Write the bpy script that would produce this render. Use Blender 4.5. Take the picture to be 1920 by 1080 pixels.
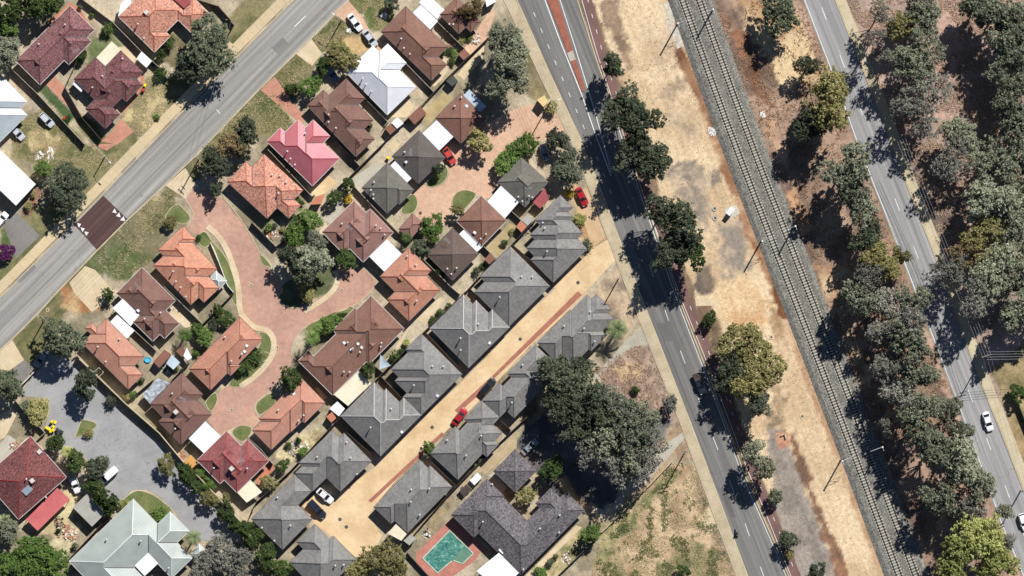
import bpy, bmesh, math, random
import numpy as np
from mathutils import Vector, Matrix
rnd = random.Random(7); nrg = np.random.default_rng(11)
S = bpy.context.scene
for o in list(bpy.data.objects): bpy.data.objects.remove(o)

# ------------------------------------------------------------------ camera, sky, sun, exposure
CAMH = 1500.0            # survey aircraft height, metres
PPM = 8.0                # photo pixels per metre on the ground
cam = bpy.data.cameras.new('camera'); camo = bpy.data.objects.new('camera', cam)
S.collection.objects.link(camo); camo.location = (0, 0, CAMH); camo.rotation_euler = (0, 0, 0)
cam.sensor_width = 36; cam.lens = 36*CAMH/(1920/PPM); cam.clip_start = 10; cam.clip_end = 9000
S.camera = camo
SUN_EL, SUN_AZ = math.radians(44), math.radians(29)      # azimuth east of north (picture up)
w = bpy.data.worlds.new('World'); S.world = w; w.use_nodes = True
nt = w.node_tree; bg = nt.nodes['Background']; sky = nt.nodes.new('ShaderNodeTexSky')
sky.sky_type = 'NISHITA'; sky.sun_disc = False; sky.sun_elevation = SUN_EL; sky.sun_rotation = SUN_AZ
sky.air_density = 0.75; sky.dust_density = 0.2; sky.ozone_density = 2.5; sky.altitude = 1500
nt.links.new(sky.outputs[0], bg.inputs[0]); bg.inputs[1].default_value = 0.062
sl = bpy.data.lights.new('sun', 'SUN'); so = bpy.data.objects.new('sun', sl); S.collection.objects.link(so)
sl.energy = 5.0; sl.angle = math.radians(0.53); sl.color = (1.0, 0.98, 0.95)
d = Vector((math.sin(SUN_AZ)*math.cos(SUN_EL), math.cos(SUN_AZ)*math.cos(SUN_EL), math.sin(SUN_EL)))
so.rotation_euler = d.to_track_quat('Z', 'Y').to_euler(); so.location = d*200
S.view_settings.view_transform = 'Standard'; S.view_settings.look = 'None'
S.view_settings.exposure = 0.34; S.view_settings.gamma = 1.0; S.view_settings.use_curve_mapping = False
S.render.engine = 'CYCLES'; S.cycles.max_bounces = 5; S.cycles.diffuse_bounces = 2
S.cycles.transparent_max_bounces = 4

# ------------------------------------------------------------------ helpers
COL = S.collection
K = 0.80                 # photo brightness of a sunlit flat surface -> albedo
def lin(c):
    c = c/255.0
    return c/12.92 if c <= 0.04045 else ((c+0.055)/1.055)**2.4
def C(r, g, b, k=K): return (min(lin(r)*k, .85), min(lin(g)*k, .85), min(lin(b)*k, .85))
def W(px, py, z=0.0):
    f = (1 - z/CAMH)/PPM
    return Vector(((px-960)*f, (540-py)*f, z))
def P(ox, oy, s, pts): return [(ox+x/s, oy+y/s) for x, y in pts]
A = lambda pts: P(0, 0, 4, pts)
B = lambda pts: P(480, 0, 4, pts)
Cc = lambda pts: P(960, 0, 4, pts)
E = lambda pts: P(0, 270, 4, pts)
F = lambda pts: P(480, 270, 4, pts)
G = lambda pts: P(960, 270, 4, pts)
I = lambda pts: P(0, 540, 4, pts)
J = lambda pts: P(480, 540, 4, pts)
KK = lambda pts: P(960, 540, 4, pts)
L = lambda pts: P(1440, 540, 4, pts)
M = lambda pts: P(0, 810, 4, pts)
N = lambda pts: P(480, 810, 4, pts)
O = lambda pts: P(960, 810, 4, pts)
Q = lambda pts: P(1440, 810, 4, pts)
Z1 = lambda pts: P(790, 540, 4.8, pts)
Z2 = lambda pts: P(790, 720, 6, pts)
Z3 = lambda pts: P(780, 870, 5.142, pts)
Z4 = lambda pts: P(800, 160, 6, pts)
Z5 = lambda pts: P(800, 340, 6, pts)
Z7 = lambda pts: P(320, 500, 6, pts)
Z8 = lambda pts: P(320, 660, 6, pts)

def link(o, parent=None):
    COL.objects.link(o)
    if parent: o.parent = parent
    return o
def tag(o, label=None, cat=None, group=None, kind=None):
    if label: o['label'] = label
    if cat: o['category'] = cat
    if group: o['group'] = group
    if kind: o['kind'] = kind
    return o
def empty(name, loc=(0, 0, 0), rz=0.0):
    o = bpy.data.objects.new(name, None); o.location = loc; o.rotation_euler = (0, 0, rz)
    o.empty_display_size = .5
    return link(o)
class MB:
    """collects geometry for one mesh"""
    def __init__(s): s.v = []; s.f = []; s.uv = None
    def poly(s, pts):
        b = len(s.v); s.v += [tuple(p) for p in pts]; s.f.append(tuple(range(b, b+len(pts)))); return s
    def box(s, x0, x1, y0, y1, z0, z1, M4=None):
        b = len(s.v)
        p = [(x, y, z) for z in (z0, z1) for x, y in ((x0, y0), (x1, y0), (x1, y1), (x0, y1))]
        if M4: p = [tuple(M4 @ Vector(q)) for q in p]
        s.v += p
        s.f += [tuple(b+i for i in q) for q in ((3, 2, 1, 0), (4, 5, 6, 7), (0, 1, 5, 4), (1, 2, 6, 5), (2, 3, 7, 6), (3, 0, 4, 7))]
        return s
    def bar(s, a, b, w, h):
        """box along a->b, width w, height h (centred)"""
        a = Vector(a); b = Vector(b); d = b-a; l = d.length
        if l < 1e-5: return s
        x = d/l; up = Vector((0, 0, 1))
        if abs(x.z) > .98: up = Vector((0, 1, 0))
        y = up.cross(x).normalized(); z = x.cross(y)
        m = Matrix((x, y, z)).transposed().to_4x4(); m.translation = a
        return s.box(0, l, -w/2, w/2, -h/2, h/2, m)
    def tube(s, pts, rad, n=6):
        pts = [Vector(p) for p in pts]; b0 = len(s.v)
        if not hasattr(rad, '__len__'): rad = [rad]*len(pts)
        for i, p in enumerate(pts):
            d = (pts[min(i+1, len(pts)-1)]-pts[max(i-1, 0)]).normalized()
            u = Vector((0, 0, 1)) if abs(d.z) < .9 else Vector((1, 0, 0))
            x = d.cross(u).normalized(); y = d.cross(x)
            for k in range(n):
                a = 2*math.pi*k/n; s.v.append(tuple(p+(x*math.cos(a)+y*math.sin(a))*rad[i]))
        for i in range(len(pts)-1):
            for k in range(n):
                s.f.append((b0+i*n+k, b0+i*n+(k+1) % n, b0+(i+1)*n+(k+1) % n, b0+(i+1)*n+k))
        s.f.append(tuple(b0+k for k in range(n))); s.f.append(tuple(b0+(len(pts)-1)*n+n-1-k for k in range(n)))
        return s
    def prism(s, pts, z0, z1):
        n = len(pts); b = len(s.v)
        ar = sum(pts[i][0]*pts[(i+1) % n][1]-pts[(i+1) % n][0]*pts[i][1] for i in range(n))
        if ar < 0: pts = pts[::-1]
        s.v += [(p[0], p[1], z0) for p in pts]+[(p[0], p[1], z1) for p in pts]
        s.f.append(tuple(b+n-1-i for i in range(n))); s.f.append(tuple(b+n+i for i in range(n)))
        for i in range(n): j = (i+1) % n; s.f.append((b+i, b+j, b+n+j, b+n+i))
        return s
    def mesh(s, name, m=None):
        me = bpy.data.meshes.new(name); me.from_pydata(s.v, [], s.f); me.update()
        if m: me.materials.append(m)
        return me
    def build(s, name, m, parent=None, smooth=False):
        me = s.mesh(name, m)
        if smooth: me.polygons.foreach_set('use_smooth', [True]*len(me.polygons))
        return link(bpy.data.objects.new(name, me), parent)
def share(name, me, parent=None, loc=(0, 0, 0), rz=0.0, sc=(1, 1, 1), m=None):
    o = bpy.data.objects.new(name, me); o.location = loc; o.rotation_euler = (0, 0, rz); o.scale = sc
    link(o, parent)
    if m: o.material_slots[0].link = 'OBJECT'; o.material_slots[0].material = m
    return o

# ------------------------------------------------------------------ materials
MATS = {}
def newmat(name, rough=.85, spec=.25):
    m = bpy.data.materials.new(name); m.use_nodes = True
    n = m.node_tree.nodes; b = n['Principled BSDF']
    b.inputs['Roughness'].default_value = rough; b.inputs['Specular IOR Level'].default_value = spec
    return m, m.node_tree, b
def nd(t, kind, **kw):
    x = t.nodes.new(kind)
    for k, v in kw.items(): setattr(x, k, v)
    return x
def noise(t, vec, scale, detail=3, rough=.55):
    x = nd(t, 'ShaderNodeTexNoise'); x.inputs['Scale'].default_value = scale
    x.inputs['Detail'].default_value = detail; x.inputs['Roughness'].default_value = rough
    t.links.new(vec, x.inputs['Vector']); return x.outputs['Fac']
def maprange(t, v, a, b, c, d2):
    x = nd(t, 'ShaderNodeMapRange'); t.links.new(v, x.inputs[0])
    for i, q in enumerate((a, b, c, d2)): x.inputs[1+i].default_value = q
    return x.outputs[0]
def math_(t, op, a, b):
    x = nd(t, 'ShaderNodeMath', operation=op)
    for i, q in enumerate((a, b)):
        if isinstance(q, (int, float)): x.inputs[i].default_value = q
        else: t.links.new(q, x.inputs[i])
    return x.outputs[0]
def mixc(t, fac, a, b, mode='MIX'):
    x = nd(t, 'ShaderNodeMix', data_type='RGBA', blend_type=mode)
    for i, q in ((0, fac), (6, a), (7, b)):
        if isinstance(q, (int, float)): x.inputs[i].default_value = q
        elif isinstance(q, tuple): x.inputs[i].default_value = (*q[:3], 1)
        else: t.links.new(q, x.inputs[i])
    return x.outputs[2]
def bump(t, b, h, strength, dist):
    x = nd(t, 'ShaderNodeBump'); x.inputs['Strength'].default_value = strength; x.inputs['Distance'].default_value = dist
    t.links.new(h, x.inputs['Height']); t.links.new(x.outputs[0], b.inputs['Normal'])
def surf(name, c1, c2=None, big=.15, fine=2.5, famt=.25, rough=.9, spec=.2, bmp=.3, bd=.03, metal=0.0):
    """weathered plain surface: two tones blended by broad noise, fine grain on top"""
    if name in MATS: return MATS[name]
    m, t, b = newmat(name, rough, spec); b.inputs['Metallic'].default_value = metal
    pos = nd(t, 'ShaderNodeNewGeometry').outputs['Position']
    f = maprange(t, noise(t, pos, big, 4), .32, .68, 0, 1)
    c = mixc(t, f, c1, c2 or tuple(q*.85 for q in c1))
    g = maprange(t, noise(t, pos, fine, 4, .7), .25, .75, 1-famt, 1+famt)
    c = mixc(t, 1.0, c, comb(t, g), 'MULTIPLY')
    t.links.new(c, b.inputs['Base Color'])
    if bmp: bump(t, b, noise(t, pos, fine*2, 3, .7), bmp, bd)
    MATS[name] = m; return m
def comb(t, v):
    x = nd(t, 'ShaderNodeCombineColor')
    for i in range(3): t.links.new(v, x.inputs[i])
    return x.outputs[0]
def plain(name, c, rough=.5, spec=.4, metal=0.0):
    if name in MATS: return MATS[name]
    m, t, b = newmat(name, rough, spec); b.inputs['Base Color'].default_value = (*c, 1); b.inputs['Metallic'].default_value = metal
    MATS[name] = m; return m
def rooftile(name, c, speck=.25, row=.34, col=.30, metal=False, c2=None, rough=.8):
    """roof covering in UV metres (u along the eave, v up the slope): courses, per-tile tone, lichen speckle"""
    if name in MATS: return MATS[name]
    m, t, b = newmat(name, rough, .3)
    uv = nd(t, 'ShaderNodeUVMap').outputs[0]; pos = nd(t, 'ShaderNodeNewGeometry').outputs['Position']
    sp = nd(t, 'ShaderNodeSeparateXYZ'); t.links.new(uv, sp.inputs[0]); u, v = sp.outputs[0], sp.outputs[1]
    f = maprange(t, noise(t, pos, .3, 5, .65), .3, .7, 0, 1)
    base = mixc(t, f, c, c2 or tuple(q*.74 for q in c))
    if metal:      # ribs run up the slope
        rib = math_(t, 'PINGPONG', u, .38); h = maprange(t, rib, 0, .06, 1, 0)
        g = maprange(t, noise(t, pos, 1.2, 4), .3, .7, .93, 1.05)
        base = mixc(t, 1.0, base, comb(t, g), 'MULTIPLY'); bump(t, b, h, .6, .03)
    else:
        fu = math_(t, 'FLOOR', math_(t, 'DIVIDE', u, col), 0.0); fv = math_(t, 'FLOOR', math_(t, 'DIVIDE', v, row), 0.0)
        cx = nd(t, 'ShaderNodeCombineXYZ'); t.links.new(fu, cx.inputs[0]); t.links.new(fv, cx.inputs[1])
        wn = nd(t, 'ShaderNodeTexWhiteNoise', noise_dimensions='2D'); t.links.new(cx.outputs[0], wn.inputs[0])
        g = maprange(t, wn.outputs[0], 0, 1, 1-speck, 1+speck)
        base = mixc(t, 1.0, base, comb(t, g), 'MULTIPLY')
        if speck > .3:
            s2 = maprange(t, noise(t, pos, 3.2, 2, .8), .56, .66, 0, .75)
            base = mixc(t, s2, base, tuple(min(1, q*1.9+.05) for q in c))
        hv = math_(t, 'FRACT', math_(t, 'DIVIDE', v, row), 0.0)           # each course steps down over the next
        hu = math_(t, 'PINGPONG', u, col/2)
        h = math_(t, 'ADD', math_(t, 'MULTIPLY', hv, -.05), math_(t, 'MULTIPLY', hu, .28))
        bump(t, b, h, 1.0, 1.0)
        gap = maprange(t, hv, 0, .16, .55, 1.0)
        base = mixc(t, 1.0, base, comb(t, gap), 'MULTIPLY')
    t.links.new(base, b.inputs['Base Color']); MATS[name] = m; return m
def paver(name, c1, c2, bw=.24, bh=.12, big=.08, rot=0.78):
    if name in MATS: return MATS[name]
    m, t, b = newmat(name, .9, .2)
    pos = nd(t, 'ShaderNodeNewGeometry').outputs['Position']
    mp = nd(t, 'ShaderNodeMapping'); mp.inputs['Rotation'].default_value = (0, 0, rot); t.links.new(pos, mp.inputs[0])
    br = nd(t, 'ShaderNodeTexBrick'); t.links.new(mp.outputs[0], br.inputs[0])
    br.inputs['Scale'].default_value = 1; br.inputs['Brick Width'].default_value = bw*1.6; br.inputs['Row Height'].default_value = bh*1.6
    br.inputs['Mortar Size'].default_value = .012; br.inputs['Color1'].default_value = (.92, .92, .92, 1)
    br.inputs['Color2'].default_value = (1.05, 1.05, 1.05, 1); br.inputs['Mortar'].default_value = (.84, .84, .84, 1)
    f = maprange(t, noise(t, pos, big, 4, .6), .3, .7, 0, 1)
    c = mixc(t, f, c1, c2); c = mixc(t, 1.0, c, br.outputs[0], 'MULTIPLY')
    g = maprange(t, noise(t, pos, .9, 5, .7), .25, .75, .8, 1.18); c = mixc(t, 1.0, c, comb(t, g), 'MULTIPLY')
    t.links.new(c, b.inputs['Base Color']); bump(t, b, br.outputs[1], -.3, .01); MATS[name] = m; return m
def asphalt(name, c1, c2, ang, off=0.0, wid=7.0, streak=.26, sc=(.5, .02)):
    """aggregate, tyre-polished streaks that run along the road direction (ang, radians)"""
    if name in MATS: return MATS[name]
    m, t, b = newmat(name, .85, .25)
    pos = nd(t, 'ShaderNodeNewGeometry').outputs['Position']
    mp = nd(t, 'ShaderNodeMapping', vector_type='TEXTURE'); mp.inputs['Rotation'].default_value = (0, 0, ang); t.links.new(pos, mp.inputs[0])
    m2 = nd(t, 'ShaderNodeMapping'); m2.inputs['Scale'].default_value = (sc[1], sc[0], 1); t.links.new(mp.outputs[0], m2.inputs[0])
    f = maprange(t, noise(t, m2.outputs[0], 1.0, 5, .6), .3, .7, 0, 1)
    c = mixc(t, f, c1, c2)
    s2 = nd(t, 'ShaderNodeMapping'); s2.inputs['Scale'].default_value = (.012, 1.3, 1); t.links.new(mp.outputs[0], s2.inputs[0])
    g0 = maprange(t, noise(t, s2.outputs[0], 1.0, 3, .6), .3, .7, 1-streak, 1+streak)
    g = maprange(t, noise(t, pos, 3.0, 5, .8), .2, .8, .82, 1.18)
    c = mixc(t, 1.0, c, comb(t, g0), 'MULTIPLY'); c = mixc(t, 1.0, c, comb(t, g), 'MULTIPLY')
    cr = nd(t, 'ShaderNodeTexVoronoi', feature='DISTANCE_TO_EDGE'); cr.inputs['Scale'].default_value = .09
    wv = nd(t, 'ShaderNodeVectorMath', operation='ADD'); t.links.new(pos, wv.inputs[0])
    nz = nd(t, 'ShaderNodeTexNoise'); nz.inputs['Scale'].default_value = .5; t.links.new(pos, nz.inputs[0])
    sc_ = nd(t, 'ShaderNodeVectorMath', operation='SCALE'); sc_.inputs[3].default_value = 3; t.links.new(nz.outputs[1], sc_.inputs[0])
    t.links.new(sc_.outputs[0], wv.inputs[1]); t.links.new(wv.outputs[0], cr.inputs[0])
    ck = maprange(t, cr.outputs[0], 0, .006, .72, 1)
    c = mixc(t, 1.0, c, comb(t, ck), 'MULTIPLY')
    t.links.new(c, b.inputs['Base Color']); bump(t, b, noise(t, pos, 9, 2), .25, .01); MATS[name] = m; return m
def leafmat(name, c, c2, trans=.25):
    if name in MATS: return MATS[name]
    m = bpy.data.materials.new(name); m.use_nodes = True; t = m.node_tree; t.nodes.clear()
    out = nd(t, 'ShaderNodeOutputMaterial'); df = nd(t, 'ShaderNodeBsdfDiffuse'); tr = nd(t, 'ShaderNodeBsdfTranslucent'); mx = nd(t, 'ShaderNodeMixShader')
    at = nd(t, 'ShaderNodeAttribute', attribute_name='clump'); oi = nd(t, 'ShaderNodeObjectInfo')
    f = math_(t, 'ADD', math_(t, 'MULTIPLY', at.outputs['Fac'], .75), math_(t, 'MULTIPLY', oi.outputs['Random'], .35))
    col = mixc(t, maprange(t, f, 0, 1.05, 0, 1), c, c2)
    g = maprange(t, oi.outputs['Random'], 0, 1, .82, 1.15); col = mixc(t, 1.0, col, comb(t, g), 'MULTIPLY')
    t.links.new(col, df.inputs[0]); t.links.new(col, tr.inputs[0]); mx.inputs[0].default_value = trans
    t.links.new(df.outputs[0], mx.inputs[1]); t.links.new(tr.outputs[0], mx.inputs[2]); t.links.new(mx.outputs[0], out.inputs[0])
    MATS[name] = m; return m

white_paint = surf('road paint', (.78, .78, .76), (.6, .6, .58), .8, 6, .15, .7, .2, 0)
concrete = surf('footpath concrete', C(222, 200, 160), C(205, 186, 150), .12, 2.2, .12, .9, .2, .2, .01)
concrete_grey = surf('grey concrete', C(205, 198, 180), C(180, 172, 156), .15, 2.2, .14, .9, .2, .2, .01)
kerb_m = surf('kerb concrete', C(215, 198, 165), C(190, 172, 140), .3, 3, .12, .9, .2, .1, .01)
steel = plain('galvanised steel', (.5, .5, .5), .45, .5, .3)
dark_metal = plain('dark metal', (.03, .03, .032), .5, .4)
timber_pole = surf('weathered pole', (.22, .18, .14), (.3, .26, .2), 1, 6, .2)
brickwall = surf('house wall brick', C(190, 150, 120), C(170, 130, 105), .6, 6, .2)
white_sheet = surf('white roof sheet', (.80, .80, .80), (.72, .73, .74), .25, 1.5, .05, .55, .3, 0)
cream_sheet = surf('cream roof sheet', C(235, 226, 200, .9), C(222, 210, 180, .9), .25, 1.5, .06, .6, .3, 0)
gutter_w = plain('pale gutter', (.55, .53, .5), .5)
gutter_d = plain('dark gutter', (.09, .08, .08), .5)

# ------------------------------------------------------------------ ground sheet with painted ground covers (soil, sand, litter, turf)
def vnoise(x, y, scale, seed):
    g = np.random.default_rng(seed).random((257, 257)); x = x/scale+500.3; y = y/scale+500.7
    xi = np.floor(x).astype(int); yi = np.floor(y).astype(int); fx = x-xi; fy = y-yi
    fx = fx*fx*(3-2*fx); fy = fy*fy*(3-2*fy); a = xi % 256; b = yi % 256
    return (g[a, b]*(1-fx)+g[a+1, b]*fx)*(1-fy)+(g[a, b+1]*(1-fx)+g[a+1, b+1]*fx)*fy
def fbm(x, y, scale, seed, n=4):
    t = 0; amp = 1; tot = 0
    for i in range(n): t = t+amp*vnoise(x, y, scale/2**i, seed+i); tot += amp; amp *= .55
    return t/tot
def sdist(px, py, poly):
    """distance in px, positive inside"""
    d = np.full(px.shape, 1e9); ins = np.zeros(px.shape, bool); n = len(poly)
    for i in range(n):
        ax, ay = poly[i]; bx, by = poly[(i+1) % n]; ex, ey = bx-ax, by-ay
        t = np.clip(((px-ax)*ex+(py-ay)*ey)/(ex*ex+ey*ey+1e-9), 0, 1)
        d = np.minimum(d, np.hypot(px-ax-t*ex, py-ay-t*ey))
        c = ((ay > py) != (by > py)) & (px < ex*(py-ay)/(ey if abs(ey) > 1e-9 else 1e-9)+ax); ins ^= c
    return np.where(ins, d, -d)

EAST_KERB = [(1078, -60), (1080, -5), (1122, 127), (1152, 205), (1210, 380), (1270, 555), (1332, 715), (1397, 895), (1440, 992), (1480, 1085), (1500, 1140)]
WEST_KERB = [(945, -60), (968, -5), (1092, 270), (1122, 340), (1197, 540), (1295, 790), (1320, 857), (1405, 1085), (1428, 1140)]
PATH_W = [(918, -60), (940, -5), (960, 36), (1005, 126), (1040, 182), (1068, 252), (1132, 430), (1175, 540), (1245, 715), (1275, 790), (1300, 862), (1382, 1085), (1404, 1140)]
R_WEST = [(1480, -60), (1504, -5), (1565, 155), (1606, 270), (1682, 462), (1720, 562), (1750, 640), (1805, 785), (1877, 985), (1919, 1085), (1942, 1140)]
R_EAST = [(1541, -60), (1563, -5), (1650, 215), (1705, 362), (1750, 475), (1837, 715), (1877, 812), (1925, 938), (1985, 1085), (2008, 1140)]
TRK_L = [(1258, -60), (1280, 0), (1377, 270), (1482, 540), (1586, 810), (1686, 1080), (1709, 1140)]
TRK_R = [(x+31.5, y) for x, y in TRK_L]
L_NW = [(-60, 617), (20, 540), (139, 420), (193, 365), (325, 228), (480, 72), (552, 0), (612, -60)]
L_SE = [(-60, 712), (0, 655), (22, 635), (70, 587), (112, 541), (181, 469), (239, 411), (310, 345), (370, 287), (480, 172), (552, 101), (582, 72), (625, 28), (652, 0), (712, -60)]
def shift(pl, dx, dy=0): return [(x+dx, y+dy) for x, y in pl]
def at_y(pl, y):
    for (x0, y0), (x1, y1) in zip(pl, pl[1:]):
        if y0 <= y <= y1: return x0+(x1-x0)*(y-y0)/(y1-y0)
    return pl[-1][0]

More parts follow.
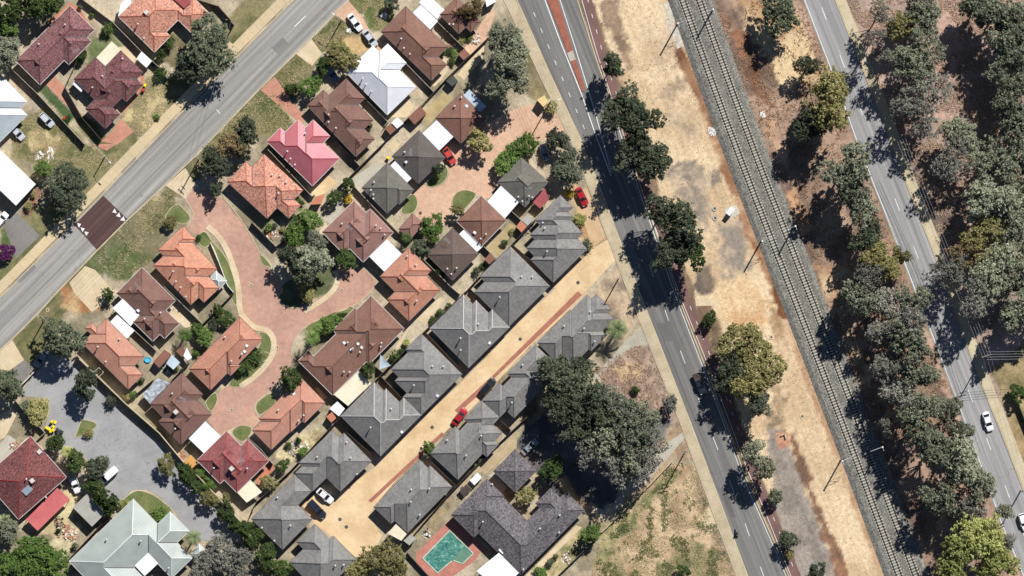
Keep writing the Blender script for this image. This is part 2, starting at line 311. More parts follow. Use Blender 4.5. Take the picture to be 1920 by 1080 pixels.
SOIL, DRY, GREEN, SAND = (208, 190, 158), (150, 138, 110), (92, 108, 58), (226, 196, 148)
LITTER = (150, 120, 98)
ZONES = [   # polygon (photo px on the ground), tone 1, tone 2, blend scale m, edge softness px, edge raggedness px
 # east of the far road: leaf litter and dry grass
 (shift(R_EAST, 20)+[(2200, 1140), (2200, -60)], (200, 170, 152), (150, 128, 114), 9, 4, 6),
 ([(1745, 0), (1850, -20), (1840, 60), (1800, 130), (1770, 200), (1800, 250), (1760, 260), (1740, 100)], (205, 168, 148), (170, 138, 122), 5, 10, 14),
 ([(1718, 365), (1760, 370), (1790, 420), (1770, 455), (1745, 440)], (110, 95, 85), (150, 125, 105), 5, 4, 4),
 ([(1855, 690), (1920, 640), (1960, 800), (1925, 870), (1880, 760)], (190, 165, 120), (140, 125, 85), 4, 6, 5),
 ([(1895, 800), (1925, 790), (1945, 870), (1920, 860)], (150, 130, 90), (190, 160, 110), 3, 4, 4),
 # tree belt between railway and far road
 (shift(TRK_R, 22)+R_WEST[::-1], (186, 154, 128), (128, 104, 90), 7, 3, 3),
 ([(1385, 60), (1400, 0), (1490, 0), (1560, 150), (1470, 160), (1425, 90)], (226, 196, 148), (190, 150, 105), 6, 8, 12),
 ([(1440, 110), (1480, 80), (1500, 150), (1470, 175)], (235, 205, 155), (226, 190, 140), 6, 5, 6),
 ([(1360, 30), (1400, 60), (1430, 160), (1450, 200), (1420, 190)], (168, 116, 82), (110, 82, 64), 6, 6, 8),
 ([(1425, 205), (1440, 200), (1480, 300), (1470, 330)], (208, 168, 134), (164, 122, 94), 5, 5, 8),
 ([(1475, 360), (1490, 350), (1520, 430), (1500, 440)], (205, 160, 118), (170, 120, 85), 5, 5, 6),
 ([(1525, 500), (1600, 490), (1610, 540), (1580, 570), (1545, 560)], (222, 190, 145), (180, 140, 105), 5, 6, 8),
 ([(1565, 580), (1585, 580), (1640, 720), (1615, 730)], (228, 195, 150), (150, 115, 88), 4, 5, 6),
 ([(1640, 590), (1675, 570), (1665, 640), (1645, 680)], (200, 155, 118), (120, 90, 72), 3, 6, 8),
 ([(1640, 740), (1700, 720), (1690, 800), (1660, 800)], (205, 165, 125), (100, 78, 62), 3, 6, 8),
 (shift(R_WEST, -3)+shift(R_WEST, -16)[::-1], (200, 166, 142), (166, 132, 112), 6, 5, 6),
 # rail reserve west of the tracks
 (shift(EAST_KERB, 22)+shift(TRK_L, -22)[::-1], (238, 210, 166), (214, 182, 140), 9, 4, 4),
 (shift(EAST_KERB, 19)+shift(EAST_KERB, 34)[::-1], (120, 100, 80), (150, 125, 98), 5, 4, 5),
 ([(1118, 0), (1155, 0), (1180, 90), (1185, 130), (1165, 110), (1130, 40)], (140, 116, 94), (172, 144, 114), 4, 6, 8),
 ([(1180, 40), (1260, 30), (1300, 130), (1250, 110), (1200, 70)], (210, 180, 144), (232, 204, 164), 6, 14, 18),
 ([(1230, 120), (1280, 150), (1300, 260), (1260, 230), (1240, 180)], (184, 160, 130), (226, 198, 160), 5, 18, 20),
 ([(1252, 320), (1300, 300), (1345, 340), (1330, 390), (1290, 400), (1262, 370)], (150, 136, 120), (206, 182, 150), 4, 14, 18),
 ([(1290, 330), (1340, 380), (1330, 430), (1300, 420)], (146, 134, 122), (190, 168, 142), 4, 12, 16),
 ([(1340, 420), (1390, 400), (1400, 500), (1370, 520), (1345, 490)], (160, 146, 130), (212, 184, 150), 4, 14, 16),
 ([(1300, 500), (1330, 495), (1345, 555), (1310, 560)], (110, 98, 88), (140, 122, 104), 4, 6, 8),
 ([(1300, 560), (1335, 560), (1350, 610), (1360, 660), (1340, 660), (1310, 600)], (112, 92, 74), (150, 124, 96), 4, 4, 6),
 ([(1330, 545), (1400, 520), (1440, 560), (1440, 610), (1380, 620), (1345, 590)], (238, 206, 156), (222, 176, 124), 5, 12, 12),
 ([(1440, 560), (1470, 590), (1480, 650), (1450, 640)], (176, 142, 104), (228, 192, 142), 3, 8, 10),
 ([(1440, 800), (1478, 812), (1492, 870), (1565, 1050), (1580, 1140), (1500, 1140), (1470, 1000), (1450, 930)], (176, 162, 148), (148, 136, 124), 3, 6, 9),
 ([(1472, 808), (1490, 812), (1525, 920), (1580, 1040), (1602, 1140), (1578, 1140), (1560, 1050), (1505, 900)], (126, 98, 78), (166, 120, 88), 3, 5, 8),
 ([(1440, 700), (1475, 740), (1470, 800), (1440, 800)], (212, 180, 136), (150, 128, 102), 3, 8, 10),
 (shift(TRK_L, -22)+shift(TRK_L, -40)[::-1], (216, 180, 138), (190, 148, 110), 6, 4, 4),
 ([(1262, 85), (1285, 95), (1330, 190), (1350, 250), (1335, 250), (1300, 170)], (128, 88, 62), (176, 130, 94), 6, 5, 7),
 ([(1330, 250), (1350, 255), (1440, 480), (1480, 600), (1462, 590), (1400, 440)], (160, 112, 78), (204, 160, 120), 6, 5, 6),
 ([(1440, 500), (1462, 540), (1482, 600), (1460, 590)], (110, 66, 42), (150, 98, 62), 6, 4, 5),
 ([(1455, 812), (1480, 812), (1482, 836), (1460, 845)], (216, 160, 122), (190, 130, 96), 3, 4, 3),
 # lots and verges, street side
 ([(-60, -60), (1000, -60), (1000, 1140), (-60, 1140)], SOIL, DRY, 7, 4, 4),
 (shift(WEST_KERB, 0)+[(900, 1140), (900, -60)], SOIL, DRY, 6, 4, 4),
 (shift(L_NW, -16, -16)+shift(L_NW, -44, -44)[::-1], (150, 138, 96), (106, 108, 66), 4, 5, 6),
 (L_SE+shift(L_SE, 26, 26)[::-1], (142, 130, 90), (98, 104, 60), 4, 6, 8),
 ([(178, 488), (238, 415), (312, 350), (336, 388), (300, 422), (308, 452), (282, 490), (222, 532)], (140, 130, 94), (108, 112, 70), 3, 4, 5),
 ([(172, 492), (210, 462), (262, 480), (255, 530), (210, 530)], (84, 104, 54), (112, 122, 74), 4, 8, 8),
 ([(250, 385), (300, 355), (320, 380), (270, 420)], (206, 184, 130), (140, 132, 92), 3, 8, 8),
 ([(585, 73), (628, 32), (662, 62), (655, 88), (605, 98)], (98, 106, 62), (150, 136, 94), 3, 4, 4),
 ([(640, 70), (680, 66), (690, 95), (655, 105)], (222, 186, 128), (200, 166, 116), 3, 5, 5),
 ([(655, -5), (740, -5), (735, 50), (700, 60), (675, 20)], (104, 118, 64), (142, 138, 88), 3, 4, 4),
 ([(518, 140), (556, 103), (590, 124), (576, 152), (548, 196), (524, 168)], (96, 104, 58), (142, 132, 90), 3, 4, 4),
 ([(478, 178), (515, 176), (560, 246), (520, 262), (470, 250), (420, 290), (376, 286)], (98, 108, 62), (148, 136, 92), 4, 4, 5),
 ([(230, 222), (284, 132), (312, 166), (312, 214), (264, 258), (240, 246)], (216, 194, 138), (150, 140, 96), 2.5, 4, 5),
 ([(30, 235), (90, 196), (150, 262), (220, 300), (196, 330), (110, 320), (20, 292)], (142, 136, 88), (112, 112, 70), 3.5, 4, 5),
 ([(45, 248), (75, 235), (110, 262), (100, 285), (60, 282)], (226, 200, 144), (170, 150, 104), 2.5, 5, 6),
 ([(70, 168), (88, 158), (142, 218), (128, 230)], (70, 96, 54), (92, 108, 66), 3, 2, 2),
 ([(140, 222), (160, 212), (222, 280), (200, 292), (165, 262)], (86, 100, 60), (128, 122, 80), 3, 3, 3),
 ([(165, 80), (205, 56), (232, 88), (162, 132)], (112, 126, 76), (142, 146, 100), 3, 2, 2),
 ([(300, 60), (330, 62), (350, 82), (330, 130), (300, 110)], (150, 134, 100), (120, 110, 78), 3, 2, 3),
 ([(0, 428), (12, 424), (45, 475), (20, 520), (0, 520)], (92, 112, 60), (130, 128, 84), 3, 3, 3),
 ([(35, 410), (60, 380), (95, 395), (130, 400), (82, 440), (60, 430)], (112, 118, 70), (150, 140, 96), 3, 3, 3),
 ([(40, 398), (70, 348), (82, 360), (52, 410)], (178, 132, 104), (150, 110, 88), 3, 2, 2),
 ([(105, 545), (118, 533), (160, 558), (190, 582), (150, 590), (115, 575)], (176, 120, 74), (216, 180, 128), 3, 5, 6),
 ([(80, 590), (112, 544), (122, 560), (100, 600)], (96, 106, 60), (140, 126, 84), 3, 3, 4),
 ([(30, 642), (80, 598), (110, 610), (70, 672), (50, 680)], (132, 126, 82), (102, 108, 62), 3, 3, 4),
 ([(516, 560), (528, 540), (600, 440), (630, 505), (620, 545), (560, 578), (530, 572)], (128, 128, 96), (94, 104, 66), 4, 3, 4),
 ([(945, 40), (972, 60), (1040, 178), (1012, 200), (985, 180), (940, 120)], (128, 118, 82), (166, 148, 108), 4, 4, 4),
 ([(1076, 345), (1108, 372), (1142, 450), (1108, 468), (1082, 440)], (214, 170, 118), (190, 150, 106), 3, 3, 4),
 ([(1118, 545), (1160, 490), (1180, 548), (1200, 600), (1165, 640), (1130, 600)], (146, 126, 106), (208, 182, 146), 2.5, 4, 6),
 ([(1112, 694), (1186, 650), (1216, 648), (1262, 745), (1280, 802), (1240, 806), (1150, 736)], (196, 166, 142), (166, 138, 118), 2.5, 4, 5),
 ([(1150, 690), (1195, 675), (1210, 700), (1170, 720)], (216, 184, 138), (180, 150, 118), 2, 8, 8),
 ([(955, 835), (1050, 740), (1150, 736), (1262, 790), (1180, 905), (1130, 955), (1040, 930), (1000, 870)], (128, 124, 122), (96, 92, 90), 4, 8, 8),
 ([(1040, 895), (1066, 890), (1075, 925), (1120, 962), (1130, 990), (1100, 975)], (216, 184, 136), (160, 138, 108), 3, 5, 6),
 ([(1265, 790), (1290, 800), (1305, 860), (1280, 870), (1260, 850), (1230, 920), (1180, 930)], (150, 122, 98), (190, 160, 124), 2.5, 3, 4),
 ([(1090, 1140), (1128, 1000), (1262, 866), (1302, 868), (1332, 950), (1384, 1085), (1404, 1140)], (218, 188, 146), (178, 148, 112), 4, 3, 5),
 ([(1120, 1010), (1262, 868), (1275, 884), (1215, 960), (1150, 1050), (1110, 1070)], (104, 112, 68), (182, 168, 118), 2.5, 8, 14),
 ([(1110, 1075), (1160, 1040), (1170, 1085), (1130, 1140), (1090, 1140)], (140, 136, 92), (182, 164, 120), 2.5, 8, 12),
 ([(1235, 1062), (1300, 1018), (1340, 1050), (1350, 1140), (1220, 1140)], (112, 114, 72), (176, 158, 114), 2.5, 6, 12),
 ([(1310, 880), (1330, 950), (1384, 1085), (1360, 1085), (1330, 990), (1300, 930)], (190, 156, 120), (150, 126, 100), 2.5, 6, 8),
 ([(80, 1045), (130, 950), (160, 975), (125, 1050)], (222, 206, 160), (150, 128, 98), 2.5, 3, 4),
 ([(90, 945), (135, 915), (160, 940), (110, 1010), (75, 1000)], (230, 214, 160), (200, 180, 130), 2.5, 3, 4),
 ([(1000, 1075), (1090, 985), (1110, 1000), (1050, 1080), (1020, 1100)], (218, 194, 142), (128, 128, 80), 2.5, 3, 4),
 ([(818, 940), (838, 926), (850, 945), (812, 1000), (790, 1010)], (180, 158, 120), (140, 124, 94), 2, 2, 2),
 ([(516, 855), (560, 815), (605, 800), (600, 830), (540, 872)], (228, 210, 158), (150, 128, 92), 1.5, 2, 3),
]
xs = np.concatenate([[-4000, -1200, -400, -200], np.arange(-136, 136.1, .5), [200, 400, 1200, 4000]])
ys = np.concatenate([[-4000, -1200, -300, -140], np.arange(-82, 82.1, .5), [140, 300, 1200, 4000]])
GX, GY = np.meshgrid(xs, ys); gpx = GX*PPM+960; gpy = 540-GY*PPM
def L3(c):
    v = np.array([lin(q)*K for q in c]); l = v @ np.array([.3, .59, .11]); return v*.9+l*.1
col = np.zeros(GX.shape+(3,)); f0 = np.clip((fbm(GX, GY, 7, 3)-.3)/.4, 0, 1)[..., None]
col[:] = L3((170, 146, 108))*(1-f0)+L3((120, 112, 80))*f0
LOTS = None
order = [z for z in ZONES if z[0][0] == (-60, -60)]+[z for z in ZONES if z[0][0] != (-60, -60)]
jx = fbm(GX, GY, 1.6, 41)-.5; jl = fbm(GX, GY, 5, 61)-.5
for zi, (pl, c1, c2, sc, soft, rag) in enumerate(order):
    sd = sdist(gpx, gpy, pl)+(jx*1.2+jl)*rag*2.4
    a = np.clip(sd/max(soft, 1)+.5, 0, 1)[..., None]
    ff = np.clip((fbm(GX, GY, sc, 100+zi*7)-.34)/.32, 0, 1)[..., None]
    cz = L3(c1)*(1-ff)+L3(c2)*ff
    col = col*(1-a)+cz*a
nx, ny = len(xs), len(ys)
me = bpy.data.meshes.new('ground'); vid = np.arange(nx*ny).reshape(ny, nx)
gz = np.zeros_like(GX)
co = np.stack([GX, GY, gz], -1).reshape(-1, 3)
fq = np.stack([vid[:-1, :-1], vid[:-1, 1:], vid[1:, 1:], vid[1:, :-1]], -1).reshape(-1, 4)
me.vertices.add(nx*ny); me.vertices.foreach_set('co', co.ravel())
me.loops.add(fq.size); me.loops.foreach_set('vertex_index', fq.ravel().astype(np.int32))
me.polygons.add(len(fq)); me.polygons.foreach_set('loop_start', np.arange(0, fq.size, 4, dtype=np.int32))
me.polygons.foreach_set('loop_total', np.full(len(fq), 4, np.int32)); me.update()
ca = me.color_attributes.new('cover', 'FLOAT_COLOR', 'POINT')
ca.data.foreach_set('color', np.concatenate([col.reshape(-1, 3), np.ones((nx*ny, 1))], 1).ravel())
m, t, b = newmat('ground cover', .95, .1)
at = nd(t, 'ShaderNodeAttribute', attribute_name='cover'); pos = nd(t, 'ShaderNodeNewGeometry').outputs['Position']
g1 = maprange(t, noise(t, pos, 1.1, 6, .75), .25, .75, .6, 1.36); g2 = maprange(t, noise(t, pos, 4, 4, .85), .25, .75, .62, 1.36)
c = mixc(t, 1.0, at.outputs['Color'], comb(t, g1), 'MULTIPLY'); c = mixc(t, 1.0, c, comb(t, g2), 'MULTIPLY')
st = maprange(t, noise(t, pos, 2.3, 4, .7), .62, .72, 0, .55); c = mixc(t, st, c, (.11, .085, .06))
mp = nd(t, 'ShaderNodeMapping', vector_type='TEXTURE'); mp.inputs['Rotation'].default_value = (0, 0, math.radians(-69)); t.links.new(pos, mp.inputs[0])
m2 = nd(t, 'ShaderNodeMapping'); m2.inputs['Scale'].default_value = (.05, .9, 1); t.links.new(mp.outputs[0], m2.inputs[0])
g3 = maprange(t, noise(t, m2.outputs[0], 1.0, 5, .7), .3, .7, .86, 1.12); c = mixc(t, 1.0, c, comb(t, g3), 'MULTIPLY')
t.links.new(c, b.inputs['Base Color']); bump(t, b, noise(t, pos, 3.5, 5, .8), .8, .12)
me.materials.append(m); gr = link(bpy.data.objects.new('ground', me)); tag(gr, kind='structure')

# ------------------------------------------------------------------ sheets, ribbons, kerbs
LV = [0]
def sheet(name, pts, mat, lvl, parent=None, thick=0.0):
    pts = [W(x, y) for x, y in pts]; z = .008+.004*lvl
    mb = MB()
    if thick: mb.prism([(p.x, p.y) for p in pts], z-thick, z)
    else:
        n = len(pts); ar = sum(pts[i].x*pts[(i+1) % n].y-pts[(i+1) % n].x*pts[i].y for i in range(n))
        if ar < 0: pts = pts[::-1]
        mb.poly([(p.x, p.y, z) for p in pts])
    o = mb.build(name, mat, parent)
    if not parent: tag(o, kind='structure')
    return o
def offs(pts, d):
    """offset an open world polyline to its left by d metres"""
    out = []
    for i, p in enumerate(pts):
        a = pts[max(i-1, 0)]; c = pts[min(i+1, len(pts)-1)]; e = (c-a).normalized(); nn = Vector((-e.y, e.x, 0))
        s = 1.0
        if 0 < i < len(pts)-1:
            e1 = (p-a).normalized(); n1 = Vector((-e1.y, e1.x, 0)); s = 1/max(.5, nn.dot(n1))
        out.append(p+nn*d*s)
    return out
def smooth_line(pl, it=2):
    for _ in range(it):
        q = [pl[0]]
        for a, b in zip(pl, pl[1:]):
            q += [(a[0]*.75+b[0]*.25, a[1]*.75+b[1]*.25), (a[0]*.25+b[0]*.75, a[1]*.25+b[1]*.75)]
        pl = q+[pl[-1]]
    return pl
def closed_smooth(pl, it=2):
    for _ in range(it):
        q = []
        for i, a in enumerate(pl):
            b = pl[(i+1) % len(pl)]; q += [(a[0]*.75+b[0]*.25, a[1]*.75+b[1]*.25), (a[0]*.25+b[0]*.75, a[1]*.25+b[1]*.75)]
        pl = q
    return pl
def ribbon(mb, pl, d0, d1, z0, z1):
    """solid strip between offsets d0..d1 (metres, left positive) of a pixel polyline"""
    w_ = [W(x, y) for x, y in pl]; a = offs(w_, d0); c = offs(w_, d1)
    for i in range(len(pl)-1):
        q = [a[i], a[i+1], c[i+1], c[i]]; n = len(mb.v)
        mb.v += [(p.x, p.y, z0) for p in q]+[(p.x, p.y, z1) for p in q]
        mb.f += [(n+4, n+5, n+6, n+7), (n, n+1, n+5, n+4), (n+2, n+3, n+7, n+6)]
        if i == 0: mb.f.append((n+3, n, n+4, n+7))
        if i == len(pl)-2: mb.f.append((n+1, n+2, n+6, n+5))
    return mb
def kerb(pl, d=.0, wd=.3, h=.12, name='kerb', mat=None):
    o = ribbon(MB(), pl, d, d+wd, 0, h).build(name, mat or kerb_m); tag(o, kind='structure'); return o
def along(pl, step, start=0.0):
    """points and directions every step metres along a pixel polyline"""
    w_ = [W(x, y) for x, y in pl]; out = []; s = start
    for a, b in zip(w_, w_[1:]):
        l = (b-a).length
        while s <= l: out.append((a+(b-a)*(s/l), (b-a).normalized())); s += step
        s -= l
    return out
def slabs(name, pl, d0, d1, pitch, mat, base, z=.10):
    """a path of single concrete slabs on a bed"""
    bed = ribbon(MB(), pl, d0, d1, 0, z-.02).build(name, base); tag(bed, kind='structure')
    wa = MB().box(-.5, .5, -.5, .5, 0, 1).mesh('slab', mat); wid = abs(d1-d0)
    for p, e in along(pl, pitch, pitch/2):
        if abs(p.x) > 128 or abs(p.y) > 76: continue
        nn = Vector((-e.y, e.x, 0)); c_ = p+nn*((d0+d1)/2)
        o = share('slab', wa, bed, (c_.x, c_.y, z-.019), math.atan2(e.y, e.x), (pitch-.035, wid-.02, .019+rnd.uniform(0, .012)))
    return bed
def dashes(name, pl, off, ln, gap, wd, z, parent, y0=-1e9, y1=1e9, start=0.0):
    mb = MB()
    for p, e in along(pl, ln+gap, start):
        py = 540-p.y*PPM
        if not (y0 <= py <= y1): continue
        nn = Vector((-e.y, e.x, 0)); a = p+nn*off; b2 = a+e*ln
        mb.poly([(q.x, q.y, z) for q in (a-nn*wd/2, b2-nn*wd/2, b2+nn*wd/2, a+nn*wd/2)])
    if mb.f: mb.build(name, white_paint, parent)
def line(name, pl, off, wd, z, parent, mat=None):
    w_ = [W(x, y) for x, y in pl]; a = offs(w_, off-wd/2); c = offs(w_, off+wd/2); mb = MB()
    for i in range(len(pl)-1): mb.poly([(q.x, q.y, z) for q in (a[i], a[i+1], c[i+1], c[i])])
    return mb.build(name, mat or white_paint, parent)
def road(name, left, right, mat, z=.012):
    """left/right: pixel polylines resampled to strips"""
    pts = [(p.x, p.y, z) for p in (W(*q) for q in left)]+[(p.x, p.y, z) for p in (W(*q) for q in right[::-1])]
    n = len(pts); ar = sum(pts[i][0]*pts[(i+1) % n][1]-pts[(i+1) % n][0]*pts[i][1] for i in range(n))
    if ar < 0: pts = pts[::-1]
    o = MB().poly(pts).build(name, mat); tag(o, kind='structure'); return o

# ---- residential street
street = road('street', L_NW, L_SE, asphalt('street asphalt', C(176, 172, 164), C(138, 135, 130), math.radians(45.5)))
kerb(L_NW, 0, .22); kerb(L_SE, -.30, .30)
def mid(a, b, f=.5): return [(p[0]*(1-f)+q[0]*f, p[1]*(1-f)+q[1]*f) for p, q in zip(a, b)]
LM0 = [(-60, 664), (652-50, 0)]
line('centre_line_dash', [(552, 50), (573, 30)], 0, .18, .02, street); line('centre_line_dash', [(406, 205), (413, 213)], 0, .14, .02, street)
plateau = sheet('road_plateau', E([(775, 387), (955, 562), (727, 793), (557, 607)]), asphalt('plateau asphalt', C(96, 72, 68), C(78, 58, 56), math.radians(45.5)), 4)
for pl in (A([(1500, 760), (1640, 610), (1690, 655), (1550, 800)]), E([(900, 200), (1010, 95), (1040, 130), (935, 235)]), E([(120, 1010), (250, 900), (275, 930), (150, 1045)]), B([(120, 360), (200, 280), (250, 330), (165, 410)])):
    sheet('road_patch', pl, asphalt('patch asphalt', C(146, 143, 138), C(128, 125, 121), .8, streak=.05, sc=(.3, .3)), 1.5, street)
for pl in (KK([(1090, 260), (1150, 260), (1200, 400), (1140, 400)]), O([(1560, 420), (1600, 420), (1680, 640), (1640, 640)])):
    sheet('road_patch', pl, asphalt('dark patch asphalt', C(116, 114, 111), C(100, 98, 96), -1.18, streak=.05, sc=(.3, .3)), 1.5, street)
tri = MB()
for pts in ([(860, 484), (876, 520), (842, 512)], [(895, 514), (905, 550), (870, 540)], [(928, 542), (938, 578), (900, 572)],
            [(608, 600), (580, 592), (592, 628)], [(637, 634), (605, 626), (618, 660)], [(666, 662), (632, 656), (646, 690)]):
    q = [W(*p) for p in E(pts)]
    ar = (q[1]-q[0]).cross(q[2]-q[0]).z
    if ar < 0: q = q[::-1]
    tri.poly([(p.x, p.y, .030) for p in q])
tri.build('ramp_arrow_marking', white_paint, plateau)
slabs('footpath', [(p[0]-2, p[1]-2) for p in L_NW], .28, 2.55, 1.75, concrete, kerb_m)
# ---- main road (divided near the top), cycle path, footpath
main_m = asphalt('main road asphalt', C(136, 133, 128), C(112, 110, 107), math.radians(-68))
mroad = road('main_road', WEST_KERB, EAST_KERB, main_m)
kerb(WEST_KERB, -.30, .30); kerb(EAST_KERB, 0, .25)
line('edge_line', EAST_KERB[3:], -.45, .14, .02, mroad)
MID = mid(WEST_KERB[:3]+[(1197, 540), (1295, 790), (1405, 1085)], [(1078, -60), (1080, -5), (1172, 270), (1270, 555), (1358, 790), (1480, 1085)])
MIDR = [(1048, 250), (1236, 557), (1312, 755), (1379, 925), (1428, 1070)]
dashes('lane_line_dash', [(983, -40), (1000, 22), (1118, 292), (1145, 360), (1215, 520), (1232, 545)], 0, 1.1, 3.0, .14, .02, mroad, y1=400)
dashes('lane_line_dash', [(1212, 480), (1247, 582), (1288, 690), (1378, 928), (1430, 1075)], 0, 3.2, 7.6, .14, .02, mroad, y0=470, start=2.0)
isl = [(1020, -40), (1041, -40), (1046, 0), (1074, 95), (1097, 165), (1095, 172), (1091, 171), (1050, 60), (1026, 0)]
iso = sheet('median_island', isl, paver('median brick', C(178, 112, 92), C(160, 98, 80), .24, .12, .3, .37), 30, thick=.12)
line('median_edge_line', [(1010, -40), (1022, 0), (1050, 76), (1091, 178), (1120, 262), (1146, 330)], 0, .22, .021, mroad)
line('median_edge_line', [(1044, -40), (1050, 0), (1075, 78), (1101, 162), (1118, 218), (1146, 322)], 0, .18, .021, mroad)
sheet('median_crossing_gap', Cc([(412, 400), (455, 378), (478, 445), (436, 462)]), concrete_grey, 31.4, thick=.02)
CYC = [(1080, -60), (1102, 0), (1129, 95), (1152, 165), (1216, 362), (1288, 560), (1345, 700), (1412, 880), (1456, 985), (1498, 1090), (1520, 1140)]
cyc_m = surf('cycle path red asphalt', C(140, 108, 98), C(118, 92, 86), .2, 3, .16)
cyc = road('cycle_path', [(x-14, y) for x, y in CYC], [(x+8, y) for x, y in CYC], cyc_m, .016)
dashes('cycle_line_dash', CYC, 0, 1.0, 2.8, .12, .024, cyc)
line('cycle_edge_line', [(x-11, y) for x, y in CYC], 0, .12, .024, cyc)
slabs('footpath', mid([(x-2, y) for x, y in [WEST_KERB[0], WEST_KERB[1], (1030, 132), (1092, 270), (1122, 340), (1160, 440), (1197, 540), (1262, 706), (1295, 790), (1320, 857), (1405, 1085), (1428, 1140)]],
      [PATH_W[0], PATH_W[1], (1005, 126), (1068, 252), (1100, 342), (1136, 440), (1175, 540), (1241, 706), (1275, 790), (1300, 862), (1382, 1085), (1404, 1140)]), -1.3, 1.3, 2.0, surf('roadside slab', C(208, 192, 160), C(184, 168, 138), .25, 2.2, .15, .9, .2, .2, .01), kerb_m)
# ---- far road
froad = road('far_road', R_WEST, R_EAST, asphalt('far road asphalt', C(168, 166, 164), C(146, 144, 142), math.radians(-68)))
line('edge_line', R_WEST, .35, .16, .02, froad); kerb(R_EAST, 0, .22)
dashes('centre_line_dash', mid([R_WEST[1], R_WEST[3], (1736, 600), R_WEST[7], R_WEST[9]], [(1563, -5), (1670, 270), (1798, 600), (1866, 785), (1985, 1085)]), 0, 3.1, 8.9, .15, .02, froad, start=2.5)
slabs('footpath', R_EAST, .25, 2.5, 2.0, surf('far path slab', C(214, 200, 168), C(194, 178, 146), .25, 2.2, .12, .9, .2, .2, .01), kerb_m)

# ------------------------------------------------------------------ railway
bal = []; prof = [(-3.3, 0), (-2.2, .42), (5.7, .42), (6.6, 0)]
m, t, b = newmat('ballast stone', .95, .15); pos = nd(t, 'ShaderNodeNewGeometry').outputs['Position']
vr = nd(t, 'ShaderNodeTexVoronoi'); vr.inputs['Scale'].default_value = 5.5; t.links.new(pos, vr.inputs[0])
bw_ = nd(t, 'ShaderNodeRGBToBW'); t.links.new(vr.outputs['Color'], bw_.inputs[0])
g = maprange(t, bw_.outputs[0], .1, .9, .35, 1.65); g2 = maprange(t, noise(t, pos, .5, 3), .3, .7, .85, 1.15)
c = mixc(t, 1.0, C(128, 125, 117), comb(t, g), 'MULTIPLY'); c = mixc(t, 1.0, c, comb(t, g2), 'MULTIPLY')
t.links.new(c, b.inputs['Base Color']); bump(t, b, vr.outputs['Distance'], -.9, .12); ballast_m = m
tl = smooth_line(TRK_L, 2); wl = [W(x, y) for x, y in tl]; mb = MB()
# left offset is towards the east here because the line runs down the picture
rows = [offs(wl, p[0]) for p in prof]
for r, p in zip(rows, prof): mb.v += [(q.x, q.y, p[1]+.02) for q in r]
nr = len(wl)
for k in range(3):
    for i in range(nr-1): mb.f.append((k*nr+i, k*nr+i+1, (k+1)*nr+i+1, (k+1)*nr+i))
bo = mb.build('ballast_bed', ballast_m); tag(bo, kind='structure')
sleeper_m = surf('concrete sleeper', C(214, 208, 194), C(188, 180, 164), .6, 4, .18)
rail_shade_m = surf('rail shade and rust stain', C(74, 60, 50), C(92, 76, 64), .8, 5, .35)  # rail shadow painted into the ballast colour, together with rust-brown staining
rail_m = surf('rail steel', (.06, .045, .038), (.09, .065, .05), 1, 5, .2, .6, .4, 0)
sm = MB()      # waisted concrete sleeper with rail seats
for x0, x1, w0, h0 in ((-.98, -.3, .135, .19), (-.3, .3, .115, .18), (.3, .98, .135, .19)): sm.box(x0, x1, -w0, w0, 0, h0)
for sx in (-1, 1): sm.box(sx*.565-.16, sx*.565+.16, -.07, .07, .19, .215)
slm = sm.mesh('sleeper', sleeper_m)
for nm, pl, lab in (('railway_track', TRK_L, 'railway track of pale sleepers, the one beside the open sandy reserve'), ('railway_track', TRK_R, 'railway track of pale sleepers, the one beside the tree belt')):
    root = empty(nm); tag(root, lab, 'railway track', 'parallel railway tracks on the ballast')
    ps = smooth_line(pl, 2); wv = [W(x, y) for x, y in ps]
    for sgn in (-1, 1):
        r_ = offs(wv, sgn*.57); mb = MB()
        for a, c2 in zip(r_, r_[1:]):
            for wd, z0, z1 in ((.15, .535, .555), (.03, .555, .67), (.08, .67, .705)):
                e = (c2-a).normalized(); nn = Vector((-e.y, e.x, 0)); n = len(mb.v)
                q = [a-nn*wd/2, c2-nn*wd/2, c2+nn*wd/2, a+nn*wd/2]
                mb.v += [(v.x, v.y, z0) for v in q]+[(v.x, v.y, z1) for v in q]
                mb.f += [(n+4, n+5, n+6, n+7), (n, n+1, n+5, n+4), (n+2, n+3, n+7, n+6)]
        mb.build('rail', rail_m, root)
    for sgn in (-1, 1): line('rail_shade_strip', ps, sgn*.57, .36, .446, root, rail_shade_m)  # painted strip widening the dark shadow line along each rail, rust toned
    for p, e in along(ps, .685):
        if abs(p.y) > 72: continue
        share('sleeper', slm, root, (p.x, p.y, .32), math.atan2(e.y, e.x)+math.pi/2+rnd.uniform(-.02, .02), (1, 1, 1))
# pale concrete drain edging beside the ballast
ed = kerb([(1360, 270), (1402, 372), (1440, 470), (1468, 560), (1520, 690), (1560, 800), (1640, 1000), (1690, 1140)], 0, .35, .1, 'drain_edging')
for pl, nm in ((Cc([(1135, 25), (1195, 5), (1225, 110), (1215, 190), (1275, 220), (1310, 330), (1240, 368), (1200, 260), (1165, 190)]), 'rubble_apron'),):
    sheet(nm, pl, surf('pale rubble', C(235, 225, 205), C(190, 178, 160), 1.2, 4, .35, .95, .1, .9, .15), 2)

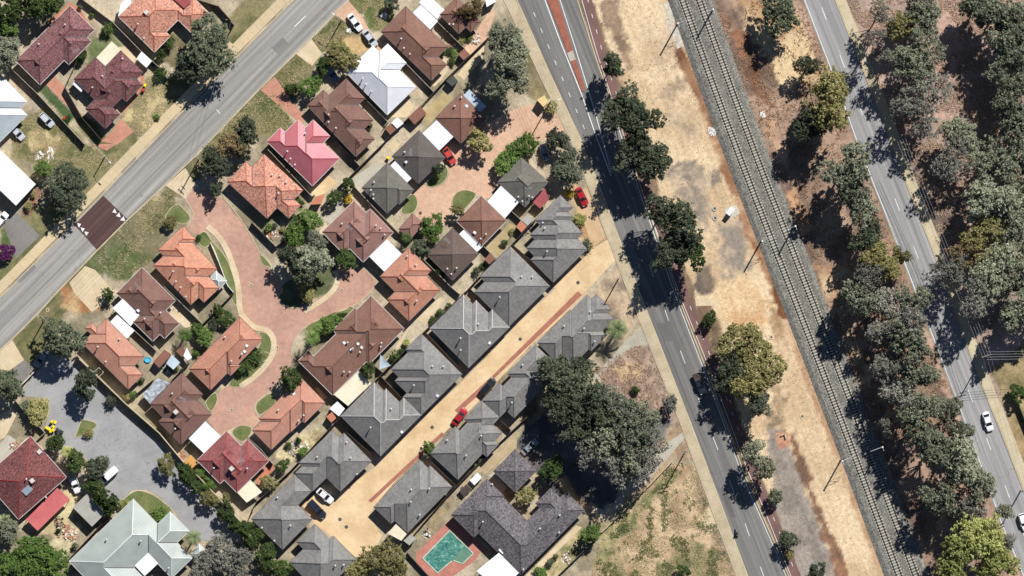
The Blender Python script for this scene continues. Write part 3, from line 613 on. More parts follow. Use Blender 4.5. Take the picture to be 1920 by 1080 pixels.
# ------------------------------------------------------------------ houses: hipped roofs raised on the traced eave line
def rectify(w_):
    """snap a roughly right-angled outline (world x,y) to its own axes; returns theta, runs, local corners"""
    n = len(w_); z = 0
    for i in range(n):
        dx = w_[(i+1) % n][0]-w_[i][0]; dy = w_[(i+1) % n][1]-w_[i][1]; l = math.hypot(dx, dy)
        a = math.atan2(dy, dx); z += l*complex(math.cos(4*a), math.sin(4*a))
    th = math.atan2(z.imag, z.real)/4; c, s = math.cos(-th), math.sin(-th)
    q = [(x*c-y*s, x*s+y*c) for x, y in w_]
    ar = sum(q[i][0]*q[(i+1) % n][1]-q[(i+1) % n][0]*q[i][1] for i in range(n))
    if ar < 0: q = q[::-1]
    ed = []
    for i in range(n):
        a, b = q[i], q[(i+1) % n]; dx, dy = b[0]-a[0], b[1]-a[1]
        ed.append(('H', (a[1]+b[1])/2, abs(dx), dx) if abs(dx) > abs(dy) else ('V', (a[0]+b[0])/2, abs(dy), dy))
    k0 = next(i for i in range(n) if ed[i][0] != ed[i-1][0]); ed = ed[k0:]+ed[:k0]
    runs = []
    for e in ed:
        if runs and runs[-1][0] == e[0]: runs[-1][1].append(e)
        else: runs.append([e[0], [e]])
    runs = [[k, sum(e[1]*e[2] for e in es)/max(1e-6, sum(e[2] for e in es))] for k, es in runs]
    return th, runs
def corners(runs):
    out = []
    for i in range(len(runs)):
        a, b = runs[i-1], runs[i]
        out.append((b[1], a[1]) if a[0] == 'H' else (a[1], b[1]))
    return out
def inset(runs, d):
    cs = corners(runs); out = []
    for i, (k, v) in enumerate(runs):
        a, b = cs[i], cs[(i+1) % len(cs)]
        if k == 'H': out.append([k, v+(d if b[0] > a[0] else -d)])
        else: out.append([k, v+(-d if b[1] > a[1] else d)])
    return out
def inside(p, cs):
    c = False; n = len(cs)
    for i in range(n):
        (x0, y0), (x1, y1) = cs[i], cs[(i+1) % n]
        if (y0 > p[1]) != (y1 > p[1]) and p[0] < (x1-x0)*(p[1]-y0)/(y1-y0)+x0: c = not c
    return c
def maxrects(cs):
    X = sorted(set(round(p[0], 4) for p in cs)); Y = sorted(set(round(p[1], 4) for p in cs))
    ok = [[inside(((X[i]+X[i+1])/2, (Y[j]+Y[j+1])/2), cs) for j in range(len(Y)-1)] for i in range(len(X)-1)]
    R = []
    for i in range(len(X)-1):
        for j in range(len(Y)-1):
            if not ok[i][j]: continue
            jm = len(Y)-1
            for i2 in range(i, len(X)-1):
                k = j
                while k < jm and ok[i2][k]: k += 1
                jm = k
                if jm == j: break
                R.append((i, j, i2+1, jm))
    R = [r for r in R if not any(q != r and q[0] <= r[0] and q[1] <= r[1] and q[2] >= r[2] and q[3] >= r[3] for q in R)]
    return [(X[a], Y[b], X[c], Y[d2]) for a, b, c, d2 in set(R)]
def planes(r):      # height above eave / pitch = a*x+b*y+c ; direction index
    return [(1, 0, -r[0], 0), (-1, 0, r[2], 1), (0, 1, -r[1], 2), (0, -1, r[3], 3)]
def clip(poly, a, b, c):
    """keep a*x+b*y+c >= 0"""
    out = []; n = len(poly)
    for i in range(n):
        p, q = poly[i], poly[(i+1) % n]; dp = a*p[0]+b*p[1]+c; dq = a*q[0]+b*q[1]+c
        if dp >= 0: out.append(p)
        if (dp >= 0) != (dq >= 0):
            t_ = dp/(dp-dq); out.append((p[0]+(q[0]-p[0])*t_, p[1]+(q[1]-p[1])*t_))
    return out
def area(p): return abs(sum(p[i][0]*p[(i+1) % len(p)][1]-p[(i+1) % len(p)][0]*p[i][1] for i in range(len(p))))/2 if len(p) > 2 else 0
def roof_pieces(R):
    out = []
    for ri, r in enumerate(R):
        for pl in planes(r):
            f = [(r[0], r[1]), (r[2], r[1]), (r[2], r[3]), (r[0], r[3])]
            for o in planes(r):
                if o is not pl and o[3] != pl[3]: f = clip(f, o[0]-pl[0], o[1]-pl[1], o[2]-pl[2])
            ps = [f] if area(f) > 1e-4 else []
            for rj, r2 in enumerate(R):
                if rj == ri: continue
                eps = 1e-4 if rj < ri else -1e-4
                nxt = []
                for p in ps:
                    rest = p
                    for o in planes(r2):
                        a, b, c = o[0]-pl[0], o[1]-pl[1], o[2]-pl[2]+eps
                        if abs(a)+abs(b) < 1e-9:
                            if c < 0: nxt.append(rest); rest = []; break
                            continue
                        outp = clip(rest, -a, -b, -c)
                        if area(outp) > 1e-3: nxt.append(outp)
                        rest = clip(rest, a, b, c)
                        if area(rest) < 1e-3: rest = []; break
                ps = nxt
                if not ps: break
            for p in ps: out.append((p, pl[3], pl))
    return out
def zroof(R, x, y):
    best = (-9, 0)
    for r in R:
        z, k = min(((o[0]*x+o[1]*y+o[2]), o[3]) for o in planes(r))
        if z > best[0]: best = (z, k)
    return best
wb_ = MB()
for q in ((-.9, .9, 0, .07), (-.9, .9, 1.13, 1.2), (-.9, -.83, .07, 1.13), (.83, .9, .07, 1.13), (-.03, .03, .07, 1.13)): wb_.box(q[0], q[1], -.07, .0, q[2], q[3])
wb_.box(-.98, .98, -.16, 0, -.08, 0)
WINF = wb_.mesh('window', plain('window frame', (.6, .6, .58), .5)); WINP = MB().box(-.83, .83, -.03, 0, .07, 1.13).mesh('pane', plain('window glass', (.02, .025, .03), .08, .6))
DOOR = MB().box(-.45, .45, -.06, 0, 0, 2.05).box(-.52, -.45, -.09, 0, 0, 2.12).box(.45, .52, -.09, 0, 0, 2.12).mesh('door', plain('door paint', (.22, .09, .06), .5)); DHND = MB().box(.3, .4, -.12, -.06, 1.0, 1.06).mesh('handle', steel)
class House: pass
HOUSES = {}
pipe_m = plain('vent pipe', (.55, .54, .52), .5); whirl_me = None
def house(name, label, px, roofmat, capmat, gut, eave=2.75, pitch=.52, wall=None, cat='house', cap=.16, vents=(), coolers=(), antennas=(), skylights=(), over=.5, gablets=(), group=None, gab=0):
    wpts = [tuple(W(x, y, eave)[:2]) for x, y in px]; th, runs = rectify(wpts); cs = corners(runs)
    cx = sum(p[0] for p in cs)/len(cs); cy = sum(p[1] for p in cs)/len(cs)
    c, s = math.cos(th), math.sin(th); wx, wy = cx*c-cy*s, cx*s+cy*c
    runs = [[k, v-(cy if k == 'H' else cx)] for k, v in runs]; cs = corners(runs)
    root = empty(name, (wx, wy, 0), th); tag(root, label, cat, group)
    R = maxrects(cs); pcs = roof_pieces(R)
    H = House(); H.R = R; H.eave = eave; H.pitch = pitch; H.root = root; H.th = th; H.o = (wx, wy); H.cs = cs
    # roof
    mb = MB(); uvs = []
    for p, dr, pl in pcs:
        q = p if sum(p[i][0]*p[(i+1) % len(p)][1]-p[(i+1) % len(p)][0]*p[i][1] for i in range(len(p))) > 0 else p[::-1]
        mb.poly([(x, y, eave+pitch*(pl[0]*x+pl[1]*y+pl[2])) for x, y in q])
        for x, y in q:
            v = (pl[0]*x+pl[1]*y+pl[2])*math.hypot(1, pitch); uvs.append((y if dr < 2 else x, v))
    me = mb.mesh('roof', roofmat); ul = me.uv_layers.new(name='UVMap')
    ul.data.foreach_set('uv', np.array(uvs, dtype=np.float32).ravel())
    roof = link(bpy.data.objects.new('roof', me), root); H.roof = roof
    # soffit and gutter
    o1 = corners(inset(runs, -.07)); o2 = corners(inset(runs, .05)); mb = MB(); n = len(cs)
    for i in range(n):
        j = (i+1) % n
        a, b2, c2, d2 = o1[i], o1[j], o2[j], o2[i]; k = len(mb.v)
        mb.v += [(q[0], q[1], eave-.13) for q in (a, b2, c2, d2)]+[(q[0], q[1], eave+.018) for q in (a, b2, c2, d2)]
        mb.f += [(k+4, k+5, k+6, k+7), (k, k+1, k+5, k+4), (k+3, k+2, k+1, k)]
    mb.build('gutter', gut, root)
    # ridge and hip capping
    mb = MB(); seen = []
    for p, dr, pl in pcs:
        for i in range(len(p)):
            a, b2 = p[i], p[(i+1) % len(p)]; l = math.hypot(b2[0]-a[0], b2[1]-a[1])
            if l < .12: continue
            mx, my = (a[0]+b2[0])/2, (a[1]+b2[1])/2; nx_, ny_ = -(b2[1]-a[1])/l, (b2[0]-a[0])/l
            s1 = zroof(R, mx+nx_*.03, my+ny_*.03); s2 = zroof(R, mx-nx_*.03, my-ny_*.03); s0 = zroof(R, mx, my)
            if s1[1] == s2[1] or s1[0] < -.001 or s2[0] < -.001: continue
            if s0[0] < (s1[0]+s2[0])/2+.004 or dr != min(s1[1], s2[1]): continue
            za = eave+pitch*zroof(R, *a)[0]; zb = eave+pitch*zroof(R, *b2)[0]
            mb.bar((a[0], a[1], za+.02), (b2[0], b2[1], zb+.02), cap, .07)
    if mb.f: tag(mb.build('ridge_capping', capmat, root), kind='stuff')
    vb = MB()
    for p, dr, pl in pcs:
        for i in range(len(p)):
            a, b2 = p[i], p[(i+1) % len(p)]; l = math.hypot(b2[0]-a[0], b2[1]-a[1])
            if l < .3: continue
            mx, my = (a[0]+b2[0])/2, (a[1]+b2[1])/2; nx_, ny_ = -(b2[1]-a[1])/l, (b2[0]-a[0])/l
            s1 = zroof(R, mx+nx_*.03, my+ny_*.03); s2 = zroof(R, mx-nx_*.03, my-ny_*.03); s0 = zroof(R, mx, my)
            if s1[1] == s2[1] or s1[0] < -.001 or s2[0] < -.001 or dr != min(s1[1], s2[1]): continue
            if s0[0] > (s1[0]+s2[0])/2-.004: continue
            za = eave+pitch*zroof(R, *a)[0]; zb = eave+pitch*zroof(R, *b2)[0]
            vb.bar((a[0], a[1], za+.03), (b2[0], b2[1], zb+.03), .2, .03)
    if vb.f: tag(vb.build('valley_gutter', gutter_d, root), kind='stuff')
    # Dutch gablets where a ridge end stands clear: the side slopes run on past the hip to a small upright gable
    if gab:
        for r in R:
            lx, ly = r[2]-r[0], r[3]-r[1]; hh = min(lx, ly)/2
            if hh < 2.6 or max(lx, ly)-min(lx, ly) < .6: continue
            ends = [((r[0]+hh, (r[1]+r[3])/2), (-1, 0)), ((r[2]-hh, (r[1]+r[3])/2), (1, 0))] if lx > ly else [(((r[0]+r[2])/2, r[1]+hh), (0, -1)), (((r[0]+r[2])/2, r[3]-hh), (0, 1))]
            for (ex, ey), (dx, dy) in ends:
                Lg = gab
                if abs(zroof(R, ex+dx*Lg, ey+dy*Lg)[0]-(hh-Lg)) > .02 or abs(zroof(R, ex, ey)[0]-hh) > .02: continue
                zr = eave+pitch*hh+.025; zl = zr-pitch*Lg; nx2, ny2 = -dy, dx
                Ev = (ex, ey, zr); Fv = (ex+dx*Lg, ey+dy*Lg, zr); G1_ = (Fv[0]+nx2*Lg, Fv[1]+ny2*Lg, zl); G2_ = (Fv[0]-nx2*Lg, Fv[1]-ny2*Lg, zl)
                g_ = MB(); g_.poly([Ev, G2_, Fv]); g_.poly([Ev, Fv, G1_]); me2 = g_.mesh('gablet_roof', roofmat); ul2 = me2.uv_layers.new(name='UVMap')
                ul2.data.foreach_set('uv', np.array([(0, Lg), (Lg, 0), (Lg, Lg), (0, Lg), (Lg, Lg), (Lg, 0)], dtype=np.float32).ravel())
                go_ = link(bpy.data.objects.new('gablet_roof', me2), root)
                g_ = MB(); g_.poly([Fv, G1_, G2_]); g_.build('gable_face', gutter_d, go_)
                g_ = MB(); g_.bar((ex, ey, zr+.02), (Fv[0], Fv[1], zr+.02), cap, .06); g_.build('gablet_ridge', capmat, go_)
    # walls below the eaves
    wi = corners(inset(runs, over)); wb = MB()
    try: wb.prism(wi, 0, eave-.02)
    except Exception: pass
    wb.build('wall', wall or brickwall, root)
    door_done = eave < 2.5
    for i in range(len(wi)):
        a, b2 = wi[i], wi[(i+1) % len(wi)]; l = math.hypot(b2[0]-a[0], b2[1]-a[1])
        if l < 2.4 or wall is steel: continue
        ang = math.atan2(b2[1]-a[1], b2[0]-a[0]); nw = max(1, int(l/4.5))
        for k in range(nw):
            f = (k+.5)/nw; px_, py_ = a[0]+(b2[0]-a[0])*f, a[1]+(b2[1]-a[1])*f
            if not door_done: door_done = True; dd = share('door', DOOR, root, (px_, py_, 0), ang); share('handle', DHND, dd)
            else: ww = share('window', WINF, root, (px_, py_, 1.0), ang); share('pane', WINP, ww)
    inv = lambda X, Y: ((X-wx)*math.cos(th)+(Y-wy)*math.sin(th), -(X-wx)*math.sin(th)+(Y-wy)*math.cos(th))
    H.inv = inv
    def place(p):
        w0 = W(p[0], p[1], eave+.8); x, y = inv(w0.x, w0.y); z, k = zroof(R, x, y); return x, y, eave+pitch*max(z, 0)
    for p in vents:
        x, y, z = place(p); share('vent_pipe', VENT, root, (x, y, z-.1))
    for p in coolers:
        x, y, z = place(p); o = share('evaporative_cooler', COOL, root, (x, y, z-.15)); 
    for p in antennas:
        x, y, z = place(p); share('tv_antenna', ANT, root, (x, y, z-.1), rnd.uniform(0, 3))
    for p in skylights:
        x, y, z = place(p); share('skylight', SKY, root, (x, y, z+.03))
    HOUSES[id(root)] = H
    return H
# roof furniture meshes (shared)
mb = MB(); mb.tube([(0, 0, 0), (0, 0, .75)], .11, 8); mb.tube([(0, 0, .75), (0, 0, .82), (0, 0, 1.0), (0, 0, 1.06)], [.12, .22, .22, .1], 8); VENT = mb.mesh('vent_pipe', pipe_m)
mb = MB(); mb.box(-.5, .5, -.5, .5, .0, .75)
for k in range(4): mb.box(-.52, .52, -.52, .52, .16+.14*k, .2+.14*k)
mb.box(-.44, .44, -.44, .44, .75, .85); COOL = mb.mesh('evaporative_cooler', plain('cooler plastic', (.55, .5, .44), .6))
mb = MB(); mb.tube([(0, 0, 0), (0, 0, 2.2)], .03, 5); mb.tube([(-.9, 0, 2.15), (.9, 0, 2.15)], .025, 4)
for k in range(7): mb.tube([(-.8+.26*k, -.55+.04*k, 2.16), (-.8+.26*k, .55-.04*k, 2.16)], .02, 4)
ANT = mb.mesh('tv_antenna', plain('aluminium', (.6, .6, .6), .4, .5, .5))
mb = MB(); mb.box(-.35, .35, -.3, .3, 0, .12); mb.box(-.3, .3, -.25, .25, .12, .2); SKY = mb.mesh('skylight', plain('skylight dome', (.75, .77, .8), .15, .6))

T_maroon = rooftile('maroon speckled tile', C(142, 98, 98), .42); T_maroon2 = rooftile('dark maroon tile', C(128, 84, 84), .42)
T_orange = rooftile('orange speckled tile', C(218, 154, 130), .36); T_orange2 = rooftile('flame orange tile', C(228, 162, 132), .14)
T_terra = rooftile('terracotta tile', C(212, 152, 126), .12); T_terra2 = rooftile('pale terracotta tile', C(216, 158, 134), .1)
T_brown = rooftile('brown tile', C(154, 114, 98), .12); T_brown2 = rooftile('chocolate tile', C(146, 110, 98), .1)
T_rose = rooftile('rose brown tile', C(170, 128, 116), .1); T_dark = rooftile('dark grey brown tile', C(112, 104, 98), .14)
T_olive = rooftile('olive grey tile', C(128, 124, 114), .14); T_dbrown = rooftile('dark brown tile', C(120, 102, 92), .12)
T_red = rooftile('dark red tile', C(162, 98, 96), .2); T_red2 = rooftile('red lichen tile', C(130, 78, 76), .42)
T_villa = rooftile('grey villa tile', C(152, 149, 144), .16, .46, .4); T_char = rooftile('charcoal speckled tile', C(116, 110, 112), .5)
M_white = rooftile('white metal roof', (.78, .78, .78), metal=True, rough=.45, c2=(.7, .71, .74)); M_pink = rooftile('red metal roof', C(214, 128, 134), metal=True, rough=.35)
M_pale = rooftile('pale green grey metal roof', C(184, 192, 184), metal=True, rough=.45); M_blue = rooftile('pale blue grey metal roof', C(206, 214, 218), metal=True, rough=.4)
cap = lambda n, c: surf('capping '+n, c, None, .8, 4, .12, .8, .3, 0)
c_mar, c_ora, c_ter, c_bro = cap('maroon', C(112, 66, 66)), cap('orange', C(200, 110, 84)), cap('terracotta', C(170, 104, 82)), cap('brown', C(120, 80, 68))
c_dk, c_vil, c_red, c_wh = cap('dark', C(112, 104, 98)), cap('villa', C(214, 212, 208)), cap('red', C(176, 72, 70)), cap('white', (.75, .75, .76))
c_vd, c_pk = cap('villa dark', C(132, 130, 128)), cap('pink', C(208, 96, 104))

house('maroon_house', 'long maroon lichen-speckled tile house beside the dense trees', A([(525, 30), (705, 228), (655, 278), (685, 312), (517, 487), (483, 452), (300, 635), (120, 460)]), T_maroon, c_mar, gutter_w, vents=A([(490, 185), (292, 330)]), antennas=A([(575, 380)]), gab=.9)
house('maroon_house', 'maroon tile house with a pale patio roof and red driveway on the street', A([(715, 430), (788, 500), (908, 378), (1072, 545), (1025, 592), (1070, 638), (948, 765), (912, 730), (850, 805), (888, 856), (795, 972), (640, 815), (708, 748), (555, 590)]), T_maroon2, c_mar, gutter_d, vents=A([(920, 440), (770, 570), (695, 655)]), gab=.9)
house('orange_house', 'bright orange-red tile house with white patio roof beside the large street tree', A([(885, 125), (1160, 390), (1278, 272), (1245, 240), (1335, 152), (1437, 245), (1578, 108), (1445, -25), (1375, 45), (1170, -160)]), T_orange, c_ora, gutter_w, vents=A([(1080, 285), (1035, 180)]), coolers=A([(1100, 95)]))
house('metal_roof_house', 'pale blue-grey metal roofed house beside the fence and parked white car', A([(0, 565), (207, 757), (158, 806), (198, 866), (-30, 1095), (-290, 840)]), M_blue, c_wh, gutter_w)
house('brown_house', 'brown tile house with double white patio roofs behind two parked white sedans', B([(1118, 38), (1433, 352), (1375, 425), (1425, 490), (1312, 612), (948, 240)]), T_brown, c_bro, gutter_d, vents=B([(1090, 290), (1110, 360), (1155, 405)]), gab=1.3)
house('white_metal_house', 'white metal roofed house between two brown tile houses', B([(880, 345), (925, 392), (985, 328), (1128, 470), (1078, 522), (1195, 655), (988, 862), (668, 540)]), M_white, c_wh, gutter_w, vents=B([(800, 590), (825, 632), (866, 685)]))
house('brown_house', 'brown tile house between the white metal roof and the red metal roof', B([(675, 588), (818, 735), (772, 783), (875, 905), (822, 955), (875, 1052), (752, 1178), (385, 797), (500, 672), (545, 715)]), T_brown2, c_bro, gutter_d, vents=B([(545, 860), (545, 915), (600, 960)]), coolers=(), gab=1.3)
house('red_metal_house', 'pinkish red metal roofed house between brown and orange tile houses', B([(90, 1055), (178, 958), (222, 990), (310, 897), (372, 955), (430, 898), (555, 1022), (500, 1075), (632, 1185), (415, 1402)]), M_pink, c_pk, gutter_w, vents=B([(370, 1000), (235, 1135), (258, 1190), (292, 1235)]))
house('brown_house', 'brown tile house tucked under the big tree by the main road footpath', B([(1380, 102), (1515, 258), (1575, 205), (1612, 240), (1690, 160), (1500, -20)]), T_brown, c_bro, gutter_d, vents=B([(1450, 180), (1480, 182)]), gab=1.3)
house('brown_house', 'brown tile house with white carport half shaded by the big tree', B([(1532, 695), (1722, 885), (1630, 985), (1535, 1080), (1350, 885)]), T_brown, c_bro, gutter_d, vents=B([(1490, 795), (1540, 730)]), skylights=B([(1580, 795)]), gab=1.3)
house('orange_house', 'orange speckled tile house at the entry to the brick court', [(497, 289), (568, 358), (552, 373), (564, 386), (541, 409), (520, 390), (503, 407), (424, 344), (460, 303), (472, 312)], T_orange, c_ora, gutter_d, vents=F([(122, 230), (180, 238), (225, 285), (170, 370)]))
house('dark_tile_house', 'dark grey-brown tile house beside the parked light red car', F([(1220, -105), (1425, 105), (1215, 292), (1020, 95)]), T_dark, c_dk, gutter_d, antennas=F([(1160, 60)]), skylights=F([(1125, 135)]), vents=F([(1115, 60)]), gab=1.3)
house('dark_tile_house', 'olive-grey tile house on the brick court with narrow white carport roof', F([(985, 143), (1187, 345), (1075, 455), (1060, 440), (985, 525), (793, 325)]), T_olive, c_dk, gutter_d, vents=F([(885, 285), (862, 345), (880, 378), (880, 410)]), gab=1.3)
house('rose_tile_house', 'rose-brown tile house with big white carport among the garden trees', F([(735, 425), (825, 515), (855, 487), (1030, 662), (805, 888), (703, 785), (655, 830), (498, 657)]), T_rose, c_bro, gutter_w, vents=F([(645, 597), (900, 610), (935, 632), (965, 680)]), antennas=F([(700, 625)]), gab=1.3)
house('garden_pavilion', 'small brown hipped-roof pavilion beside the round green tree', F([(1178, 522), (1252, 600), (1165, 712), (1062, 640)]), T_rose, c_bro, gutter_d, cat='pavilion', eave=2.3)
house('brown_house', 'small reddish brown tile house between two white carport roofs', F([(1690, 385), (1880, 575), (1695, 765), (1500, 578)]), T_brown, c_bro, gutter_w, vents=F([(1725, 675), (1685, 710)]), skylights=F([(1640, 665)]), gab=1.3)
house('dark_tile_house', 'dark brown square tile house beside the round green tree', F([(1475, 625), (1665, 825), (1475, 1030), (1283, 828)]), T_dbrown, c_dk, gutter_d, vents=F([(1435, 935), (1505, 930), (1465, 975)]), antennas=F([(1435, 725)]), gab=1.3)
house('terracotta_house', 'terracotta tile house at the end of the brick court', [(766, 465), (809, 507), (798, 518), (829, 545), (765, 600), (726, 562), (741, 546), (711, 519)], T_terra, c_ter, gutter_d, vents=F([(1135, 840), (1200, 905)])+J([(1205, 95)]), gab=.9)
house('dark_tile_house', 'olive-grey tile house with red side patio by the main road trees', Z4([(1065, 820), (1380, 1085), (1110, 1360), (780, 1085)]), T_olive, c_dk, gutter_d, vents=Z5([(1030, 175), (1150, 165), (1190, 180), (1075, 225)]), antennas=Z5([(1150, 80)]), gab=1.3)
vl = 'grey tile villa'
house('grey_villa', 'grey tile villa with zigzag stepped roof at the driveway entrance', G([(360, 385), (455, 470), (425, 512), (460, 548), (430, 560), (530, 668), (500, 700), (552, 795), (312, 1042), (140, 868), (170, 838), (108, 785), (165, 715), (140, 680), (205, 605), (175, 570)]), T_villa, c_vd, gutter_d, vents=G([(230, 590), (245, 630), (262, 805)]), pitch=.6)
house('grey_villa', 'grey tile villa next to the zigzag villa along the cream driveway', [(957, 463), (1032, 536), (954, 612), (890, 548), (908, 528), (900, 518), (928, 490)], T_villa, c_vd, gutter_d, vents=[(978, 518), (998, 519), (937, 557)], pitch=.6)
house('grey_villa', 'grey tile villa with bright white ridge lines, opposite the palm-side villa', J([(1565, 58), (1625, 118), (1650, 95), (1748, 185), (1770, 162), (1900, 287), (1600, 605), (1297, 292)]), T_villa, c_vil, gutter_d, vents=J([(1535, 375), (1535, 465), (1668, 268)]), skylights=J([(1752, 412)]), pitch=.6)
house('grey_villa', 'grey tile villa behind the big brown house with ochre courtyard', J([(1240, 345), (1555, 652), (1232, 948), (1098, 820), (1135, 785), (1040, 700), (1070, 665), (1012, 612), (1140, 480), (1122, 460)]), T_villa, c_vd, gutter_d, vents=J([(1325, 585), (1405, 588), (1185, 728)]), skylights=J([(1360, 808)]), pitch=.6)
house('grey_villa', 'grey tile villa behind the cream flat patio roof', J([(897, 715), (955, 775), (975, 757), (1080, 855), (1105, 820), (1240, 945), (940, 1265), (625, 950)]), T_villa, c_vil, gutter_d, vents=J([(1015, 905), (860, 1045)]), skylights=J([(1092, 1080)]), pitch=.6)
house('grey_villa', 'grey tile villa beside the parked white sedan on the turning area', N([(570, -15), (625, 42), (665, 2), (860, 222), (635, 448), (530, 345), (425, 442), (292, 310), (345, 255), (322, 232)]), T_villa, c_vd, gutter_d, vents=N([(460, 185), (680, 75), (712, 192), (757, 315)]), pitch=.6)
house('grey_villa', 'grey tile villa beside the parked dark ute on the turning area', N([(285, 315), (418, 442), (322, 542), (415, 658), (200, 885), (-30, 655)]), T_villa, c_vd, gutter_d, vents=N([(160, 490), (45, 718), (260, 700), (138, 815)]), pitch=.6)
house('grey_villa', 'grey tile villa at the end of the turning area beside the leafy hedge', N([(437, 690), (545, 800), (585, 790), (750, 950), (480, 1230), (262, 975), (345, 880), (312, 820)]), T_villa, c_vd, gutter_d, vents=N([(595, 1000), (658, 995)]), pitch=.6)
house('grey_villa', 'grey tile villa beside the swimming pool with small white patio', N([(1237, 218), (1290, 268), (1308, 250), (1460, 402), (1148, 765), (1040, 665), (1010, 690), (885, 560), (1080, 350)]), T_villa, c_vd, gutter_d, vents=N([(1165, 428), (1300, 422), (1162, 520), (1228, 620)]), pitch=.6)
house('grey_villa', 'grey tile villa beside the parked red car', [(806, 851), (853, 799), (862, 808), (876, 792), (870, 785), (905, 751), (936, 783), (925, 796), (941, 812), (927, 827), (935, 833), (913, 857), (905, 850), (859, 899)], T_villa, c_vd, gutter_d, vents=Z2([(290, 630), (675, 580), (505, 800)]), antennas=Z2([(690, 440)]), pitch=.6)
house('grey_villa', 'grey tile villa beside the parked black wagon, half under the big dark tree', [(904, 750), (937, 719), (943, 724), (959, 707), (951, 700), (1005, 647), (1034, 676), (1018, 693), (1030, 712), (967, 785), (949, 771), (936, 783)], T_villa, c_vd, gutter_d, vents=Z1([(910, 690), (815, 1030)]), pitch=.6)
house('grey_villa', 'grey tile villa beside the pale palm and the main road verge', Z1([(1045, 500), (1335, 195), (1352, 212), (1490, 55), (1530, 100), (1570, 62), (1712, 185), (1690, 215), (1725, 292), (1640, 380), (1660, 430), (1530, 570), (1510, 548), (1368, 688), (1270, 598), (1207, 648)]), T_villa, c_vd, gutter_d, vents=Z1([(1285, 340), (1465, 362), (1560, 480), (1520, 212)]), pitch=.6)
house('flame_orange_house', 'flame-orange tile house with grey gazebo beside the curving brick street', E([(1370, 612), (1467, 712), (1445, 738), (1622, 935), (1570, 990), (1640, 1085), (1530, 1190), (1490, 1150), (1435, 1205), (1150, 915), (1215, 845), (1195, 790)]), T_orange2, c_ora, gutter_d, vents=E([(1300, 955), (1320, 1030), (1355, 1075)])+I([(1395, 65)]), gab=.9)
house('brown_house', 'brown tile house with two stepped white carport roofs', I([(1065, -165), (1200, -30), (1305, 105), (1250, 162), (1340, 270), (1238, 380), (1198, 348), (1143, 403), (1000, 250), (1050, 200), (868, 52)]), T_brown2, c_bro, gutter_w, vents=I([(1205, 185), (1085, 230)]), skylights=I([(1035, 170)]), antennas=E([(1030, 1060)]), gab=1.3)
house('terracotta_house', 'terracotta tile house beside the grey car court boundary wall', I([(795, 220), (1075, 515), (1015, 580), (1068, 655), (955, 768), (622, 405), (690, 340), (635, 310), (680, 258), (735, 300)]), T_terra2, c_ter, gutter_d, vents=I([(735, 440), (793, 552), (897, 382)]))
house('terracotta_house', 'long terracotta tile house inside the bend of the brick street', I([(1790, 205), (1972, 388), (1785, 570), (1800, 585), (1730, 660), (1708, 640), (1572, 768), (1430, 612)]), T_terra, c_ter, gutter_d, vents=Z7([(610, 790), (800, 985)])+Z8([(685, 100), (805, 18)]), skylights=Z7([(855, 890), (830, 955)]), gab=.9)
house('brown_house', 'brown tile house with red chimney-like cooler and silver patio', I([(1360, 640), (1527, 797), (1480, 835), (1582, 952), (1360, 1175), (1188, 1002), (1222, 970), (1125, 872)]), T_brown2, c_bro, gutter_d, vents=I([(1292, 790), (1315, 1055)]), coolers=Z8([(60, 675)]), antennas=Z8([(140, 520)]), gab=1.3)
house('red_house', 'dark red tile house beside the white carport on the brick court', M([(1697, -5), (1812, 100), (1857, 55), (2018, 215), (1777, 457), (1683, 358), (1648, 390), (1478, 210)]), T_red, c_red, gutter_w, coolers=M([(1738, 275)]), vents=M([(1605, 270), (1855, 272)]), antennas=M([(1805, 215)]), gab=1.3)
house('terracotta_house', 'terracotta tile house beside the dark tree and rubble-strewn yard', J([(345, 685), (522, 857), (365, 1015), (345, 995), (262, 1085), (250, 1075), (115, 1222), (-25, 1065), (40, 1000), (18, 975), (205, 800)]), T_terra2, c_ter, gutter_d, vents=Z8([(1210, 650), (1497, 712), (1440, 772)]), skylights=Z8([(1385, 470)]))
house('brown_house', 'very large plain brown tile house with several white skylights', J([(850, 45), (1118, 312), (842, 566), (826, 550), (578, 808), (315, 545), (392, 472), (430, 508), (604, 345), (572, 312), (745, 150), (770, 172)]), T_brown, c_bro, gutter_w, vents=J([(688, 408), (728, 452), (780, 480), (940, 412), (935, 440), (660, 628), (703, 630)]), skylights=J([(662, 412), (765, 418), (792, 446), (715, 465)]), gab=1.3)
house('red_house', 'red lichen-covered tile house with pink lean-to and roof-top cooler boxes', M([(255, 65), (492, 325), (165, 655), (-175, 330)]), T_red2, c_red, gutter_w, coolers=M([(295, 150), (245, 365)]), vents=M([(205, 350), (345, 490)]))
house('pale_metal_house', 'large pale grey-green metal roofed house beside the grey car court', M([(1005, 505), (1175, 685), (1285, 603), (1418, 742), (1330, 830), (1440, 945), (1290, 1095), (1110, 915), (1005, 1020), (1100, 1115), (880, 1335), (510, 970)]), M_pale, c_wh, gutter_w, eave=3.0, pitch=.4, vents=M([(800, 805), (1058, 815), (1265, 1020)]))
house('charcoal_house', 'large charcoal speckled tile house beside the swimming pool', Z3([(680, 140), (848, 308), (838, 320), (1070, 545), (1195, 425), (1150, 375), (1300, 238), (1395, 330), (1445, 262), (1622, 442), (1008, 1075), (605, 660), (555, 710), (348, 492)]), T_char, cap('char', C(96, 88, 92)), gutter_d, vents=Z3([(735, 195), (1195, 620), (1380, 660), (1385, 492), (1035, 1015), (645, 555)]))
house('charcoal_garage', 'square charcoal speckled tile garage beside the trailer drive', Z3([(955, -150), (1155, 68), (960, 275), (752, 75)]), T_char, cap('char', C(96, 88, 92)), gutter_d, cat='garage')
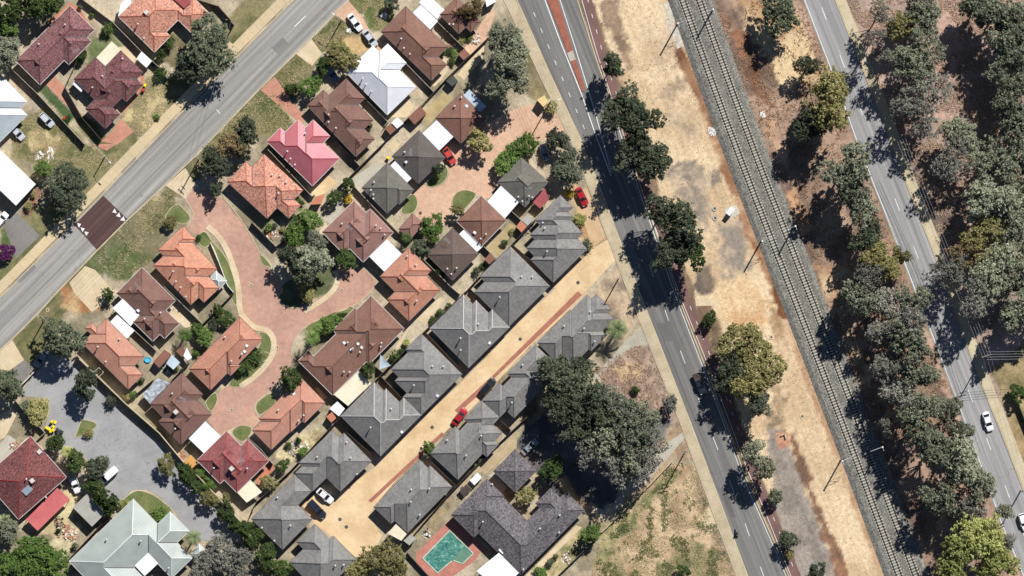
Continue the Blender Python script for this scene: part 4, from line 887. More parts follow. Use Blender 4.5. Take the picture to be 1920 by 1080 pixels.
house('gazebo', 'small pale grey hipped gazebo by the white picket fence', Z7([(510, 55), (640, 160), (540, 255), (420, 150)]), rooftile('gazebo shade roof', C(190, 196, 190), metal=True), c_wh, gutter_w, eave=2.3, cat='gazebo', wall=steel, over=1.0)
house('gazebo', 'small pale hipped pavilion beside the big pale metal roof', M([(1495, 838), (1562, 900), (1500, 985), (1435, 912)]), M_pale, c_wh, gutter_w, eave=2.6, cat='pavilion')

# ---- flat and skillion roofs on posts: carports, patios; sheds
def flatroof(name, label, px, mat, h=2.5, fall=.12, cat='carport', group=None, shed=False, sheet_w=1.0, wall=None):
    q = [W(x, y, h) for x, y in px]; c0 = sum(q, Vector())/4
    n = len(q); ar = sum(q[i].x*q[(i+1) % n].y-q[(i+1) % n].x*q[i].y for i in range(n))
    if ar < 0: q = q[::-1]
    root = empty(name, (c0.x, c0.y, 0)); tag(root, label, cat, group)
    q = [p-Vector((c0.x, c0.y, 0)) for p in q]
    if (q[1]-q[0]).length < (q[2]-q[1]).length: q = q[1:]+q[:1]
    a, b2, c2, d2 = q; ns = max(2, round((b2-a).length/sheet_w))
    for k in range(ns):
        f0, f1 = k/ns+.0008, (k+1)/ns-.0008; mb = MB()
        p = [a.lerp(b2, f0), a.lerp(b2, f1), d2.lerp(c2, f1), d2.lerp(c2, f0)]
        z0, z1 = h, h+fall; up = .005*(k % 2)
        zz = [z0+up, z0+up, z1+up, z1+up]
        nv = [(v.x, v.y, z) for v, z in zip(p, zz)]; lo = [(x, y, z-.03) for x, y, z in nv]
        mb.v = lo+nv; mb.f = [(4, 5, 6, 7), (3, 2, 1, 0), (0, 1, 5, 4), (1, 2, 6, 5), (2, 3, 7, 6), (3, 0, 4, 7)]
        mb.build('roof_sheet', mat, root)
    cen = (a+b2+c2+d2)/4
    if shed:
        mb = MB(); w4 = [p+(cen-p).normalized()*.12 for p in q]; mb.prism([(p.x, p.y) for p in w4], 0, h-.04); mb.build('wall', wall or cream_sheet, root)
    else:
        for p in q:
            s = p+(cen-p).normalized()*.35; MB().box(s.x-.05, s.x+.05, s.y-.05, s.y+.05, 0, h-.02).build('post', steel, root)
        mb = MB()
        for u, v in ((a, b2), (d2, c2)):
            u2 = u+(cen-u).normalized()*.3; v2 = v+(cen-v).normalized()*.3; z_ = h-.1 if u is a else h+fall-.1
            mb.bar((u2.x, u2.y, z_), (v2.x, v2.y, z_), .06, .12)
        mb.build('beam', steel, root)
    return root
red_sheet = surf('red patio sheet', C(176, 92, 92), C(160, 82, 84), .3, 2, .08, .5, .3, 0); pink_sheet = surf('pink sheet', C(216, 120, 116), C(200, 104, 104), .3, 2, .06, .5, .3, 0)
brown_sheet = surf('brown shed sheet', C(150, 104, 86), C(132, 92, 78), .3, 2, .1, .6, .3, 0); green_sheet = surf('dark green shed sheet', C(88, 92, 82), C(78, 80, 74), .3, 2, .1, .6, .3, 0)
terra_sheet = surf('terracotta shed sheet', C(208, 136, 104), C(190, 122, 96), .3, 2, .08, .6, .3, 0); orange_sheet = surf('orange shed sheet', C(228, 168, 96), C(216, 156, 90), .3, 2, .06, .6, .3, 0)
grey_sheet = surf('grey shed sheet', C(188, 184, 172), C(170, 166, 156), .3, 2, .08, .6, .3, 0); shade_blue = surf('pale blue shade sheet', C(206, 220, 228), C(180, 196, 210), .5, 2, .08, .5, .3, 0)
silver = surf('silver corrugated sheet', C(214, 220, 224), C(120, 126, 132), 1.3, 2, .25, .3, .6, .6, .05)
FR = [
 ('metal_barn', 'large bright white flat-roofed building beside the bushy street tree', E([(0, 45), (268, 302), (120, 462), (-150, 205)]), white_sheet, 3.6, .2, 'building', True),
 ('patio_roof', 'white patio roof at the corner of the orange-red tile house', A([(905, 30), (980, -45), (985, 40), (885, 122)]), white_sheet, 2.5, .1, 'patio', False),
 ('patio_roof', 'pale patio roof between the two wings of the maroon house', A([(838, 310), (908, 372), (790, 495), (722, 432)]), cream_sheet, 2.4, .1, 'patio', False),
 ('garden_shed', 'small white garden shed on the maroon house fence line', A([(1062, 385), (1140, 458), (1098, 508), (1022, 440)]), white_sheet, 2.2, .1, 'shed', True),
 ('patio_roof', 'short white awning on the side of the maroon house', A([(565, 605), (628, 665), (608, 690), (545, 630)]), white_sheet, 2.3, .05, 'awning', False),
 ('patio_roof', 'lower of two white patio roofs on the brown house', B([(1235, 35), (1365, 157), (1300, 232), (1167, 105)]), white_sheet, 2.5, .1, 'patio', False),
 ('patio_roof', 'upper of two white patio roofs by the brown house', B([(1280, -50), (1415, 75), (1360, 142), (1222, 18)]), white_sheet, 2.75, .1, 'patio', False),
 ('carport', 'square white carport between brown and dark tile houses by the red car', B([(1362, 895), (1482, 1025), (1362, 1142), (1238, 1010)]), white_sheet, 2.6, .1, 'carport', False),
 ('patio_roof', 'white and bluish patio roof under the big tree', B([(1600, 670), (1730, 800), (1672, 845), (1555, 715)]), shade_blue, 2.5, .1, 'patio', False),
 ('carport', 'narrow white carport roof between dark and olive tile houses', F([(1050, 120), (1180, 245), (1130, 292), (1000, 168)]), white_sheet, 2.5, .08, 'carport', False),
 ('carport', 'square white carport beside the rose-brown house', F([(975, 708), (1100, 830), (967, 962), (845, 840)]), white_sheet, 2.6, .1, 'carport', False),
 ('carport', 'square white carport next to the olive-grey house on the brick court', [(940, 347), (973, 379), (947, 409), (914, 378)], white_sheet, 2.6, .1, 'carport', False),
 ('carport', 'narrow white carport strip between brown and dark brown square houses', F([(1560, 640), (1702, 768), (1652, 815), (1508, 690)]), white_sheet, 2.5, .08, 'carport', False),
 ('carport', 'white carport roof, upper of the stepped pair by the brown house', I([(920, 80), (1050, 200), (980, 285), (845, 150)]), white_sheet, 2.75, .1, 'carport', False),
 ('carport', 'white carport roof, lower of the stepped pair by the terracotta house', I([(878, 200), (1010, 320), (940, 390), (815, 265)]), white_sheet, 2.5, .1, 'carport', False),
 ('patio_roof', 'rippled silver corrugated patio roof behind the brown house', I([(1185, 675), (1272, 712), (1125, 868), (1065, 800)]), silver, 2.4, .1, 'patio', False),
 ('carport', 'square white carport beside the dark red house on the court', M([(1540, -80), (1660, 35), (1530, 160), (1415, 50)]), white_sheet, 2.6, .1, 'carport', False),
 ('patio_roof', 'cream patio roof behind the dark red house', M([(1880, 360), (1965, 450), (1850, 530), (1780, 455)]), cream_sheet, 2.5, .1, 'patio', False),
 ('garden_shed', 'small orange-topped garden shed by the boundary wall', M([(1430, 170), (1485, 230), (1430, 285), (1380, 225)]), orange_sheet, 2.1, .1, 'shed', True),
 ('patio_roof', 'large cream flat patio roof behind the very large brown house', J([(770, 620), (865, 715), (690, 885), (585, 800)]), cream_sheet, 2.6, .1, 'patio', False),
 ('garden_shed', 'white-topped garden shed behind the terracotta house', J([(610, 850), (667, 905), (622, 962), (550, 905)]), white_sheet, 2.2, .1, 'shed', True),
 ('garden_shed', 'small terracotta-coloured garden shed next to the white-topped shed', J([(570, 930), (602, 975), (565, 1010), (525, 965)]), terra_sheet, 2.1, .1, 'shed', True),
 ('lean_to', 'pink metal lean-to along the lichen-covered red house', M([(430, 418), (525, 505), (282, 742), (195, 655)]), pink_sheet, 2.4, .25, 'lean-to', False),
 ('patio_roof', 'pale patio strip at the top of the lichen-covered red house', M([(198, 48), (230, 92), (118, 195), (85, 160)]), cream_sheet, 2.4, .1, 'patio', False),
 ('workshop_shed', 'grey flat-roofed workshop shed beside the hedge', M([(650, 465), (790, 610), (690, 710), (545, 565)]), grey_sheet, 2.8, .15, 'shed', True),
 ('patio_roof', 'white pergola roof on the big pale metal house', M([(1112, 905), (1187, 985), (1085, 1080), (1010, 1002)]), white_sheet, 3.2, .1, 'pergola', False),
 ('patio_roof', 'big white flat patio roof joining the charcoal house', Z3([(800, 855), (992, 1050), (805, 1235), (585, 1030)]), white_sheet, 3.0, .1, 'patio', False),
 ('patio_roof', 'narrow white awning strip joining the big white patio to the charcoal house', Z3([(850, 770), (890, 815), (835, 868), (795, 830)]), white_sheet, 3.15, .1, 'awning', False),
 ('patio_roof', 'dull brown verandah roof on the pool side of the charcoal house', Z3([(640, 585), (850, 795), (770, 855), (570, 655)]), surf('dull verandah sheet', C(120, 106, 96), C(106, 94, 86), .4, 3, .12), 2.35, .12, 'verandah', False),
 ('patio_roof', 'red patio roof beside the olive-grey house', Z5([(1330, 75), (1375, 210), (1275, 305), (1195, 235)]), red_sheet, 2.4, .1, 'patio', False),
 ('patio_roof', 'dark red patio sheet behind the orange-red tile house ridge', A([(1330, -40), (1440, 10), (1380, 62), (1290, -20)]), red_sheet, 3.6, .1, 'patio', False),
 ('garden_shed', 'small brown shed against the villa back fence', Z5([(715, 800), (775, 870), (705, 935), (650, 880)]), brown_sheet, 2.1, .1, 'shed', True),
 ('garden_shed', 'small terracotta shed behind the square white carport', Z5([(1060, 440), (1130, 505), (1068, 575), (1005, 510)]), terra_sheet, 2.1, .1, 'shed', True),
 ('garden_shed', 'grey-topped shed next to the small terracotta shed', Z5([(1140, 365), (1205, 430), (1135, 500), (1068, 440)]), grey_sheet, 2.2, .1, 'shed', True),
 ('garden_shed', 'brown garden shed near the back of the brown house', B([(1560, 365), (1605, 410), (1557, 452), (1515, 407)]), brown_sheet, 2.1, .1, 'shed', True),
 ('garden_shed', 'dark green garden shed at the back fence corner', B([(1480, 565), (1517, 610), (1470, 648), (1425, 605)]), green_sheet, 2.1, .1, 'shed', True),
 ('garden_shed', 'reddish brown garden shed astride the back fence by the white metal house', B([(1230, 795), (1280, 850), (1190, 935), (1140, 880)]), brown_sheet, 2.2, .2, 'shed', True),
 ('garden_shed', 'white-topped shed behind the brown house back corner', B([(1060, 878), (1107, 925), (1058, 965), (1015, 920)]), white_sheet, 2.1, .1, 'shed', True),
 ('garden_shed', 'brown shed next to the white-topped shed', B([(1008, 928), (1052, 972), (1008, 1012), (965, 962)]), brown_sheet, 2.1, .1, 'shed', True),
 ('garden_shed', 'terracotta-red garden shed behind the orange speckled house', F([(445, 395), (520, 370), (490, 450), (405, 455)]), terra_sheet, 2.1, .1, 'shed', True),
 ('garden_shed', 'brown garden shed beside the pale tarpaulin yard', I([(1235, 460), (1290, 500), (1195, 600), (1148, 552)]), brown_sheet, 2.2, .1, 'shed', True),
 ('shade_sheet', 'pale blue-white shade sheet over the cluttered yard', I([(1290, 500), (1352, 560), (1300, 612), (1245, 565)]), shade_blue, 2.3, .1, 'awning', False),
 ('garden_shed', 'rusty brown shed beside the palm-filled garden', I([(1360, 430), (1405, 480), (1365, 520), (1320, 475)]), brown_sheet, 2.2, .1, 'shed', True),
 ('patio_roof', 'small white awning beside the rusty brown shed', I([(1400, 450), (1440, 520), (1410, 545), (1375, 510)]), white_sheet, 2.3, .05, 'awning', False),
 ('patio_roof', 'small white patio roof on the corner of the poolside villa', N([(1050, 690), (1132, 765), (1090, 815), (985, 760)]), cream_sheet, 2.4, .1, 'patio', False),
 ('garden_shed', 'small dark grey shed beside the poolside villa patio', N([(1160, 765), (1200, 800), (1150, 850), (1105, 815)]), grey_sheet, 2.1, .1, 'shed', True),
 ('bus_shelter', 'sand-coloured square shelter roof on the brick forecourt by the main road', Z4([(1325, 110), (1365, 185), (1315, 245), (1240, 165)]), surf('shelter sheet', C(240, 212, 150), C(228, 200, 140), .4, 2, .06), 2.6, .1, 'shelter', True),
 ('garage', 'white-topped box shed at the top edge by the main road path', B([(1720, 0), (1780, -20), (1800, 12), (1730, 52)]), white_sheet, 2.5, .1, 'shed', True),
]
for nm, lab, px, mt, h, fall, cat, shd in FR: flatroof(nm, lab, px, mt, h, fall, cat, None, shd)
# shade sail: a triangular cloth on three posts
sv = [W(*p, z) for p, z in zip(J([(932, 500), (1012, 582), (925, 612)]), (2.9, 2.5, 2.3))]; c0 = sum(sv, Vector())/3
root = empty('shade_sail', (c0.x, c0.y, 0)); tag(root, 'white triangular shade sail in the yard behind the very large brown house', 'shade sail')
mb = MB(); n8 = 6
gridv = {}
for i in range(n8+1):
    for j in range(n8+1-i):
        u, v = i/n8, j/n8; k = 1-u-v; p = sv[0]*k+sv[1]*u+sv[2]*v; p = p-Vector((c0.x, c0.y, 0)); p.z -= 3*u*v*k*1.2; gridv[i, j] = len(mb.v); mb.v.append(tuple(p))
for i in range(n8):
    for j in range(n8-i):
        mb.f.append((gridv[i, j], gridv[i+1, j], gridv[i, j+1]))
        if i+j < n8-1: mb.f.append((gridv[i+1, j], gridv[i+1, j+1], gridv[i, j+1]))
mb.build('sail_cloth', shade_blue, root)
for p in sv: MB().tube([(p.x-c0.x, p.y-c0.y, 0), (p.x-c0.x, p.y-c0.y, p.z+.1)], .05).build('post', steel, root)

# ------------------------------------------------------------------ paved courts, driveways, islands
brick_pink = paver('court brick', C(218, 174, 150), C(180, 140, 124)); brick_org = paver('orange court brick', C(232, 194, 164), C(206, 164, 136))
brick_red = paver('red drive brick', C(214, 156, 130), C(192, 136, 114), .24, .12, .3); cream_conc = surf('cream driveway concrete', C(238, 210, 168), C(214, 182, 138), .2, 1.2, .12, .9, .2, .1, .01)
grey_asph = asphalt('car court asphalt', C(176, 174, 172), C(150, 149, 148), 0.3, streak=.04, sc=(.15, .15)); drive_asph = asphalt('old driveway bitumen', C(150, 144, 138), C(128, 122, 118), .7, streak=.05, sc=(.2, .2))
tan_conc = surf('tan concrete', C(230, 210, 176), C(208, 186, 150), .3, 2, .1, .9, .2, .1, .01); lawn_m = None
COURT1 = [(346, 372), (367, 350), (420, 372), (428, 390), (455, 415), (478, 455), (490, 480), (487, 492), (507, 503), (520, 528), (532, 545), (522, 553), (523, 562), (532, 573), (550, 579), (570, 575), (593, 563), (620, 545), (632, 525), (624, 507), (640, 502), (682, 502), (707, 530), (697, 545), (665, 575), (607, 593), (567, 615), (553, 633), (545, 658), (547, 668), (545, 690), (523, 712), (510, 730), (495, 742), (478, 755), (477, 767), (485, 783), (486, 790), (475, 803), (470, 798), (453, 796), (437, 802), (424, 808), (413, 817), (387, 788), (395, 777), (408, 753), (410, 737), (427, 722), (437, 727), (453, 726), (478, 712), (503, 688), (518, 658), (518, 638), (512, 620), (495, 612), (478, 613), (454, 590), (453, 542), (445, 500), (430, 470), (405, 440), (386, 432), (366, 442), (351, 425), (362, 410), (362, 395)]
COURT2 = [(1000, 195), (1038, 190), (1064, 252), (1040, 262), (1010, 262), (985, 285), (955, 300), (927, 325), (932, 345), (915, 378), (892, 363), (870, 355), (850, 365), (845, 385), (847, 405), (837, 422), (800, 430), (791, 420), (777, 402), (785, 390), (784, 375), (775, 362), (779, 355), (795, 345), (810, 352), (830, 347), (842, 330), (842, 315), (832, 302), (850, 285), (877, 277), (900, 240), (960, 205)]
DRIVE = [(1140, 449), (1157, 487), (1150, 492), (1105, 540), (1092, 555), (1038, 610), (998, 644), (928, 720), (875, 775), (847, 798), (818, 826), (785, 855), (730, 915), (702, 950), (692, 965), (716, 1005), (697, 1046), (668, 1046), (625, 1007), (590, 982), (566, 947), (590, 926), (627, 942), (640, 922), (705, 875), (815, 763), (861, 721), (909, 673), (977, 600), (1043, 540), (1110, 466)]
CARCOURT = [(35, 742), (92, 665), (128, 672), (155, 700), (262, 803), (345, 868), (445, 965), (452, 1018), (360, 1012), (328, 960), (298, 930), (275, 918), (250, 918), (222, 944), (195, 925), (190, 900), (160, 860), (137, 838), (122, 838), (85, 800), (92, 775), (72, 745)]
sheet('brick_court', closed_smooth(COURT1, 1), brick_pink, 3); sheet('brick_court', closed_smooth(COURT2, 1), brick_org, 3)
sheet('shared_driveway', DRIVE, cream_conc, 3); sheet('car_court', CARCOURT, grey_asph, 3)
sheet('driveway_brick_band', Z1([(1410, 28), (1448, 62), (640, 830), (620, 870), (330, 1130), (298, 1100), (640, 790)]), paver('band brick', C(186, 124, 106), C(170, 110, 94), .24, .12, .5, .8), 5)
sheet('driveway_brick_band', N([(1395, 0), (1410, 20), (865, 530), (842, 515)]), paver('band brick', None, None), 5)
PAVE = [
 (A([(345, 635), (415, 572), (492, 655), (470, 705), (618, 872), (598, 892)]), brick_red), (A([(905, 890), (1005, 985), (880, 1085), (760, 1060), (840, 985)]), brick_red),
 (A([(1042, 545), (1085, 560), (1075, 680), (940, 830), (885, 855), (1065, 650)]), brick_red), (A([(520, 20), (590, 60), (700, 215), (668, 222), (525, 45), (390, 185), (370, 160)]), terra_sheet),
 (A([(1655, 350), (1715, 305), (1770, 350), (1725, 480)]), tan_conc), (A([(885, 355), (945, 345), (1020, 440), (1000, 470)]), tan_conc),
 (B([(575, 100), (690, 0), (750, 70), (860, 235), (940, 370), (880, 360), (780, 240)]), brick_org), (B([(298, 402), (412, 285), (495, 400), (420, 495)]), tan_conc),
 (B([(35, 675), (140, 575), (365, 880), (345, 925), (300, 900)]), brick_red), (B([(1000, 880), (1145, 745), (1190, 800), (1130, 880), (1060, 880)]), tan_conc),
 (B([(1240, 860), (1400, 690), (1480, 735), (1330, 900), (1290, 950)]), surf('worn concrete', C(196, 176, 130), C(170, 150, 112), .5, 2, .15)), (B([(1510, 560), (1560, 600), (1700, 440), (1720, 300), (1560, 500)]), tan_conc),
 (B([(1560, 365), (1610, 410), (1730, 290), (1800, 80), (1760, 60), (1720, 130)]), brick_org), (B([(1420, 380), (1500, 410), (1420, 560), (1390, 600), (1340, 650), (1310, 640)]), tan_conc),
 (E([(300, 690), (120, 860), (40, 640), (0, 600), (30, 560), (130, 515)]), drive_asph), (E([(690, 0), (870, 0), (800, 50)]), brick_red), (E([(1240, 310), (1390, 180), (1480, 330), (1390, 410)]), tan_conc),
 (E([(520, 1040), (640, 915), (715, 945), (800, 1045), (880, 1120), (690, 1260), (560, 1120)]), tan_conc), (I([(0, 460), (90, 385), (180, 540), (70, 620), (0, 610)]), tan_conc),
 (I([(100, 600), (180, 540), (250, 600), (140, 740)]), drive_asph), (I([(1290, 130), (1340, 170), (1450, 280), (1390, 300), (1270, 190)]), tan_conc),
 (F([(415, 360), (545, 235), (610, 290), (520, 370), (455, 400)]), cream_conc), (F([(500, 560), (620, 395), (680, 450), (560, 600)]), concrete_grey), (F([(715, 265), (890, 140), (960, 160), (800, 330), (770, 350)]), concrete_grey),
 (F([(1030, -40), (1085, 0), (1030, 70), (985, 20)]), tan_conc), (F([(450, 700), (520, 580), (540, 620), (480, 700)]), tan_conc), (J([(1180, 220), (1390, 65), (1420, 90), (1270, 270)]), tan_conc),
 (J([(960, 560), (1130, 320), (1145, 310), (1060, 490), (985, 590)]), tan_conc), (J([(440, 750), (470, 745), (535, 820), (500, 840)]), cream_conc), (N([(0, 350), (95, 215), (150, 260), (20, 420)]), terra_sheet),
 (KK([(780, 480), (870, 375), (985, 305), (1025, 420), (905, 440), (770, 545), (640, 690), (600, 680)]), surf('side drive concrete', C(196, 190, 172), C(176, 168, 150), .3, 2, .12)),
 (O([(840, 430), (950, 300), (1160, 80), (1285, 0), (1300, 40), (1190, 170), (980, 420), (870, 460)]), surf('side drive concrete', None)), (O([(1390, 655), (1480, 560), (1550, 730), (1440, 765)]), concrete),
 (O([(100, 1080), (480, 700), (525, 715), (150, 1085)]), tan_conc), (Z2([(1040, 560), (1090, 520), (1070, 720), (740, 1000), (560, 1080), (500, 1170), (420, 1150)]), surf('trailer drive', C(198, 178, 142), C(176, 156, 124), .4, 2, .15)),
 (Z3([(700, 110), (745, 80), (880, 230), (830, 280)]), concrete_grey), (Z5([(680, 750), (930, 470), (1005, 500), (800, 850)]), surf('worn concrete', None)), (G([(720, 715), (620, 780), (300, 1080), (360, 1080), (780, 860)]), cream_conc),
 (M([(85, 160), (0, 250), (-60, 160), (60, 20), (120, 60)]), concrete_grey), (I([(0, 950), (100, 900), (120, 960), (40, 1120), (0, 1140)]), tan_conc), (G([(430, 380), (560, 330), (700, 690), (600, 790), (560, 640)]), surf('orange sand drive', C(220, 188, 148), C(202, 168, 128), .5, 2, .12)),
 (H_ := [(1303, 558), (1336, 560), (1337, 573), (1305, 574)], tan_conc), (D_ := [(1748, 440), (1786, 430), (1788, 436), (1756, 452)], concrete),
]
for k, (pl, mt) in enumerate(PAVE): sheet('paving', pl, mt, 1+.25*(k % 4))
# turf islands with pale kerbs
m, t, b = newmat('mown turf', .95, .1); pos = nd(t, 'ShaderNodeNewGeometry').outputs['Position']
f = maprange(t, noise(t, pos, .45, 5, .65), .3, .7, 0, 1); c = mixc(t, f, C(92, 110, 62), C(138, 138, 92))
g = maprange(t, noise(t, pos, 4, 4, .8), .25, .75, .6, 1.35); c = mixc(t, 1.0, c, comb(t, g), 'MULTIPLY')
t.links.new(c, b.inputs['Base Color']); bump(t, b, noise(t, pos, 6, 3, .8), .8, .08); turf = m
ISL = [F([(1205, 400), (1175, 370), (1130, 400), (1085, 500), (1100, 530), (1180, 520), (1215, 460)]), F([(1300, 270), (1380, 170), (1420, 150), (1448, 220), (1400, 300), (1320, 330), (1265, 310)]),
 F([(1465, 420), (1500, 365), (1560, 340), (1640, 360), (1655, 385), (1560, 500), (1480, 520)]), Z8([(390, 550), (500, 440), (530, 510), (510, 600), (450, 680), (400, 600)]), Z8([(680, 900), (740, 840), (810, 820), (880, 835), (920, 860), (880, 960), (800, 1020), (720, 960)]),
 Z8([(960, 590), (1000, 540), (1140, 440), (1200, 560), (1080, 660), (1000, 720), (955, 650)]), Z8([(640, 370), (740, 240), (900, 60), (1000, 0), (1120, 0), (1080, 140), (940, 290), (790, 395), (700, 395)]),
 Z7([(980, 740), (1060, 735), (1120, 790), (1140, 900), (1100, 1020), (1040, 1080), (880, 1080), (1040, 830)]), J([(700, 140), (745, 150), (720, 190), (480, 330), (400, 340), (350, 300), (520, 215)]),
 E([(1465, 710), (1510, 660), (1545, 655), (1580, 720), (1660, 800), (1720, 900), (1770, 1060), (1800, 1200), (1760, 1220), (1700, 1060), (1640, 880), (1590, 740), (1530, 790)]), E([(1320, 450), (1350, 460), (1430, 540), (1420, 580), (1360, 610), (1280, 560), (1230, 560), (1270, 490)]),
 I([(190, 900), (270, 835), (340, 845), (370, 880), (365, 930), (340, 1010), (250, 1010)]), I([(575, 1085), (610, 990), (635, 985), (720, 1010), (730, 1040), (660, 1085), (560, 1130)]), M([(905, 520), (1005, 440), (1070, 440), (1160, 475), (1250, 545), (1310, 610), (1290, 625), (1190, 690), (1005, 520)]),
 F([(20, 800), (130, 930), (90, 920), (40, 905)])]
for pl0 in ISL:
    pl = pl0
    pl = closed_smooth(pl, 2); sheet('turf', pl, turf, 6+.5*ISL.index(pl0))
    kerb(pl+pl[:1], -.08, .16, .1)
# pale concrete path that hugs the brick street
path1 = smooth_line([(388, 425), (408, 442), (424, 466), (437, 500), (447, 540), (448, 585), (462, 602), (478, 616), (496, 617), (508, 626), (513, 640), (513, 660), (499, 684), (476, 707), (450, 724)], 2)
slabs('footpath', path1, -.55, .75, 1.6, tan_conc, kerb_m, .09)
path2 = smooth_line([(624, 508), (631, 525), (619, 547), (592, 567), (572, 578)], 2); slabs('footpath', path2, -.1, 1.1, 1.6, tan_conc, kerb_m, .09)
for pl in ([(507, 503), (520, 528), (532, 545), (522, 553), (523, 562), (532, 573), (550, 579), (570, 575)], [(707, 530), (697, 545), (665, 575), (607, 593), (567, 615), (553, 633), (545, 658), (547, 668)], [(523, 712), (510, 730), (495, 742), (478, 755), (477, 767), (485, 783)],
           [(420, 372), (440, 395), (470, 440), (490, 480)], [(346, 372), (362, 395), (362, 410), (351, 425)], [(35, 742), (64, 697)], [(155, 700), (262, 803), (345, 868)], [(115, 838), (137, 838), (160, 860), (190, 900)]):
    kerb(smooth_line(pl, 2), -.1, .22, .1)
mh = MB()
mh.tube([(0, 0, 0), (0, 0, .02)], .42, 14); MH = mh.mesh('manhole_cover', surf('cast iron', (.06, .06, .06), (.1, .1, .1), 1, 5, .2))
for k, p in enumerate([*Z1([(890, 460)]), *Z2([(122, 487)]), *N([(630, 655), (678, 712)]), *I([(792, 928)]), *M([(1150, 352), (1460, 648)]), *G([(495, 1040)]), *G([(1520, 560)]), *Z7([(910, 210)]), *Z8([(688, 650)]), *J([(645, 18)]), *F([(1232, 518)])]):
    q = W(*p); o = share('manhole_cover', MH, None, (q.x, q.y, .034)); tag(o, 'round dark manhole cover set in the paving', 'manhole', 'manhole covers in roads and courts')
# square concrete pit surrounds
pit = MB()
for a in ((-.7, .7, -.7, -.35), (-.7, .7, .35, .7), (-.7, -.35, -.35, .35), (.35, .7, -.35, .35)): pit.box(*a, 0, .08)
PIT = pit.mesh('pit_frame', concrete)
PITC = MB().box(-.35, .35, -.35, .35, 0, .04).mesh('pit_lid', MATS['cast iron'])
for p in [*L([(25, 368), (258, 962)]), *I([(358, 165)]), *Z7([(908, 208), (1200, 905)]), *KK([(1750, 350)]), *Z8([(688, 648)]), *J([(645, 15)])]:
    q = W(*p); r = empty('drain_pit', (q.x, q.y, .022), rnd.uniform(0, 1)); tag(r, 'square concrete drain pit with dark lid set in the ground', 'drain pit', 'square drain pits'); r.scale = (.7, .7, 1) if p[0] > 1400 else (.55, .55, 1)
    share('pit_frame', PIT, r); share('pit_lid', PITC, r)

# ------------------------------------------------------------------ fences and walls
f_grey = surf('weathered fence sheet', C(186, 176, 158), C(158, 148, 132), .4, 3, .15); f_dark = surf('dark fence sheet', C(92, 84, 76), C(76, 70, 64), .4, 3, .15)
f_white = plain('white picket paint', (.75, .74, .71), .6); f_brick = surf('boundary wall render', C(214, 196, 160), C(190, 172, 140), .4, 3, .12)
def fence(label, px, h=1.8, mat=None, thick=.07, name='fence', cat='fence', posts=2.4, group=None):
    w_ = [W(x, y) for x, y in px]; c0 = w_[len(w_)//2]; root = empty(name, (c0.x, c0.y, 0)); tag(root, label, cat, group)
    mb = MB(); pb = MB(); mat = mat or f_grey; cp = MB()
    for a, b2 in zip(w_, w_[1:]):
        a = a-c0; b2 = b2-c0; e = (b2-a).normalized()
        mb.bar((a.x, a.y, (h-.05)/2), (b2.x, b2.y, (h-.05)/2), thick, h-.05)
        cp.bar((a.x, a.y, h-.02), (b2.x, b2.y, h-.02), thick+.05, .05)
        l = (b2-a).length
        for k in range(int(l/posts)+1):
            p = a+e*(k*posts); nn = Vector((-e.y, e.x, 0))*(thick/2+.05); p = p+nn; pb.box(p.x-.05, p.x+.05, p.y-.05, p.y+.05, 0, h-.1)
    mb.build('panel', mat, root); cp.build('capping', mat, root); tag(pb.build('post', mat, root), kind='stuff')
    return root
